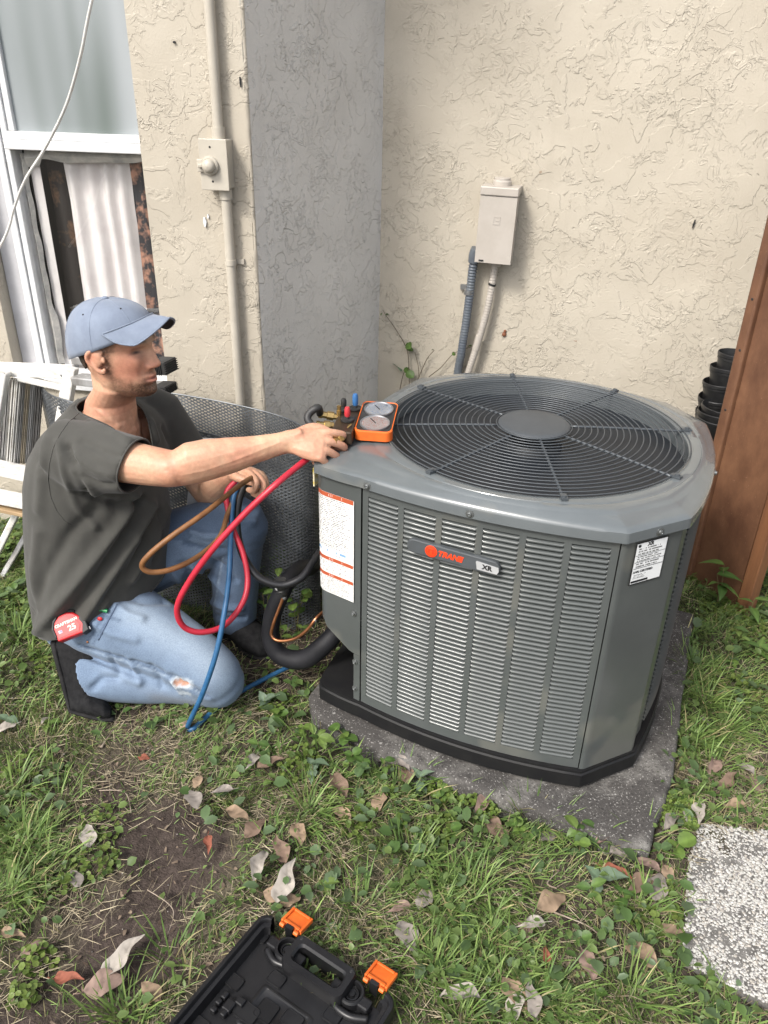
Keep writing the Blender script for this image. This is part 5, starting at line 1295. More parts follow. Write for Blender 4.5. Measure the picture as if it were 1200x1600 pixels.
folds(sme, [
    ([(60, 985), (100, 935), (150, 870), (190, 815), (213, 775)], .010, .016), ([(90, 985), (140, 920), (185, 850), (222, 785)], -.008, .014), ([(125, 975), (170, 905), (210, 840), (240, 790)], .009, .014),
    ([(170, 930), (210, 870), (245, 800)], -.006, .014), ([(205, 905), (240, 850), (262, 795)], .007, .014), ([(48, 960), (70, 900), (110, 835), (150, 795)], -.006, .018),
    ([(150, 775), (185, 790), (225, 782)], -.012, .012), ([(118, 735), (140, 765), (172, 782)], .007, .012), ([(105, 700), (122, 740), (140, 772)], -.007, .010), ([(92, 690), (100, 740), (118, 790), (150, 825)], .004, .009),
    ([(140, 660), (170, 672), (205, 690)], .004, .010), ([(128, 690), (160, 705), (190, 716)], -.0035, .009), ([(118, 712), (150, 735), (180, 745)], .004, .009), ([(132, 745), (158, 757), (182, 758)], -.004, .008),
    ([(72, 690), (64, 740), (60, 800)], .004, .015), ([(60, 830), (52, 890), (56, 950)], .005, .016), ([(120, 620), (132, 640), (136, 655)], .003, .008),
    ([(236, 660), (246, 690), (250, 705)], .005, .010), ([(255, 668), (264, 690)], -.005, .008), ([(215, 845), (190, 905), (160, 950)], .005, .010), ([(250, 800), (252, 840), (240, 880)], -.004, .010)])
relax(sme, 2)
v = coords(sme); nrm_ = normals(sme)
# openings: neck, sleeve ends, hem
SEm = np.array(SE + sa * .012); sn_ = (sa - su * .30).normalized()
cutm = ((v - SEm) @ np.array(sn_) > -.0005) & (np.linalg.norm(v - SEm, axis=1) < .125)
SELm = np.array(SEL); cutm |= ((v - SELm) @ np.array(sal) > -.004) & (np.linalg.norm(v - SELm, axis=1) < .10)
hemn = np.array(Vector((-.42, .0, .80)).normalized()); hemp = np.array((-.822, 1.905, .225)); cutm |= ((v - hemp) @ hemn < 0)
nkc = np.array(NB + Fb * .012 + Vector((0, 0, .012)))
q = v - nkc; qf, ql, qz = q @ np.array(Fb), q @ np.array(Lb), q[:, 2]
vdepth = np.interp(qf, [-.11, -.05, .02, .07, .11, .14], [-.004, -.006, -.014, -.045, -.085, -.13])
halfw = np.interp(qf, [-.09, -.03, .03, .07, .10, .122], [.048, .069, .064, .046, .027, .004])
neck_open = (qz > -.14) & (np.abs(ql) < halfw) & (qf > -.082) & (qf < .122)
cutm |= neck_open
bm = bmesh.new(); bm.from_mesh(sme); bm.verts.ensure_lookup_table(); bmesh.ops.delete(bm, geom=[bm.verts[i] for i in np.where(cutm)[0]], context='VERTS'); 
# tidy the cut rims
def flatten(bm_, pt, nrm, rad):
    pt, nrm = Vector(pt), Vector(nrm)
    for v_ in bm_.verts:
        if v_.is_boundary and (v_.co - pt).length < rad: v_.co -= nrm * ((v_.co - pt).dot(nrm))
flatten(bm, SEm, sn_, .12); flatten(bm, SELm, sal, .11)
for v_ in bm.verts:
    if v_.is_boundary and v_.co.z < .5 and abs((v_.co - Vector(hemp)).dot(Vector(hemn))) < .02: v_.co -= Vector(hemn) * (v_.co - Vector(hemp)).dot(Vector(hemn))
rims = []
seen = set()
for e0 in [e for e in bm.edges if e.is_boundary]:
    if e0 in seen: continue
    loop = [e0.verts[0]]; e, vtx = e0, e0.verts[1]; seen.add(e0)
    while vtx != loop[0]:
        loop.append(vtx); nx_ = [x for x in vtx.link_edges if x.is_boundary and x not in seen]
        if not nx_: break
        e = nx_[0]; seen.add(e); vtx = e.other_vert(vtx)
    if len(loop) < 12: continue
    n_ = len(loop); P_ = np.array([tuple(v_.co) for v_ in loop])
    for _ in range(40): P_ = P_ * .4 + (np.roll(P_, 1, 0) + np.roll(P_, -1, 0)) * .3
    for v_, p_ in zip(loop, P_): v_.co = Vector(p_)
    ring1 = {w for v_ in loop for e_ in v_.link_edges for w in e_.verts if not w.is_boundary}
    bmesh.ops.smooth_vert(bm, verts=list(ring1), factor=.5, use_axis_x=True, use_axis_y=True, use_axis_z=True); bmesh.ops.smooth_vert(bm, verts=list(ring1), factor=.5, use_axis_x=True, use_axis_y=True, use_axis_z=True)
    rims.append([v_.co.copy() for v_ in loop])
bm.to_mesh(sme); bm.free()
M['shirt'] = mat('shirt_cloth', (.054, .053, .047), .92, col2=(.043, .042, .037), nscale=16, detail=6, bump=.35, bscale=900, bdist=.0006, sheen=.12)
sme.materials.append(M['shirt']); sme.polygons.foreach_set('use_smooth', [True] * len(sme.polygons))
shirt = link('shirt', sme, man, world=True); solid(shirt, .0022, -1)
for lp in rims:
    mb = MB(); mb.tube(lp[::2], .0024, n=6, close=True); mb.build('hem', M['shirt'], shirt, world=True, angle=180)
sb = bvh_of(sme)
for pts in ([(138, 633), (124, 645), (107, 660), (94, 678), (83, 700), (77, 725), (75, 750), (79, 776), (88, 798), (101, 814), (116, 824)],):
    P = polyline_on(sb, pts, 5)
    if len(P) > 3: mb = MB(); mb.tube(P, .0014, n=5); mb.build('seam', M['shirt'], shirt, world=True, angle=180)
nk = [at(x, y, Y) for x, y, Y in ((118, 598, 1.93), (122, 612, 1.885), (135, 628, 1.845), (155, 645, 1.82))]

# trousers
jn = MB()
jn.loft([(Vector((-.865, 1.925, .11)), Fb * .08, Lb * .12), (Vector((-.86, 1.925, .145)), Fb * .115, Lb * .155), (Vector((-.85, 1.92, .20)), Fb * .140, Lb * .170), (Vector((-.83, 1.915, .27)), Fb * .145, Lb * .17), (Vector((-.815, 1.91, .33)), Fb * .14, Lb * .165)], 28)
jn.limb([HIP_R + Vector((.03, 0, .0)), lerp(HIP_R, KN_R, .35) + Vector((0, 0, .045)), lerp(HIP_R, KN_R, .70) + Vector((0, 0, .035)), KN_R + Vector((-.02, 0, .022)), KN_R + Vector((.005, 0, -.012))], [.112, .116, .096, .084, .074], n=26, sub=6)
jn.limb([KN_R + Vector((-.005, .0, -.012)), lerp(KN_R, AN_R, .30) - Vector((0, -.005, .018)), lerp(KN_R, AN_R, .6) - Vector((0, .005, .020)), lerp(KN_R, AN_R, 1.0) - Vector((0, .01, .016))], [.074, .068, .066, .064], n=24, sub=6)
jn.limb([HIP_L, lerp(HIP_L, KN_L, .5) + Vector((0, 0, .01)), KN_L + Vector((-.01, 0, .004)), KN_L + Vector((.008, 0, -.02))], [.12, .105, .088, .080], n=24, sub=6)
jn.limb([KN_L + Vector((.004, 0, -.01)), lerp(KN_L, AN_L, .35), lerp(KN_L, AN_L, .7), AN_L + Vector((0, 0, .010))], [.080, .076, .070, .068], n=24, sub=6)
jme = remesh(jn, .0060, 8, 'jeans')
folds(jme, [([(125, 1010), (160, 1022), (210, 1035), (270, 1058), (325, 1090)], -.006, .008), ([(115, 1028), (170, 1048), (220, 1068)], .006, .010), ([(170, 1025), (185, 1045), (190, 1060)], -.004, .007), ([(200, 1030), (215, 1050), (222, 1068)], .004, .007), ([(235, 1040), (248, 1058), (255, 1076)], -.004, .007),
    ([(260, 1052), (275, 1070), (285, 1085)], .004, .007), ([(180, 945), (200, 960), (225, 968)], .005, .010), ([(190, 930), (225, 940), (260, 940)], -.005, .012), ([(150, 975), (175, 990), (215, 1000)], .004, .011), ([(270, 890), (285, 915), (300, 935)], .006, .012), ([(285, 880), (300, 905)], -.005, .010),
    ([(300, 830), (320, 838), (345, 838)], .006, .010), ([(290, 850), (320, 858), (350, 860)], -.006, .010), ([(300, 885), (330, 900), (355, 930)], .006, .010), ([(320, 870), (350, 885), (370, 910)], -.006, .009), ([(330, 940), (350, 950), (380, 950)], .006, .010), ([(330, 960), (355, 968), (385, 965)], -.005, .008),
    ([(145, 1075), (160, 1060), (185, 1060)], -.006, .009), ([(360, 800), (375, 815), (400, 815)], .004, .010)])
relax(jme, 2)
v = coords(jme)
hp = np.array(lerp(KN_R, AN_R, .93)); ax_ = np.array(((AN_R - KN_R).normalized() - Vector((0, 0, .55))).normalized()); cutj = ((v - hp) @ ax_ > .012) & (np.linalg.norm(v - hp, axis=1) < .12) & (v[:, 2] < .17) & (v[:, 1] < 1.82) & (v[:, 0] > -.92)
hl = np.array(AN_L); cutj |= ((v - hl)[:, 2] < -.028) & (np.linalg.norm(v - hl, axis=1) < .14) & (v[:, 1] > 1.9) & (v[:, 0] > -.62)
bm = bmesh.new(); bm.from_mesh(jme); bm.verts.ensure_lookup_table(); bmesh.ops.delete(bm, geom=[bm.verts[i] for i in np.where(cutj)[0]], context='VERTS')
for _ in range(5): bmesh.ops.smooth_vert(bm, verts=[v_ for v_ in bm.verts if v_.is_boundary], factor=.5, use_axis_x=True, use_axis_y=True, use_axis_z=True)
bm.to_mesh(jme); bm.free()
v = coords(jme); n_ = fbm(v[:, 0] * 25, v[:, 2] * 25 + v[:, 1] * 20, 3, 4)
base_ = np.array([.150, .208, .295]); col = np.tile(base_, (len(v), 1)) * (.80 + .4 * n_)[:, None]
def jpaint(m, c):
    global col
    m = np.clip(m, 0, 1)[:, None]; col = col * (1 - m) + np.array(c) * m
jb = bvh_of(jme)
def jline(pts, sig): return np.exp(-(dist_to(v, polyline_on(jb, pts)) / sig) ** 2)
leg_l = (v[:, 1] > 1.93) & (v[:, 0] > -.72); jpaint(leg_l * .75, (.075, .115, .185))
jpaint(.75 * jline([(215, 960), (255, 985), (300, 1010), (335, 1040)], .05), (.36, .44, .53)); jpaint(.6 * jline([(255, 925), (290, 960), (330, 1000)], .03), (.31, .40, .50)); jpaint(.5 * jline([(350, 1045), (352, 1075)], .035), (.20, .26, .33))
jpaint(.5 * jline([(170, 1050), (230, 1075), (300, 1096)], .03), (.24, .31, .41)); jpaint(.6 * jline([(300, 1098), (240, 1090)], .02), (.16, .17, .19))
for pts in ([(125, 1008), (165, 1020), (215, 1036), (265, 1054), (320, 1082), (338, 1098)], [(185, 930), (160, 965), (136, 1004)], [(192, 934), (168, 970), (144, 1008)], [(345, 870), (335, 930), (322, 975)], [(160, 962), (190, 970)]):
    jpaint(.75 * jline(pts, .0042), (.055, .085, .14)); 
for pts in ([(127, 1012), (165, 1024), (215, 1040), (265, 1058), (320, 1086)], [(348, 870), (338, 930), (326, 975)]): jpaint(.5 * jline(pts, .0028), (.38, .44, .50))
# torn hole over the knee: skin showing with a frayed pale rim
hole = polyline_on(jb, [(276, 1068), (284, 1065), (296, 1066)], 2); dh = dist_to(v, hole) + (vnoise(v[:, 0] * 260, v[:, 2] * 260, 8) - .5) * .008
jpaint(np.clip((.022 - dh) / .006, 0, 1) * .85, (.55, .60, .64)); jpaint(np.clip((.0105 - dh) / .003, 0, 1), (.46, .25, .17))
fr2 = polyline_on(jb, [(282, 1082), (296, 1084)], 2); d2 = dist_to(v, fr2) + (vnoise(v[:, 0] * 300, v[:, 2] * 300, 18) - .5) * .009; jpaint(np.clip((.012 - d2) / .006, 0, 1) * .7, (.55, .60, .64))
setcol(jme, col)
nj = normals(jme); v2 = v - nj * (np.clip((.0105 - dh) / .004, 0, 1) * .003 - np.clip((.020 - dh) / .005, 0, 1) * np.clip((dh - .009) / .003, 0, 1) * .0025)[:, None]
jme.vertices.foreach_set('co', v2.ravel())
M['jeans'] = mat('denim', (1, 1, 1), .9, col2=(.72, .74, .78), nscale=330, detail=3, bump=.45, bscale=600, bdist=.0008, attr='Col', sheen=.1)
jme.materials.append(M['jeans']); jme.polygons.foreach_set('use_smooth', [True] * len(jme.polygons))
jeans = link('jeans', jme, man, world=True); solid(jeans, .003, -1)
P = polyline_on(jb, [(183, 944), (168, 972), (152, 1004)], 4)
if len(P) > 3: mb = MB(); mb.tube(P, .0022, n=6); mb.build('pocket_seam', mat('seam_thread', (.07, .10, .16), .9), jeans, world=True, angle=180)
h = jb.ray_cast(CAMPOS, ray(137, 1003))
if h[0]: mb = MB(); mb.ellipsoid(h[0], (.004, 0, 0), (0, .004, 0), (0, 0, .004), 8, 6); mb.build('rivet', M['copper'], jeans, world=True)

# shoes and a bit of sock
M['shoe'] = mat('black_shoe', (.006, .006, .007), .85, spec=.2, col2=(.015, .015, .016), nscale=60, bump=.5, bscale=260, bdist=.0015)
M['sole'] = mat('shoe_sole', (.009, .009, .010), .8, spec=.2, col2=(.02, .019, .019), nscale=30, bump=.3, bscale=90)
def shoe(name_parent, heel, ball, toe, up, sidev, ankle, sockto, sock=True):
    heel, ball, toe, up, sidev = map(Vector, (heel, ball, toe, up, sidev)); sidev.normalize()
    root = bpy.data.objects.new('shoe', None); C.objects.link(root); root.parent = man; root.matrix_parent_inverse = base_matrix(man).inverted(); root.location = heel
    f1 = (ball - heel).normalized(); u1 = (up - f1 * up.dot(f1)).normalized(); f2 = (toe - ball).normalized(); u2 = (Vector((0, 0, 1)) - f2 * f2.z).normalized()
    mb = MB(); L1 = (ball - heel).length
    rings = [(heel - f1 * .016 + u1 * .036, u1 * .026, sidev * .024), (heel + f1 * .000 + u1 * .042, u1 * .042, sidev * .039), (heel + f1 * .04 + u1 * .054, u1 * .060, sidev * .045), (lerp(heel, ball, .45) + u1 * .054, u1 * .060, sidev * .046), (lerp(heel, ball, .70) + u1 * .046, u1 * .052, sidev * .050), (ball + (u1 + u2) * .020, (u1 + u2).normalized() * .042, sidev * .053),
             (lerp(ball, toe, .5) + u2 * .030, u2 * .034, sidev * .051), (lerp(ball, toe, .85) + u2 * .024, u2 * .027, sidev * .042), (toe + u2 * .018, u2 * .016, sidev * .024)]
    mb.loft(rings, 20); mb.limb([heel + f1 * .03 + u1 * .045, lerp(heel + f1 * .045 + u1 * .085, ankle, .25)], [.040, .044], n=16); me = remesh(mb, .004, 6, 'shoe_upper'); me.materials.append(M['shoe']); me.polygons.foreach_set('use_smooth', [True] * len(me.polygons)); o = link('shoe_upper', me, root, world=True)
    mb = MB(); V = []
    path = [(heel - f1 * .012, u1, .024), (heel + f1 * .012, u1, .036), (heel + f1 * .06, u1, .038), (lerp(heel, ball, .5), u1, .037), (lerp(heel, ball, .78), u1, .044), (ball, (u1 + u2).normalized(), .054), (lerp(ball, toe, .5), u2, .053), (lerp(ball, toe, .85), u2, .044), (toe + f2 * .008, u2, .027)]
    mb.loft([(c + u * .004, u * .012, sidev * w * .98) for c, u, w in path], 16); me = remesh(mb, .004, 4, 'shoe_sole'); me.materials.append(M['sole']); me.polygons.foreach_set('use_smooth', [True] * len(me.polygons)); link('shoe_sole', me, root, world=True)
    for k in range(4):
        p = lerp(heel, ball, .52 + .11 * k) + u1 * (.094 - .012 * k); mb = MB(); mb.tube([p - sidev * .022, p + u1 * .004, p + sidev * .022], .0028, n=6, res=3); mb.build('lace', M['sole'], root, world=True)
    if sock: mb = MB(); mb.limb([heel + f1 * .04 + u1 * .075, ankle, ankle + (Vector(sockto) - ankle).normalized() * .05], [.034, .0385, .040], n=16); mb.build('sock', mat('sock_white', (.60, .60, .60), .9, bump=.3, bscale=300), root, world=True)
hl_ = at(84, 1008, 1.76); shoe(man, hl_, ong(110, 1102, .018), ong(176, 1121, .014), (.75, .25, .55), (-.25, .85, -.25), AN_R, KN_R)
shoe(man, Vector((-.500, 2.06, .012)), Vector((-.405, 1.985, .010)), Vector((-.335, 1.935, .012)), (0, 0, 1), (.6, .75, 0), AN_L + Vector((0, 0, .02)), KN_L)

# ------------------------------------------------------------------ gauges, hoses, pipes, tape measure
M['orange'] = mat('orange_plastic', (.74, .15, .020), .5, col2=(.60, .11, .015), nscale=30)
M['gauge_black'] = mat('gauge_black', (.018, .018, .018), .5, col2=(.03, .03, .03), nscale=40, bump=.1, bscale=150)
M['bronze'] = mat('dark_bronze', (.035, .022, .015), .4, .4, col2=(.06, .04, .025), nscale=30)
mg = thing('manifold_gauge', 'orange and black twin dial gauge set lying on the grey unit by the hand', 'gauge set', (-.06, 1.80, .81))
ga, gb = Vector((-.032, 1.770, .836)), Vector((-.014, 1.925, .836)); gc_ = (ga + gb) / 2; e1 = (gb - ga).normalized(); e1 = (e1 + Vector((0, 0, .12))).normalized(); e2 = Vector((e1.y, -e1.x, 0)).normalized()
GM = Matrix.Translation(gc_ + Vector((0, 0, .001))) @ Matrix((e2, e1, e2.cross(e1))).transposed().to_4x4()
def rrect(w, h, r, n=6):
    P = []
    for cx, cy, a0 in ((w / 2 - r, h / 2 - r, 0), (-w / 2 + r, h / 2 - r, 90), (-w / 2 + r, -h / 2 + r, 180), (w / 2 - r, -h / 2 + r, 270)):
        for k in range(n + 1): a = R(a0 + 90 * k / n); P.append((cx + r * math.cos(a), cy + r * math.sin(a)))
    return P
gh = .150; M['gauge_rim'] = mat('gauge_rim', (.30, .30, .31), .3, .7)
bevel(MB().prism(rrect(.088, gh, .014), -.0145, .012, GM).build('housing', M['gauge_black'], mg, world=True, smooth=False), .003)
mb = MB()
for lo, hi in ((-.0135, .0135),):
    P1 = rrect(.094, gh + .008, .017, 8); P0 = rrect(.083, gh - .006, .012, 8); n = len(P1)
    for sgn, keep in ((-1, lambda y: y < -.060), ):
        V = []; ring_ = [k for k in range(n)]
        for (x, y), (u, v_) in zip(P1, P0): V += [(x, y, lo), (x, y, hi), (u, v_, hi), (u, v_, lo)]
        F = []
        for k in range(n):
            k2 = (k + 1) % n
            if not (keep(P1[k][1]) and keep(P1[k2][1])): continue
            for j in range(4): F.append((4 * k + j, 4 * k2 + j, 4 * k2 + (j + 1) % 4, 4 * k + (j + 1) % 4))
        us_ = sorted({i for f in F for i in f}); mp2 = {i: k for k, i in enumerate(us_)}; mb.add([GM @ Vector(V[i]) for i in us_], [tuple(mp2[i] for i in f) for f in F])
bevel(mb.build('bumper', M['orange'], mg, world=True, smooth=False), .002)
mb = MB(); mb.tube([GM @ Vector((x, y, .0125)) for x, y in rrect(.089, gh + .002, .015)], .0013, n=6, close=True); mb.build('bumper_line', M['orange'], mg, world=True)
def print_dial(name, c):
    m = bpy.data.materials.new(name); m.use_nodes = True; nt = m.node_tree; b = nt.nodes['Principled BSDF']; b.inputs['Roughness'].default_value = .25; b.inputs['Coat Weight'].default_value = .6; b.inputs['Coat Roughness'].default_value = .05
    tc = nt.nodes.new('ShaderNodeTexCoord'); nz = nt.nodes.new('ShaderNodeTexNoise'); nz.inputs['Scale'].default_value = 620; nz.inputs['Detail'].default_value = 2; nt.links.new(tc.outputs['Object'], nz.inputs['Vector'])
    rp = nt.nodes.new('ShaderNodeValToRGB'); rp.color_ramp.elements[0].position = .36; rp.color_ramp.elements[1].position = .50; rp.color_ramp.elements[0].color = (*c, 1); rp.color_ramp.elements[1].color = (.46, .46, .45, 1)
    nt.links.new(nz.outputs['Fac'], rp.inputs['Fac']); nt.links.new(rp.outputs[0], b.inputs['Base Color']); return m
for y, c in ((.036, (.12, .22, .45)), (-.036, (.45, .10, .06))):
    Mk = GM @ Matrix.Translation((0, y, .0125)); mb = MB(); mb.lathe([(.037, 0), (.037, .004), (.0345, .0045), (.033, .002)], 32, Mk); dial = mb.build('gauge_dial', M['gauge_rim'], mg, world=True)
    mb = MB(); mb.lathe([(.0332, .0024), (0, .0024)], 32, Mk); mb.build('dial_face', print_dial('dial_print', c), dial, world=True)
    mb = MB(); mb.box((-.001, -.004, .0018), (.001, .024, .0026), Mk @ Matrix.Translation((0, 0, .0012)) @ Matrix.Rotation(R(35), 4, 'Z')); mb.build('needle', M['dark'], dial, world=True, smooth=False)
mb = MB(); mb.lathe([(.034, -.030), (.040, -.027), (.040, -.0245), (0, -.0245)], 28, GM @ Matrix.Translation((.004, -.066, 0))); mb.build('magnet_base', mat('magnet_red', (.42, .03, .045), .5), mg, world=True)
mb = MB(); mb.box((-.0375, .0115, .0121), (-.030, .0160, .0124), GM); 
# valve block
bc = Vector((-.098, 1.838, .836)); BMk = Matrix.Translation(bc) @ Matrix.Rotation(R(-6), 4, 'Z')
mb = MB(); mb.box((-.026, -.085, -.024), (.026, .070, .010), BMk); mb.box((.0282, -.05, -.02), (.050, .06, .006), BMk); bevel(mb.build('valve_block', M['bronze'], mg, world=True, smooth=False), .004)
def knob(x, y, h, c, name='valve_knob', r=.0075):
    Mk = BMk @ Matrix.Translation((x, y, .012)); mb = MB(); mb.lathe([(.017, 0), (.017, .004), (.006, .005), (.006, .010)], 16, Mk); k_ = mb.build(name, M['gauge_black'], mg, world=True)
    mb = MB(); mb.lathe([(r * .8, .010), (r, .014), (r, h - .006), (r * .75, h), (0, h + .001)], 12, Mk); mb.build('grip', c, k_, world=True)
knob(.012, .062, .040, mat('knob_blue', (.03, .12, .30), .5)); knob(.004, -.016, .034, mat('knob_red', (.45, .03, .04), .5)); knob(-.016, .050, .030, M['gauge_black'])
def fitting(a, b, r, m=None, nut=True):
    a, b = Vector(a), Vector(b); d = (b - a); L_ = d.length; Mk = Matrix.Translation(a) @ d.to_track_quat('Z', 'Y').to_matrix().to_4x4()
    mb = MB(); mb.lathe([(r * .7, 0), (r * .7, L_ * .2), (r, L_ * .22), (r, L_ * .55), (r * .75, L_ * .57), (r * .75, L_ * .8), (r * .9, L_ * .82), (r * .9, L_)], 6 if nut else 14, Mk); return mb.build('fitting', m or M['brass'], mg, world=True, angle=25)
bp_ = lambda x, y, z: BMk @ Vector((x, y, z))
fitting(bp_(-.028, .03, 0), bp_(-.075, .022, .008), .011); fitting(bp_(-.030, -.020, -.002), bp_(-.070, -.034, .002), .011); fitting(bp_(.004, -.083, -.006), bp_(-.014, -.118, -.004), .0115)
fitting(bp_(-.022, .015, .010), bp_(-.022, .015, .036), .006)
mb = MB(); mb.tube([bp_(.012, -.052, .013), bp_(.02, -.06, .02), bp_(.012, -.068, .0135)], .0016, n=6, res=5); mb.build('ring', M['brass'], mg, world=True)
mb = MB(); mb.tube([bp_(-.072, .024, .008), at(497, 637, 1.83), at(484, 645, 1.82), at(481, 656, 1.81), at(492, 668, 1.80), at(505, 678, 1.79)], .0095, n=10, res=6); mb.build('short_hose', M['black_rubber'], mg, world=True)

def hose(name, label, pts, r, m, z_from=None):
    P = [p if isinstance(p, Vector) else at(*p) for p in pts]; mb = MB(); mb.tube(P, r, n=12, res=9); return tag(mb.build(name, m, angle=180), label, 'hose', 'gauge hoses')
gh0 = lambda x, y, z=.014: ong(x, y, z)
M['hose_red'] = mat('red_hose', (.46, .022, .045), .42, col2=(.40, .018, .035), nscale=40, bump=.2, bscale=500, bdist=.0005)
M['hose_blue'] = mat('blue_hose', (.016, .080, .185), .45, col2=(.024, .105, .225), nscale=40, bump=.2, bscale=500, bdist=.0005)
M['hose_brown'] = mat('dirty_yellow_hose', (.235, .105, .035), .55, col2=(.14, .06, .022), nscale=26, detail=7)
M['hose_black'] = mat('black_hose', (.014, .014, .016), .35)
hose('gauge_hose', 'bright red hose looping down from the hand in front of the jeans', [(505, 700, 1.735), (487, 712, 1.72), (466, 728, 1.69), (430, 758, 1.63), (385, 800, 1.61), (335, 855, 1.60), (298, 905, 1.60), (277, 948, 1.60), (286, 978, 1.605), (315, 988, 1.62), (352, 976, 1.66), (380, 940, 1.71), (387, 905, 1.75), (380, 865, 1.785), (366, 830, 1.815), (356, 795, 1.84), (355, 768, 1.87), (376, 745, 1.885)], .0076, M['hose_red'])
hose('gauge_hose', 'blue hose hanging past the kneeling knee and turning back along the ground', [(384, 742, 1.885), (366, 775, 1.86), (361, 830, 1.80), (359, 890, 1.74), (352, 950, 1.66), (338, 1020, 1.61), (318, 1080, 1.59), (301, 1118, 1.60), gh0(293, 1137), gh0(303, 1138), gh0(325, 1118), gh0(360, 1090), gh0(405, 1065), gh0(455, 1040, .02), gh0(480, 1028, .01)], .0070, M['hose_blue'])
hose('gauge_hose', 'dirty brown hose making a wide loop in front of the shirt', [(402, 742, 1.885), (375, 758, 1.78), (322, 800, 1.66), (268, 838, 1.60), (234, 866, 1.58), (222, 884, 1.58), (236, 894, 1.585), (270, 889, 1.61), (312, 868, 1.67), (344, 838, 1.76), (357, 800, 1.83), (376, 758, 1.885)], .0068, M['hose_brown'])
hose('gauge_hose', 'black hose drooping from the left hand to the side of the unit', [(392, 742, 1.885), (375, 775, 1.87), (370, 810, 1.84), (373, 845, 1.81), (384, 876, 1.79), (406, 903, 1.77), (440, 914, 1.765), (470, 903, 1.78), (488, 880, 1.82), (500, 862, 1.88)], .0105, M['hose_black'])
mb = MB(); mb.lathe([(.011, 0), (.013, .003), (.013, .020), (.011, .024), (0, .024)], 12, Matrix.Translation(gh0(289, 1136, .006)) @ Matrix.Rotation(R(20), 4, 'X')); tag(mb.build('bottle_cap', mat('tan_cap', (.34, .24, .17), .6)), 'small round tan cap lying where the blue hose bends on the ground', 'cap')
il = thing('refrigerant_line', 'thick black foam insulated pipe curving into the bottom opening of the unit', 'pipe', at(437, 1028, 1.80))
mb = MB(); mb.tube([Vector((-.24, 2.40, .22)), at(490, 878, 2.15), at(470, 890, 1.98), at(452, 905, 1.88), at(438, 930, 1.84), at(425, 965, 1.83), at(424, 1000, 1.82), at(440, 1025, 1.80), at(475, 1030, 1.775), at(506, 1008, 1.77), at(530, 985, 1.80), at(560, 975, 1.90)], [.026, .026, .026, .026, .025, .025, .0255, .027, .028, .027, .026, .026], n=18, res=8)
mb.build('insulation', M['black_foam'], il, world=True, angle=180)
cl = thing('copper_line', 'thin bent copper tube in front of the black insulated pipe', 'pipe', at(430, 1000, 1.78))
mb = MB(); mb.tube([at(444, 930, 1.79), at(437, 948, 1.785), at(427, 975, 1.775), at(424, 992, 1.77), at(435, 1001, 1.76), at(460, 998, 1.745), at(480, 984, 1.735), at(494, 966, 1.74), at(510, 952, 1.78)], .0046, n=10, res=8); mb.build('tube', M['copper'], cl, world=True)
d = (at(440, 912, 1.79) - at(446, 934, 1.79)); Mk = Matrix.Translation(at(445, 936, 1.79)) @ d.to_track_quat('Z', 'Y').to_matrix().to_4x4()
mb = MB(); mb.lathe([(.006, 0), (.006, .010), (.011, .012), (.012, .020), (.017, .024), (.018, .034), (.016, .036), (.018, .050), (.018, .062), (0, .062)], 16, Mk); mb.build('valve_fitting', M['gauge_black'], cl, world=True, angle=25)
mb = MB(); mb.lathe([(.0064, .001), (.0072, .003), (.0072, .008), (.006, .0095)], 12, Mk); mb.build('flare_nut', M['steel'], cl, world=True)
mb = MB(); mb.box((-.012, -.0188, .040), (.012, -.0182, .049), Mk @ Matrix.Rotation(R(0), 4, 'Z')); 
V = [Mk @ Vector((.0184 * math.cos(a), .0184 * math.sin(a), z)) for z in (.040, .050) for a in np.linspace(R(200), R(330), 8)]
mb = MB(); mb.add(V, [(k, k + 1, 9 + k, 8 + k) for k in range(7)]); mb.build('label', M['tape_white'], cl, world=True)
d2 = (at(496, 964, 1.74) - at(488, 975, 1.738)); Mk2 = Matrix.Translation(at(490, 972, 1.738)) @ d2.to_track_quat('Z', 'Y').to_matrix().to_4x4()
mb = MB(); mb.lathe([(.005, -.004), (.0062, 0), (.0062, .010), (.005, .012)], 10, Mk2); mb.build('coupling', M['steel'], cl, world=True)

# tape measure, marker in the pocket
h = jb.ray_cast(CAMPOS, ray(112, 980)); h2 = bvh_of(sme).ray_cast(CAMPOS, ray(112, 972))
cand = [x[0] for x in (h, h2) if x[0] is not None]; tp = min(cand, key=lambda p: (p - CAMPOS).length) if cand else at(110, 978, 1.75)
vd = ray(110, 978)
tx = (CR * math.cos(R(27)) + CU * math.sin(R(27))); ty = (-CR * math.sin(R(27)) + CU * math.cos(R(27))); tz = (-vd * .9 + Vector((-.25, 0, .15))).normalized(); tx = (tx - tz * tx.dot(tz)).normalized(); ty = tz.cross(tx)
TMx = Matrix.Translation(CAMPOS + vd * ((tp - CAMPOS).length - .012)) @ Matrix((tx, ty, tz)).transposed().to_4x4()
tm = thing('tape_measure', 'red and black tape measure clipped to the kneeling man\'s waistband', 'tape measure', TMx.translation)
prof_ = [(-.040, -.030), (.032, -.034), (.040, -.030), (.041, -.008), (.034, .012), (.020, .029), (.004, .036), (-.016, .034), (-.032, .024), (-.040, .006)]
M['tape_red'] = mat('tape_red', (.50, .018, .022), .4, col2=(.44, .015, .02), nscale=40); M['tape_black'] = mat('tape_black', (.016, .016, .017), .55)
bevel(MB().prism(prof_, -.018, .015, TMx).build('case', M['tape_red'], tm, world=True, smooth=False), .005, 3)
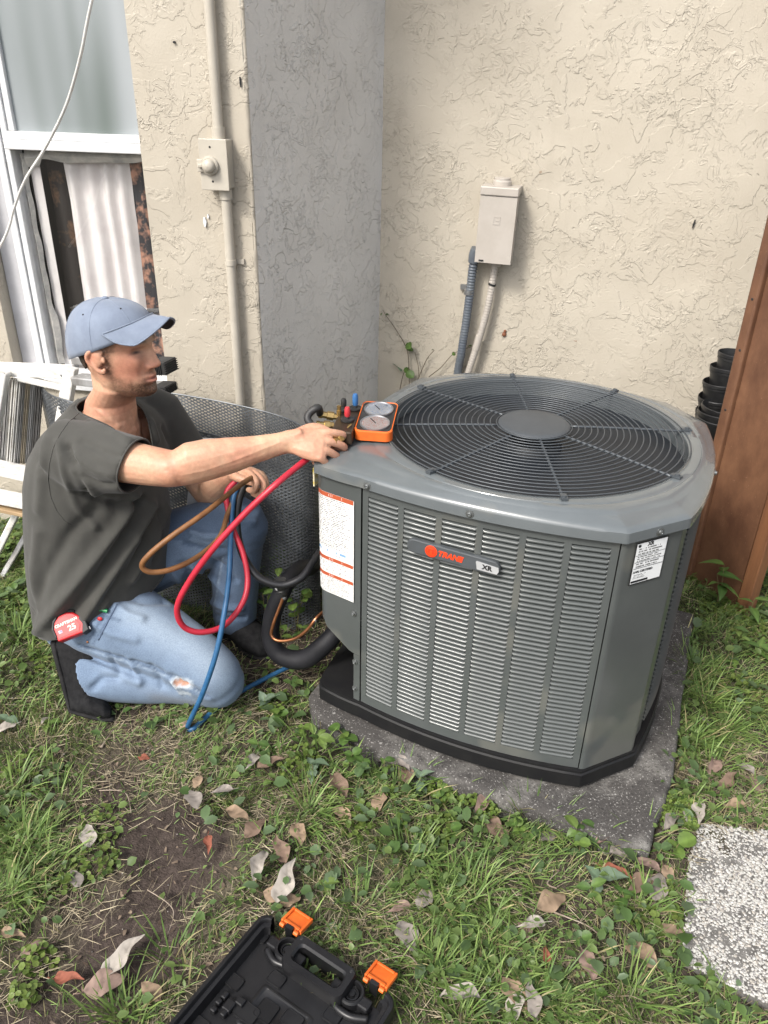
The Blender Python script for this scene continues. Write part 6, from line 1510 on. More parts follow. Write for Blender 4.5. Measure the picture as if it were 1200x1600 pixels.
mb = MB(); mb.prism([(.024, -.037), (.043, -.033), (.044, -.004), (.036, .012), (.028, .006), (.033, -.010), (.026, -.028)], -.016, .0165, TMx); mb.prism([(-.043, -.020), (-.044, .008), (-.034, .028), (-.020, .036), (-.022, .029), (-.032, .020), (-.038, .004), (-.037, -.018)], -.016, .0165, TMx); mb.prism([(.006, .036), (.024, .028), (.028, .031), (.012, .041)], -.012, .012, TMx)
bevel(mb.build('grip', M['tape_black'], tm, world=True, smooth=False), .003)
mb = MB(); mb.prism([(-.034, -.022), (.020, -.025), (.027, -.009), (.016, .014), (-.006, .026), (-.026, .020), (-.034, .004)], .0152, .0164, TMx); face_ = mb.build('face_label', mat('tape_label', (.56, .03, .03), .35), tm, world=True, smooth=False)
M['print_cream'] = mat('print_cream', (.74, .68, .58), .5)
put_text('lettering', 'CRAFTSMAN', .0105, TMx @ Matrix.Translation((-.004, .009, .0165)), M['print_cream'], face_, world=True, bold=.0004, depth=.0003)
put_text('lettering', '25', .021, TMx @ Matrix.Translation((.006, -.009, .0165)), M['print_cream'], face_, world=True, bold=.0006, depth=.0003)
mb = MB(); mb.box((-.030, -.012, .0165), (-.020, -.004, .0168), TMx); mb.build('print_mark', mat('print_blue', (.06, .08, .25), .5, col2=(.6, .6, .62), nscale=300), face_, world=True, smooth=False)
mb = MB(); mb.box((.040, -.032, -.009), (.046, -.024, .009), TMx); mb.build('tape_hook', M['steel'], tm, world=True, smooth=False)
def on_j(px, py, off):
    h = jb.ray_cast(CAMPOS, ray(px, py)); d = ray(px, py); L_ = (h[0] - CAMPOS).length if h[0] is not None else at(px, py, 1.74).length
    return CAMPOS + d * (L_ - off)
pk = thing('screwdriver', 'small green handled screwdriver poking from the jeans pocket', 'screwdriver', on_j(155, 952, .01))
a, b, c = on_j(141, 948, .016), on_j(148, 950, .014), on_j(168, 955, .008); mb = MB(); mb.tube([b, lerp(b, c, .2), lerp(b, c, .5), c], [.0042, .0056, .0050, .0054], n=10); mb.build('handle', mat('green_plastic', (.02, .22, .07), .35), pk, world=True)
mb = MB(); mb.tube([a, b], .0018, n=6); mb.build('shaft', M['tape_white'], pk, world=True)
a = on_j(156, 967, .006); mb = MB(); mb.ellipsoid(a, (.007, 0, 0), (0, .003, .002), (0, 0, .005), 10, 6); tag(mb.build('red_clip', M['tape_red']), 'tiny red clip at the jeans pocket edge', 'clip')

# ------------------------------------------------------------------ the open tool case in the foreground
cz = .050
qL, qR = ong(413, 1421, cz), ong(624, 1560, cz); qB = ong(250, 1612, cz)
ex = (qR - qL).normalized(); ey = Vector((ex.y, -ex.x, 0)); ey = ey if ey.y < 0 else -ey
CW = (qR - qL).length; CD = .30
CM = Matrix.Translation(Vector((qL.x, qL.y, 0))) @ Matrix((ex, ey, Vector((0, 0, 1)))).transposed().to_4x4(); CMi = CM.inverted()
tcs = thing('tool_case', 'open black moulded tool case with two orange latches lying on the grass', 'tool case', (qL.x, qL.y, 0))
M['case'] = mat('case_plastic', (.007, .007, .008), .34, spec=.38, col2=(.014, .014, .015), nscale=12, detail=7, bump=.25, bscale=420, bdist=.0004)
def cl2(px, py, z=.022): p = CMi @ ong(px, py, z); return p.x, p.y
def rr2(x0, y0, x1, y1, r, n=6): return [((x0 + x1) / 2 + x, (y0 + y1) / 2 + y) for x, y in rrect(x1 - x0, y1 - y0, r, n)]
FZ = .016
hx0, hy0 = CW * .335, .020; hx1, hy1 = CW * .665, .052
mb = MB(); A = rr2(0, 0, CW, CD, .026); levels = [(rr2(.006, .006, CW - .006, CD - .006, .022), .002), (A, .010), (A, cz - .006), (rr2(.0015, .0015, CW - .0015, CD - .0015, .025), cz - .001), (rr2(.004, .004, CW - .004, CD - .004, .023), cz), (rr2(.009, .009, CW - .009, CD - .009, .018), cz), (rr2(.011, .011, CW - .011, CD - .011, .017), cz - .003), (rr2(.012, .012, CW - .012, CD - .012, .016), cz - .010), (rr2(.020, .020, CW - .020, CD - .020, .012), cz - .011), (rr2(.024, .024, CW - .024, CD - .024, .012), FZ)]
n = len(A); V = [CM @ Vector((x, y, z)) for P, z in levels for x, y in P]; F = [(i * n + k, i * n + (k + 1) % n, (i + 1) * n + (k + 1) % n, (i + 1) * n + k) for i in range(len(levels) - 1) for k in range(n)]
# leave the edge open where the hand grip is: skip walls across it
def skip(f):
    c = sum((CMi @ V[i] for i in f), Vector()) / len(f); return hx0 - .004 < c.x < hx1 + .004 and c.y < .06 and c.z < .9
F = [f for f in F if not (len(f) == 4 and skip(f))]
mb.add(V, F)
xs_ = [.024, hx0 - .012, hx1 + .012, CW - .024]; ys_ = [.024, .064, CD - .024]
for i in range(3):
    for j in range(2):
        if i == 1 and j == 0: continue
        mb.add([CM @ Vector(p) for p in ((xs_[i], ys_[j], FZ), (xs_[i + 1], ys_[j], FZ), (xs_[i + 1], ys_[j + 1], FZ), (xs_[i], ys_[j + 1], FZ))], [(0, 1, 2, 3)])
mb.build('shell', M['case'], tcs, world=True, angle=35)
mb = MB(); O_ = rr2(hx0 - .018, -.001, hx1 + .018, .068, .014); I_ = rr2(hx0, .018, hx1, .050, .010); n = len(O_); lv_ = [(O_, .004), (O_, cz - .004), (rr2(hx0 - .016, .001, hx1 + .016, .066, .013), cz + .001), (rr2(hx0 - .004, .014, hx1 + .004, .054, .012), cz + .001), (I_, cz - .004), (I_, .004)]
V2 = [CM @ Vector((x, y, z)) for P, z in lv_ for x, y in P]; mb.add(V2, [(i * n + k, i * n + (k + 1) % n, (i + 1) * n + (k + 1) % n, (i + 1) * n + k) for i in range(len(lv_) - 1) for k in range(n)]); hd = mb.build('handle', M['case'], tcs, world=True, angle=35)
for x in (hx0 - .006, hx1 + .006): mb = MB(); mb.lathe([(.0035, 0), (.003, .001), (0, .001)], 10, CM @ Matrix.Translation((x, .008, cz + .001))); mb.build('rivet', M['black_rubber'], hd, world=True)
def latch(px, py):
    p = CMi @ ong(px, py, .040); x = p.x; Mk = CM @ Matrix.Translation((x, -.004, .040)) @ Matrix.Rotation(R(12), 4, 'X') @ Matrix.Scale(1.25, 4)
    l = bpy.data.objects.new('latch', None); C.objects.link(l); l.parent = tcs; l.matrix_parent_inverse = base_matrix(tcs).inverted(); l.location = Mk.translation
    mb = MB(); mb.box((-.021, -.034, -.004), (.021, .0, .001), Mk); mb.box((-.021, -.034, .0012), (-.0165, 0, .005), Mk); mb.box((.0165, -.034, .0012), (.021, 0, .005), Mk); mb.box((-.0162, -.034, .0012), (.0162, -.0295, .005), Mk); mb.box((-.0162, -.006, .0012), (.0162, -.0005, .005), Mk)
    bevel(mb.build('latch_plate', M['orange'], l, world=True, smooth=False), .0015)
    for sx in (-.0145, .0145): mb = MB(); mb.tube([Mk @ Vector((sx - .004, .004, .0)), Mk @ Vector((sx + .004, .004, .0))], .005, n=10); mb.build('hinge_lug', M['orange'], l, world=True)
    mb = MB(); mb.box((x - .009, -.004, .012), (x + .009, .004, cz - .002), CM); mb.build('hinge_block', M['case'], l, world=True, smooth=False)
latch(464, 1437); latch(597, 1520)
def pad(cx, cy, w, h, z=.005, r=.006, m='case', rot=0.0, name='moulded_pad'):
    Mk = CM @ Matrix.Translation((cx, cy, FZ)) @ Matrix.Rotation(rot, 4, 'Z'); P = rrect(w, h, r, 5); n = len(P); mb = MB()
    lv = [(1.04, .0005), (1.0, z * .6), (.96, z), (.90, z), (.88, z - .0012)]; V = [Mk @ Vector((x * f, y * f, zz)) for f, zz in lv for x, y in P]
    mb.add(V, [(i * n + k, i * n + (k + 1) % n, (i + 1) * n + (k + 1) % n, (i + 1) * n + k) for i in range(len(lv) - 1) for k in range(n)] + [tuple((len(lv) - 1) * n + k for k in range(n))])
    return mb.build(name, M[m], tcs, world=True, angle=50)
M['case_gloss'] = mat('case_plastic_smooth', (.008, .008, .009), .22)
for (px, py, w, h, mm) in ((408, 1462, .030, .022, 'case'), (366, 1532, .036, .026, 'case'), (432, 1528, .036, .026, 'case'), (519, 1586, .036, .026, 'case'), (416, 1578, .040, .040, 'case_gloss'), (456, 1592, .042, .030, 'case'), (312, 1600, .034, .026, 'case')):
    x, y = cl2(px, py); pad(x, y, w, h, m=mm)
x, y = cl2(436, 1566); pad(x + .012, y + .028, .120, .085, .0022, .008)
# raised channel that runs from the bosses round the grip
pts = [cl2(418, 1482), cl2(428, 1500), cl2(452, 1512), cl2(500, 1546), cl2(520, 1562), cl2(528, 1575), cl2(548, 1588), cl2(575, 1592)]
mb = MB(); mb.tube([CM @ Vector((a, b, FZ + .004)) for a, b in pts], .008, n=10, res=5); mb.build('moulded_ridge', M['case'], tcs, world=True, angle=180)
for px, py in ((449, 1488), (550, 1556)):
    x, y = cl2(px, py); Mk = CM @ Matrix.Translation((x, y, FZ)); mb = MB()
    mb.lathe([(.026, 0), (.026, .018), (.023, .022), (.019, .022), (.017, .010), (.014, .008), (.0135, .014), (.011, .0145), (.010, .011), (.006, .010), (.0055, .014), (0, .014)], 26, Mk); mb.build('moulded_boss', M['case'], tcs, world=True, angle=30)
    for sg in (-1, 1):
        mb = MB(); mb.prism(rrect(.026, .024, .005), 0, .020, CM @ Matrix.Translation((x + sg * .032, y + .004, FZ))); bevel(mb.build('moulded_block', M['case'], tcs, world=True, smooth=False), .004)
for (px, py, w, h) in ((352, 1556, .012, .016), (342, 1566, .012, .012), (334, 1578, .013, .012), (358, 1572, .020, .024), (350, 1584, .012, .014), (376, 1566, .018, .016)):
    x, y = cl2(px, py); mb = MB(); mb.prism(rrect(w, h, .003), 0, .012, CM @ Matrix.Translation((x, y, FZ))); bevel(mb.build('moulded_block', M['case'], tcs, world=True, smooth=False), .003)
x, y = cl2(385, 1580); pad(x, y, .05, .034, .006, .008)
# a faint chalky scuff lies on the plastic as a thin smear

# ------------------------------------------------------------------ grass, straw, weeds and dead leaves
def leaf_mat(name, rough=.5, trans=.3, spec=.35):
    m = bpy.data.materials.new(name); m.use_nodes = True; nt = m.node_tree; b = nt.nodes['Principled BSDF']; b.inputs['Roughness'].default_value = rough; b.inputs['Specular IOR Level'].default_value = spec
    a = nt.nodes.new('ShaderNodeAttribute'); a.attribute_name = 'Col'; nt.links.new(a.outputs['Color'], b.inputs['Base Color'])
    t = nt.nodes.new('ShaderNodeBsdfTranslucent'); nt.links.new(a.outputs['Color'], t.inputs['Color']); mx = nt.nodes.new('ShaderNodeMixShader'); mx.inputs[0].default_value = trans
    o = nt.nodes['Material Output']; nt.links.new(b.outputs[0], mx.inputs[1]); nt.links.new(t.outputs[0], mx.inputs[2]); nt.links.new(mx.outputs[0], o.inputs['Surface']); return m
M['blade'] = leaf_mat('grass_blade'); M['straw'] = leaf_mat('dry_straw', .8, .15, .1); M['weed'] = leaf_mat('weed_leaf', .45, .28)
slabP = [(p.x, p.y) for p in q] if False else poly
caseP = [tuple((CM @ Vector(p)).xy) for p in ((-.035, -.008, 0), (CW + .02, -.008, 0), (CW + .02, CD + .1, 0), (-.035, CD + .1, 0))]
gripP = [tuple((CM @ Vector(p)).xy) for p in ((hx0, .018, 0), (hx1, .018, 0), (hx1, .05, 0), (hx0, .05, 0))]
def inside_np(x, y, P):
    c = np.zeros(len(x), bool)
    for (ax, ay), (bx_, by_) in zip(P, P[1:] + P[:1]): c ^= ((ay > y) != (by_ > y)) & (x < (bx_ - ax) * (y - ay) / ((by_ - ay) or 1e-9) + ax)
    return c
def scatter(n, box=(-2.0, 2.0, .72, 3.1)):
    x = RNG.uniform(box[0], box[1], n); y = RNG.uniform(box[2], box[3], n)
    ok = (np.abs(x) < .60 * y + .30)
    ok &= ~on_pad(x, y, -.022) & ~inside_np(x, y, slabP) & ~(inside_np(x, y, caseP) & ~inside_np(x, y, gripP))
    ok &= y < np.where(x < -.42, 2.58 - .14 * (x + .4), 3.2 - .25 * x)
    return x[ok], y[ok]
def blades(name, x, y, length, width, az, lean, curl, colr, m, lift=0.0, droop=1.0):
    n = len(x); z = soil_height(x, y) + lift - .003
    dx, dy = np.cos(az), np.sin(az); sx, sy = -dy, dx
    ts = (0, .38, .72, 1.0); ws = (1.0, .92, .62, 0)
    V = np.zeros((n, 7, 3)); k = 0
    for t, w in zip(ts, ws):
        ang = lean + curl * t * droop; hor = length * t * np.sin(np.clip(lean + curl * t * .5, 0, 2.2)); ver = length * t * np.cos(np.clip(lean + curl * t * .5, 0, 2.2))
        px, py, pz = x + dx * hor, y + dy * hor, z + np.maximum(ver, .002 - .0)
        if w > 0:
            for s in (-1, 1): V[:, k] = np.stack([px + sx * s * width * w / 2, py + sy * s * width * w / 2, pz + (0.0008 if s > 0 else 0)], -1); k += 1
        else: V[:, k] = np.stack([px, py, pz], -1); k += 1
    V = V.reshape(-1, 3); base = (np.arange(n) * 7)[:, None]
    Q = np.concatenate([base + np.array([[0, 1, 3, 2]]), base + np.array([[2, 3, 5, 4]])], 0); T = base + np.array([[4, 5, 6]])
    me = bpy.data.meshes.new(name); nq, ntr = len(Q), len(T)
    me.vertices.add(len(V)); me.vertices.foreach_set('co', V.ravel()); me.loops.add(nq * 4 + ntr * 3); me.polygons.add(nq + ntr)
    me.loops.foreach_set('vertex_index', np.concatenate([Q.ravel(), T.ravel()])); ls = np.concatenate([np.arange(nq) * 4, nq * 4 + np.arange(ntr) * 3]); me.polygons.foreach_set('loop_start', ls); me.polygons.foreach_set('loop_total', np.concatenate([np.full(nq, 4), np.full(ntr, 3)]))
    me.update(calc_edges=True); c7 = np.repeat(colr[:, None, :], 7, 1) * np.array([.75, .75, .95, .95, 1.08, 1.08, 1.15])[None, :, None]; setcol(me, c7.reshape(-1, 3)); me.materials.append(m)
    me.polygons.foreach_set('use_smooth', [True] * (nq + ntr)); return kind(link(name, me), 'stuff')
def greens(n, dry=.14, bright=1.0):
    a = np.array([.090, .160, .038]); b = np.array([.215, .300, .085]); c = np.array([.34, .30, .15]); t = RNG.random((n, 1)); col = a + (b - a) * t ** 1.3
    d = RNG.random(n) < dry; col[d] = c * RNG.uniform(.7, 1.2, (d.sum(), 1)); return col * RNG.uniform(.75, 1.2, (n, 1)) * bright
def tuft_noise(x, y, f, seed): return fbm(x * f, y * f, seed, 3)
# fine and coarse blades
x, y = scatter(230000); g, s = cover(x, y); clump = tuft_noise(x, y, 11, 61)
far = np.clip(1.5 - .35 * y, .45, 1); p = np.clip(g * 1.3 * (clump * 2.6 - .50), 0, 1) * .80 * far; k = RNG.random(len(x)) < p; x, y, g = x[k], y[k], g[k]; n = len(x)
azf = fbm(x * 4, y * 4, 71, 2) * 12
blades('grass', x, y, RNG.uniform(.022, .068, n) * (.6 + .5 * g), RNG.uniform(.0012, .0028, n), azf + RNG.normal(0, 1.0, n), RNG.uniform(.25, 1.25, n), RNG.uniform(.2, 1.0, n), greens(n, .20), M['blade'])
x, y = scatter(60000); g, s = cover(x, y); clump = tuft_noise(x, y, 7, 91); p = np.clip(g * 1.5 * (clump * 3.4 - 1.15), 0, 1) * .50; k = RNG.random(len(x)) < p; x, y, g = x[k], y[k], g[k]; n = len(x)
azf = fbm(x * 3, y * 3, 81, 2) * 14
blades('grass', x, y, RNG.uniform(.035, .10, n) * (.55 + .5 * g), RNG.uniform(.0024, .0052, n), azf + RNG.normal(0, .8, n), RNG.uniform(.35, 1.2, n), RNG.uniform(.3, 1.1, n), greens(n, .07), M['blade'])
# tussocks seen in the picture
TUS = [(530, 1160, 22), (560, 1180, 26), (600, 1200, 24), (640, 1222, 30), (690, 1240, 30), (800, 1268, 40), (850, 1288, 70), (890, 1296, 60), (920, 1308, 40), (960, 1318, 30), (1000, 1322, 24), (500, 1140, 20), (1052, 1230, 20), (1066, 1150, 30), (1072, 1050, 30), (90, 1260, 40), (20, 1240, 70), (70, 1350, 60), (10, 1400, 60), (560, 1420, 30), (690, 1420, 70), (740, 1400, 60), (760, 1470, 50), (680, 1520, 70), (720, 1590, 60), (640, 1340, 60), (850, 1560, 70), (480, 1270, 70), (500, 1180, 60), (1000, 1420, 70), (980, 1560, 50), (830, 1290, 90), (870, 1275, 60), (1100, 1100, 120), (1130, 1140, 120), (1080, 1160, 90), (1090, 1060, 90), (40, 1320, 120), (30, 1000, 120), (200, 1590, 60), (180, 1575, 40), (265, 1490, 30), (60, 900, 90), (1110, 1200, 50), (930, 1270, 14), (780, 1560, 60), (620, 1250, 50)]
X_, Y_, A_z, L_n = [], [], [], []
for px, py, n in TUS:
    c = ong(px, py); r = RNG.normal(0, .022, (n, 2)); X_ += list(c.x + r[:, 0]); Y_ += list(c.y + r[:, 1]); A_z += list(np.arctan2(r[:, 1], r[:, 0]) + RNG.normal(0, .5, n)); L_n += list(RNG.uniform(.035, .115, n) * (1 if n > 20 else .6))
X_, Y_, A_z, L_n = map(np.array, (X_, Y_, A_z, L_n)); k = ~(inside_np(X_, Y_, caseP)) & ~on_pad(X_, Y_, -.07) & ~inside_np(X_, Y_, slabP); X_, Y_, A_z, L_n = X_[k], Y_[k], A_z[k], L_n[k]; n = len(X_)
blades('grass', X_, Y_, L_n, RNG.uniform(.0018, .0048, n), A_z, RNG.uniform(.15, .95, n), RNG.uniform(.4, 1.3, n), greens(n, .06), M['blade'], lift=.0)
# dry straw and clippings
x, y = scatter(190000); g, s = cover(x, y); clump = tuft_noise(x, y, 8, 33); p = np.clip((s * 1.25 - .10) * (clump * 2.4 - .50), .02, 1) * .95 * np.clip(1.6 - .4 * y, .3, 1); k = RNG.random(len(x)) < p; x, y = x[k], y[k]; n = len(x)
ca = np.array([.46, .40, .28]); cb = np.array([.19, .155, .105]); t = RNG.random((n, 1)); col = ca * t + cb * (1 - t); col *= RNG.uniform(.7, 1.2, (n, 1))
blades('straw', x, y, RNG.uniform(.012, .065, n), RNG.uniform(.0006, .0015, n), RNG.uniform(0, 6.28, n), RNG.uniform(1.25, 1.56, n), RNG.uniform(-.25, .3, n), col, M['straw'], lift=.008)
# crumbs of bark and dead leaf fragments
x, y = scatter(52000); g, s = cover(x, y); k = RNG.random(len(x)) < np.clip(.10 + .35 * s - .10 * g, 0.02, 1) * .40; x, y = x[k], y[k]; n = len(x)
t = RNG.random((n, 1)); col = np.array([.30, .23, .17]) * t + np.array([.07, .05, .04]) * (1 - t)
blades('leaf_litter', x, y, RNG.uniform(.005, .017, n), RNG.uniform(.003, .009, n), RNG.uniform(0, 6.28, n), RNG.uniform(1.1, 1.5, n), RNG.uniform(-.3, .5, n), col, M['straw'], lift=.007)

# small round-leaved ground cover, one mass
def clover(name, spots, size=.0075, bright=1.0):
    V = []; F = []; cc = []
    for px, py, r, n in spots:
        c = ong(px, py)
        for _ in range(n):
            a = random.uniform(0, 6.283); d = r * math.sqrt(random.random()); x, y = c.x + d * math.cos(a), c.y + d * math.sin(a)
            if on_pad(x, y, -.05) or inside(x, y, caseP) or inside(x, y, slabP): continue
            z = float(soil_height(np.array([x]), np.array([y]))[0]) + random.uniform(.006, .045) * (1 - .5 * d / r); s = size * random.uniform(.55, 1.25); tl = Matrix.Rotation(random.uniform(0, 6.28), 3, 'Z') @ Matrix.Rotation(random.uniform(-.6, .6), 3, 'X')
            o = len(V); P = [(0, 0, 0)] + [(s * math.cos(b), s * .85 * math.sin(b), .12 * s) for b in [k * math.pi / 3 for k in range(6)]]
            V += [tuple(tl @ Vector(p) + Vector((x, y, z))) for p in P]; F += [(o, o + 1 + k, o + 1 + (k + 1) % 6) for k in range(6)]; g = random.random()
            cl_ = (np.array([.075, .125, .024]) * (1 - g) + np.array([.17, .225, .055]) * g) * random.uniform(.8, 1.15) * bright; cc += [cl_ * .85] + [cl_] * 6
    me = bpy.data.meshes.new(name); me.from_pydata(V, [], F); setcol(me, np.array(cc)); me.materials.append(M['weed']); return kind(link(name, me), 'stuff')
clover('ground_cover', [(50, 860, .13, 380), (25, 935, .12, 300), (70, 960, .08, 160), (30, 800, .2, 500), (10, 760, .25, 500), (60, 1040, .07, 80), (150, 1345, .05, 70), (110, 1380, .03, 30), (60, 1500, .04, 70), (40, 1560, .03, 40), (470, 1200, .06, 90), (560, 1290, .05, 70), (690, 1300, .05, 100), (1010, 1440, .04, 40), (1060, 1440, .03, 40), (1140, 960, .10, 320), (1190, 1000, .10, 260), (1180, 920, .12, 300), (1150, 1080, .08, 110), (440, 850, .10, 160), (420, 920, .06, 80), (470, 950, .05, 70), (160, 1290, .05, 40), (40, 1200, .06, 60), (430, 1100, .05, 60), (1090, 900, .06, 200), (1130, 900, .05, 150)])
clover('moss', [(740, 1240, .055, 420), (690, 1240, .035, 160), (760, 1275, .03, 120), (1055, 1265, .035, 160), (1035, 1285, .02, 60), (1075, 1300, .02, 60), (610, 1250, .02, 40), (1040, 1395, .018, 40), (940, 1360, .02, 30), (1120, 1330, .02, 30)], .0052, 1.25)

# low broad leaves spread through the lawn, past counting
def broad_cover(name, n, size, tint, seed):
    x, y = scatter(n); g, s = cover(x, y); cl_ = tuft_noise(x, y, 6, seed); k = RNG.random(len(x)) < np.clip(g * (cl_ * 4.2 - 1.95), 0, 1) * .8; x, y = x[k], y[k]; V = []; F = []; cc = []
    z0 = soil_height(x, y)
    for a, b, zz in zip(x, y, z0):
        s_ = size * random.uniform(.5, 1.35) * (1.0 if b < 1.6 else 1.2); L_ = s_; W_ = s_ * random.uniform(.55, .95); tl = Matrix.Rotation(random.uniform(0, 6.28), 3, 'Z') @ Matrix.Rotation(random.uniform(-.55, .35), 3, 'Y') @ Matrix.Rotation(random.uniform(-.4, .4), 3, 'X'); o = len(V); h_ = random.uniform(.010, .042)
        P = [(0, 0, 0), (L_ * .3, -W_ * .42, .10 * W_), (L_ * .3, 0, -.02 * L_), (L_ * .3, W_ * .42, .10 * W_), (L_ * .68, -W_ * .40, .11 * W_), (L_ * .68, 0, -.03 * L_), (L_ * .68, W_ * .40, .11 * W_), (L_, 0, -.10 * L_)]
        V += [tuple(tl @ Vector(p) + Vector((a, b, zz + h_))) for p in P]; F += [(o, o + 1, o + 2), (o, o + 2, o + 3), (o + 1, o + 4, o + 5, o + 2), (o + 2, o + 5, o + 6, o + 3), (o + 4, o + 7, o + 5), (o + 5, o + 7, o + 6)]
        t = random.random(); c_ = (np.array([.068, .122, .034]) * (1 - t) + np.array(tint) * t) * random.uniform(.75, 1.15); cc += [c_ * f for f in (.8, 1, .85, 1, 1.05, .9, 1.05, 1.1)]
    me = bpy.data.meshes.new(name); me.from_pydata(V, [], F); setcol(me, np.array(cc)); me.materials.append(M['weed']); me.polygons.foreach_set('use_smooth', [True] * len(F)); return kind(link(name, me), 'stuff')
broad_cover('ground_cover', 34000, .021, (.15, .215, .065), 123); broad_cover('ground_cover', 26000, .012, (.17, .235, .075), 211); broad_cover('ground_cover', 11000, .031, (.13, .185, .10), 307)

def leaf_shape(L_, W_, kind_='oval', fold=.18, curl=.2, n=9, serr=0.0):
    V = []; F = []
    for i in range(n + 1):
        t = i / n
        if kind_ == 'oval': w = math.sin(math.pi * t ** .85) ** .75
        elif kind_ == 'pointed': w = (math.sin(math.pi * t ** .62) ** 1.0) * (1 - .25 * t)
        elif kind_ == 'round': w = math.sin(math.pi * (t * .92 + .06)) ** .55
        else: w = (math.sin(math.pi * t ** .7)) ** .8
        w = w * W_ / 2 * (1 + serr * (1 if i % 2 else -1)); zc = curl * L_ * (t - t * t) * 1.0 - curl * L_ * .6 * t * t
        if i in (0, n): w = W_ * .02
        V += [(t * L_, -w, zc + fold * w), (t * L_, -w * .5, zc + fold * w * .42), (t * L_, 0, zc), (t * L_, w * .5, zc + fold * w * .42), (t * L_, w, zc + fold * w)]
    for i in range(n):
        for j in range(4): a = 5 * i + j; F.append((a, a + 1, a + 6, a + 5))
    return V, F
def weed_leaf_mesh(L_, W_, kind_, c, serr=0.0, curl=.2):
    V, F = leaf_shape(L_, W_, kind_, .22, curl, 9, serr); mb = MB(); mb.add(V, F); me = mb.mesh('leaf', M['weed'], angle=180); v = coords(me)
    rib = np.exp(-(v[:, 1] / (W_ * .06)) ** 2); vein = .5 + .5 * np.sin((v[:, 0] - np.abs(v[:, 1]) * .8) / L_ * 44); col = np.array(c)[None] * (.88 + .16 * vein)[:, None] * (1 + .35 * rib)[:, None]; setcol(me, col); return me
WL = {'heart': [weed_leaf_mesh(.036, .034, 'round', c, .04, .15) for c in ((.075, .135, .032), (.115, .180, .040), (.070, .115, .045))],
      'oval': [weed_leaf_mesh(.046, .026, 'oval', c, .0, .25) for c in ((.070, .125, .034), (.10, .165, .042), (.13, .19, .05))],
      'point': [weed_leaf_mesh(.085, .042, 'pointed', c, .03, .22) for c in ((.060, .115, .028), (.085, .150, .035), (.10, .165, .04))],
      'pale': [weed_leaf_mesh(.050, .036, 'pointed', c, .06, .2) for c in ((.16, .22, .15), (.13, .19, .12))]}
M['stem'] = mat('weed_stem', (.12, .14, .05), .6, col2=(.16, .10, .06), nscale=20)
def weed(px, py, kind_, nl, h, scale, label, spread=.04, group='broad leaved weeds', base=None, name='weed'):
    b = base if base is not None else ong(px, py); z0 = 0.0
    if base is None: z0 = float(soil_height(np.array([b.x]), np.array([b.y]))[0])
    t = thing(name, label, 'weed', (b.x, b.y, z0 if base is None else b.z), 0, group); ns = max(1, nl // 4)
    stems = MB(); tips = []
    for s in range(ns):
        a = random.uniform(0, 6.28); r = spread * random.uniform(.2, 1.0) if ns > 1 else spread * .25; hh = h * random.uniform(.55, 1.0)
        P = [Vector((0, 0, 0)), Vector((r * .35 * math.cos(a), r * .35 * math.sin(a), hh * .55)), Vector((r * math.cos(a), r * math.sin(a), hh))]; Q = catmull(P, 5); stems.tube(Q, [.0013, .0008], n=5); tips.append(Q)
    stems.build('stem', M['stem'], t)
    for k in range(nl):
        Q = tips[k % ns]; f = 1.0 - .22 * (k // ns) * random.uniform(.6, 1.1); f = max(.15, f); p = Q[min(len(Q) - 1, int(f * (len(Q) - 1)))]
        o = link('leaf', random.choice(WL[kind_]), t); o.location = p; s = scale * random.uniform(.65, 1.15) * (.8 + .2 * (k // ns == 0)); o.scale = (s, s, s); o.rotation_euler = (random.uniform(-.35, .35), random.uniform(-.55, .35), k * 2.4 + random.uniform(-.5, .5))
    return t
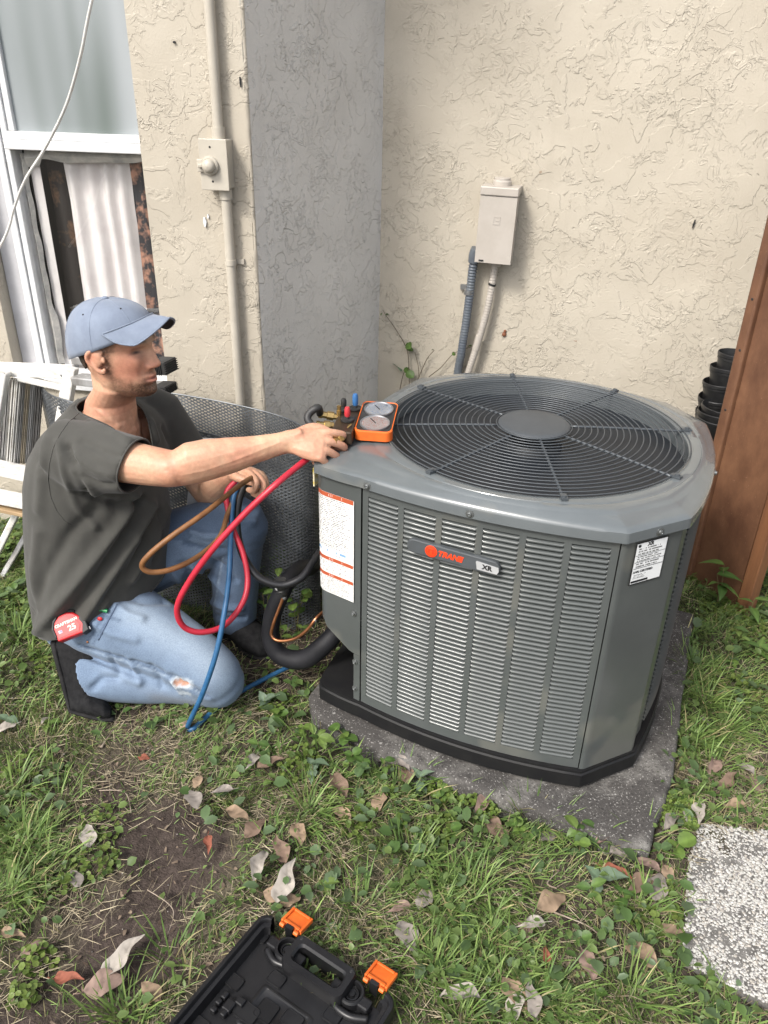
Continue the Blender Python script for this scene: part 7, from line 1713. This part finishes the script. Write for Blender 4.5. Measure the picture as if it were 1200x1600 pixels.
WEEDS = [(440, 1118, 'heart', 9, .05, .9, 'leafy weed with rounded leaves beside the left corner of the concrete pad'), (415, 1100, 'pale', 6, .04, 1.0, 'pale greyish weed just right of the blue hose on the ground'), (470, 1150, 'heart', 7, .05, .8, 'low rounded leaf weed in front of the pad corner'), (405, 1170, 'oval', 7, .04, .8, 'small weed between the bent blue hose and the pad'),
    (490, 1215, 'pale', 7, .04, 1.0, 'dusty pale leaf cluster left of the folded brown leaf'), (545, 1205, 'heart', 5, .06, .8, 'bright round leaf weed left of the folded brown leaf'), (600, 1220, 'oval', 4, .05, .8, 'single green shoot overlapping the folded brown leaf'), (632, 1300, 'heart', 7, .05, .75, 'round leaf weed near the upright tan leaf'), (720, 1200, 'oval', 6, .10, .95, 'upright oval leaf seedling against the black base of the unit'),
    (708, 1315, 'heart', 5, .04, .75, 'round leaf weed below the bright mossy clump'), (655, 1335, 'heart', 8, .03, .6, 'small dark weed in the middle of the lawn'), (905, 1335, 'heart', 6, .05, .75, 'weed with round leaves by the front right corner of the pad'), (930, 1385, 'pale', 5, .05, 1.15, 'large dusty blue green leaf weed left of the pebbled slab'), (925, 1400, 'oval', 6, .05, .9, 'yellow green oval leaf weed beside the dusty one'),
    (1050, 1340, 'heart', 6, .06, 1.1, 'bright lobed leaf weed at the corner of the pebbled slab'), (1022, 1350, 'heart', 3, .05, .7, 'tiny round leaf weed left of the bright lobed one'), (510, 1385, 'oval', 6, .04, .7, 'oval leaf weed above the right latch of the case'), (840, 1355, 'heart', 5, .03, .65, 'low weed right of the grass tussock in the middle'), (975, 1410, 'point', 6, .05, .55, 'grassy leaf clump below the dusty weed'), (935, 1555, 'heart', 5, .03, .6, 'small weed near the bottom edge left of the slab'), (900, 1470, 'heart', 3, .03, .6, 'tiny round leaf weed near the large tan leaf'), (1098, 1545, 'oval', 4, .04, .7, 'oval leaf weed at the lower left corner of the slab'),
    (545, 1170, 'heart', 9, .06, 1.0, 'leafy weed growing over the front edge of the pad near its left end'), (660, 1232, 'pale', 7, .05, .9, 'pale weed at the middle of the front edge of the pad'), (700, 1250, 'oval', 8, .06, .9, 'oval leaf weed in the mossy clump by the pad'), (815, 1300, 'heart', 9, .06, .9, 'leafy weed in the tussock at the front of the pad'), (900, 1310, 'oval', 8, .07, 1.0, 'oval leaf weed covering the front right part of the pad edge'), (570, 1225, 'heart', 8, .05, .95, 'dark heart leaf weed above the curled brown leaf'), (500, 1165, 'oval', 8, .06, 1.0, 'bright oval leaf weed below the left corner of the pad'),
    (1120, 950, 'point', 9, .22, 1.05, 'tall weed with big pointed leaves in front of the brown panel'), (1165, 975, 'point', 6, .10, .9, 'pointed leaf weed right of the tall one by the panel'), (1180, 1030, 'point', 6, .06, .85, 'broad leaf weed low on the right edge'), (1140, 1050, 'heart', 8, .05, .8, 'heart leaf weed right of the grassy tussock'), (1195, 1100, 'heart', 8, .05, .8, 'heart leaf weed at the far right edge'), (1160, 1010, 'oval', 8, .06, .8, 'small oval leaf weed under the pointed one'), (1098, 985, 'heart', 7, .05, .6, 'weed at the right rear corner of the pad'), (1190, 950, 'heart', 9, .08, .9, 'dense weed at the right of the brown batten'),
    (445, 940, 'oval', 12, .22, 1.2, 'leafy weed growing through the metal mesh behind the hoses'), (465, 960, 'pale', 6, .10, .9, 'dark weed beside the copper tube'), (415, 950, 'heart', 10, .14, 1.0, 'weed in front of the metal mesh left of the black pipe'), (470, 1000, 'oval', 5, .05, .8, 'weed under the service panel of the unit'),
    (440, 1004, 'oval', 14, .30, 1.1, 'tall leafy weed in front of the metal mesh beside the black hose'), (464, 992, 'heart', 12, .22, 1.0, 'leafy weed between the black hose and the unit'), (418, 1000, 'oval', 10, .20, 1.0, 'dark weed between the far shoe and the insulated pipe'),
    (20, 800, 'heart', 14, .16, 1.1, 'bushy weed behind the ladder legs'), (50, 830, 'oval', 12, .10, .9, 'leafy weed between the ladder legs and the shirt'), (10, 870, 'heart', 14, .08, .8, 'weed at the left edge under the ladder'), (35, 930, 'heart', 10, .05, .7, 'low weed left of the shirt hem'), (60, 765, 'heart', 14, .2, 1.1, 'dark weed in the shade behind the ladder step'), (15, 1130, 'pale', 4, .03, .8, 'flat leaf weed left of the black shoe'), (75, 1130, 'oval', 5, .03, .9, 'broad leaf weed beside the toe of the shoe')]
for w in WEEDS: weed(*w)
# climbing weeds on the back wall
def vine(px_pts, leaves, label):
    P = [MR @ Vector(((MRi @ onR(x, y)).x, -.022, (MRi @ onR(x, y)).z)) for x, y in px_pts]; t = thing('climbing_weed', label, 'weed', P[0], 0, 'thin weeds on the back wall'); mb = MB(); mb.tube(P, [.0024, .0012], n=6, res=5); mb.build('stem', mat('dry_stem', (.12, .10, .07), .7), t, world=True)
    for x, y, s, k in leaves:
        q_ = MRi @ onR(x, y); o = link('leaf', WL[k][0], t, world=True); o.location = MR @ Vector((q_.x, -.03, q_.z)); o.scale = (s, s, s); o.rotation_euler = (random.uniform(.6, 1.1), random.uniform(-.4, .4), random.uniform(0, 6.28))
vine([(642, 620), (641, 580), (638, 545), (622, 515), (606, 492), (600, 482)], [(636, 540, 1.2, 'heart'), (640, 534, 1.0, 'heart'), (600, 486, .4, 'oval'), (610, 488, .35, 'oval'), (602, 500, .3, 'oval')], 'thin weed with one dark leaf climbing near the wall corner')
vine([(620, 640), (630, 590), (634, 578)], [(628, 577, 1.3, 'pale'), (638, 578, 1.1, 'heart'), (633, 575, 1.0, 'heart')], 'dark toothed leaves peeping over the back rim of the unit')
vine([(655, 610), (668, 590), (690, 572), (708, 552), (722, 545), (742, 538)], [(708, 550, .5, 'heart'), (740, 537, .4, 'oval')], 'wiry dry stem crossing behind the grey conduit')
vine([(655, 600), (656, 575), (650, 548)], [], 'bare dry stalk left of the grey conduit'); vine([(655, 590), (668, 560), (680, 545)], [(681, 544, .3, 'oval')], 'branching dry stalk behind the unit')

# dead leaves, each one
M['dead'] = leaf_mat('dead_leaf', .75, .12, .2)
DC = {'tan': (.285, .205, .140), 'brown': (.185, .128, .095), 'grey': (.235, .208, .185), 'pale': (.36, .325, .285), 'red': (.24, .085, .055), 'dark': (.11, .08, .065), 'pink': (.245, .172, .142)}
DM = {}
def dead_mesh(c, v):
    key = (c, v)
    if key in DM: return DM[key]
    rs = random.Random(hash(key) % 1000 + v); L_ = .062; W_ = (.034, .028, .038, .024)[v]
    V, F = leaf_shape(L_, W_, ('oval', 'pointed', 'oval', 'oval')[v], (.25, .55, .1, .9)[v], (.25, .1, .12, .35)[v], 12)
    V = [(x + .0, y + .0022 * math.sin(x * 160 + v), z + .0030 * math.sin(x * 130 + 2 * v) * (abs(y) / .017) + .0012 * math.sin(y * 420)) for x, y, z in V]; o = len(V)
    mb = MB(); mb.add(V, F); mb.tube([(0, 0, 0), (-.008, .001, .001), (-.014, .003, .003)], .0009, n=5); me = mb.mesh('dead_leaf', M['dead'], angle=180); p = coords(me)
    sp = fbm(p[:, 0] * 260 + v * 9, p[:, 1] * 260, 5 + v, 4); vein = .5 + .5 * np.sin((p[:, 0] - np.abs(p[:, 1]) * .9) * 900); rib = np.exp(-(p[:, 1] / .0011) ** 2)
    col = np.array(DC[c])[None] * (.38 + 1.10 * sp + .10 * vein)[:, None] * (1 - .3 * rib)[:, None]; setcol(me, col); DM[key] = me; return me
DL = [(592, 1264, 'tan', 0, .95, 'tan oval dead leaf standing upright in the grass'), (618, 1208, 'grey', 3, 1.4, 'large folded grey brown leaf in front of the pad edge'), (636, 1218, 'brown', 1, 1.2, 'brown leaf under the folded grey one'), (530, 1240, 'brown', 3, 1.25, 'curled brown leaf left of the upright tan leaf'), (534, 1279, 'tan', 1, 1.0, 'tan brown leaf below the curled brown one'), (466, 1310, 'tan', 0, .95, 'light tan leaf above the pale strip leaf'), (440, 1334, 'brown', 1, 1.2, 'wide brown leaf half under the light tan leaf'), (404, 1362, 'pale', 3, 1.15, 'rolled pale grey leaf at the left of the leaf pile'), (446, 1388, 'pale', 1, 1.55, 'long whitish leaf pointing at the orange latch'), (430, 1402, 'tan', 2, .9, 'brown leaf beside the long whitish leaf'), (452, 1412, 'tan', 2, .7, 'small tan leaf touching the left latch of the case'), (625, 1425, 'pink', 1, .85, 'narrow pinkish leaf upright in the middle of the lawn'), (634, 1462, 'grey', 2, 1.0, 'flat grey leaf below the narrow pinkish one'), (662, 1412, 'grey', 0, .85, 'grey leaf partly under grass in the middle'),
    (754, 1268, 'pink', 3, 1.15, 'curled pinkish leaf leaning on the pad edge'), (771, 1298, 'brown', 0, 1.05, 'brown leaf below the curled pinkish leaf'), (786, 1315, 'brown', 1, .8, 'pointed brown leaf right of the pad edge leaves'), (858, 1414, 'tan', 2, 1.15, 'large flat tan leaf alone right of centre'), (820, 1458, 'pink', 0, .75, 'speckled pink brown leaf left of the large tan leaf'), (832, 1450, 'pale', 1, .9, 'pale leaf beside the speckled pink one'), (852, 1316, 'grey', 0, .75, 'grey leaf right of the grass by the pad'), (722, 1562, 'pale', 3, 1.2, 'pale rolled leaf near the bottom edge'), (800, 1552, 'tan', 2, 1.0, 'tan leaf near the bottom right of centre'), (832, 1570, 'grey', 1, 1.0, 'grey leaf at the bottom right of centre'), (852, 1498, 'red', 1, .6, 'small reddish leaf below the large tan leaf'), (805, 1575, 'pale', 0, .8, 'whitish leaf at the bottom edge'),
    (943, 1322, 'pink', 3, 1.0, 'curled pinkish leaf at the pad front right corner'), (970, 1340, 'grey', 1, 1.05, 'grey leaf right of the curled pinkish one at the corner'), (998, 1388, 'brown', 1, 1.2, 'long brown leaf in the pile near the slab'), (1013, 1364, 'pink', 0, .8, 'pinkish leaf standing in the pile near the slab'), (1040, 1372, 'tan', 0, .75, 'tan leaf between the pile and the pebbled slab'), (960, 1370, 'red', 1, 1.0, 'reddish brown leaf at the left of the pile near the slab'), (1025, 1395, 'grey', 2, 1.0, 'grey leaf at the bottom of the pile near the slab'), (1003, 1498, 'tan', 0, 1.15, 'long smooth tan leaf left of the pebbled slab'), (916, 1508, 'pink', 0, .9, 'mottled leaf left of the long smooth tan leaf'), (1042, 1300, 'grey', 3, .95, 'grey leaf standing at the right corner of the pad'), (1088, 1283, 'pale', 1, 1.0, 'pale leaf resting on top of the pebbled slab'), (1070, 1290, 'pale', 0, .6, 'small white leaf left of the pale one on the slab'), (1145, 1268, 'tan', 1, .95, 'tan leaf above the pebbled slab at the right'), (1112, 1206, 'pink', 3, 1.1, 'pinkish leaf in the right grass below the tussock'), (1133, 1232, 'brown', 1, 1.0, 'brown leaf in the right grass above the slab'), (1178, 1230, 'pink', 0, 1.0, 'pinkish leaf near the right edge'), (1165, 1210, 'grey', 3, .8, 'small grey leaf near the right edge'), (1050, 1460, 'tan', 2, .8, 'tan leaf tucked against the pebbled slab'),
    (140, 1316, 'pale', 2, .80, 'small pale curled leaf on the bare soil at left'), (302, 1252, 'grey', 2, .95, 'grey spotted leaf on the soil below the blue hose'), (326, 1322, 'red', 1, .70, 'small red leaf on bare soil'), (20, 1464, 'tan', 1, .75, 'tan leaf at the left edge'), (60, 1488, 'pink', 2, .75, 'faded pink leaf near the left edge'), (190, 1508, 'pale', 1, 1.35, 'long pale grey leaf on bare soil left of the case'), (158, 1546, 'pink', 2, 1.05, 'wide brown leaf under the long pale one'), (106, 1536, 'red', 1, .85, 'reddish leaf at the lower left'), (240, 1558, 'tan', 2, .7, 'tan leaf right of the wide brown leaf'), (368, 1276, 'tan', 0, .95, 'tan leaf left of the brown pair'), (396, 1300, 'brown', 2, 1.0, 'brown leaf under the tan one'), (120, 1380, 'grey', 2, .7, 'grey leaf fragment on the soil at left'), (12, 1140, 'pale', 2, .8, 'pale leaf at the far left edge below the shoe'), (72, 1130, 'pale', 3, .55, 'tiny pale leaf left of the shoe toe'), (225, 1192, 'red', 2, .45, 'tiny orange brown leaf below the jeans'), (310, 1225, 'tan', 2, .6, 'small tan leaf right of the tiny orange one'), (420, 1200, 'brown', 1, 1.0, 'brown leaf under the weeds left of the pad'), (395, 1195, 'pale', 1, .8, 'pale leaf under the weeds left of the pad'), (350, 1240, 'grey', 1, .8, 'grey green leaf right of the grey spotted one'), (1100, 1130, 'pale', 0, .4, 'tiny white petal like leaf in the right grass')]
for px, py, c, vv_, s, lab in DL:
    p = ong(px, py); hz = float(soil_height(np.array([p.x]), np.array([p.y]))[0]); o = link('dead_leaf', dead_mesh(c, vv_)); sc_ = s * random.uniform(1.10, 1.25); o.scale = (sc_, sc_, sc_)
    rz = random.uniform(0, 6.28); upr = vv_ in (1, 3); rz = {'tan oval dead leaf standing upright in the grass': 1.6, 'long whitish leaf pointing at the orange latch': 1.35, 'long pale grey leaf on bare soil left of the case': 1.0, 'large flat tan leaf alone right of centre': .6, 'long smooth tan leaf left of the pebbled slab': 2.2, 'rolled pale grey leaf at the left of the leaf pile': 1.4, 'large folded grey brown leaf in front of the pad edge': 2.6}.get(lab, rz)
    dx, dy = math.cos(rz) * .03 * s, math.sin(rz) * .03 * s; o.location = (p.x - dx, p.y - dy, max(hz, -.005) + .016); o.rotation_euler = (random.uniform(-.25, .25), random.uniform(-.25, .12), rz)
    tag(o, lab, 'leaf', 'dead leaves on the ground')
TW = [((158, 1168), (172, 1148), (186, 1122), .0035, 'pale dry stalk on the soil beside the toe of the shoe'), ((155, 1235), (195, 1238), (205, 1270), .0018, 'thin curved twig on the bare soil'), ((430, 1168), (470, 1150), (500, 1120), .0014, 'thin dry stalk leaning against the pad corner'), ((870, 1388), (855, 1380), (872, 1362), .002, 'short pale twig above the large tan leaf'), ((865, 1425), (915, 1445), (935, 1460), .002, 'brown twig right of the large tan leaf'), ((600, 1500), (640, 1494), (665, 1530), .0016, 'thin twig near the case latch'), ((230, 1390), (270, 1420), (262, 1460), .0013, 'root like twig on bare soil')]
for a, b, c, r, lab in TW:
    P = [ong(x_, y_, .012) for x_, y_ in (a, b, c)]; mb = MB(); mb.tube(P, [r, r * .8, r * .5], n=6, res=6); tag(mb.build('twig', mat('twig_grey', (.30, .25, .20), .8, col2=(.2, .15, .11), nscale=60), angle=180), lab, 'twig', 'dry twigs and stalks')
# a few bits of gravel and grit
mb = MB()
x, y = scatter(2600)
for a, b in zip(x[:500], y[:500]):
    r = random.uniform(.0012, .0035); zc_ = float(soil_height(np.array([a]), np.array([b]))[0]); mb.add([(v_.x * r * random.uniform(.8, 1.3) + a, v_.y * r + b, v_.z * r * .7 + zc_ + .003) for v_ in ico], icf)
kind(mb.build('gravel', mat('grit', (.34, .31, .28), .8, col2=(.16, .14, .13), nscale=40), angle=180), 'stuff')
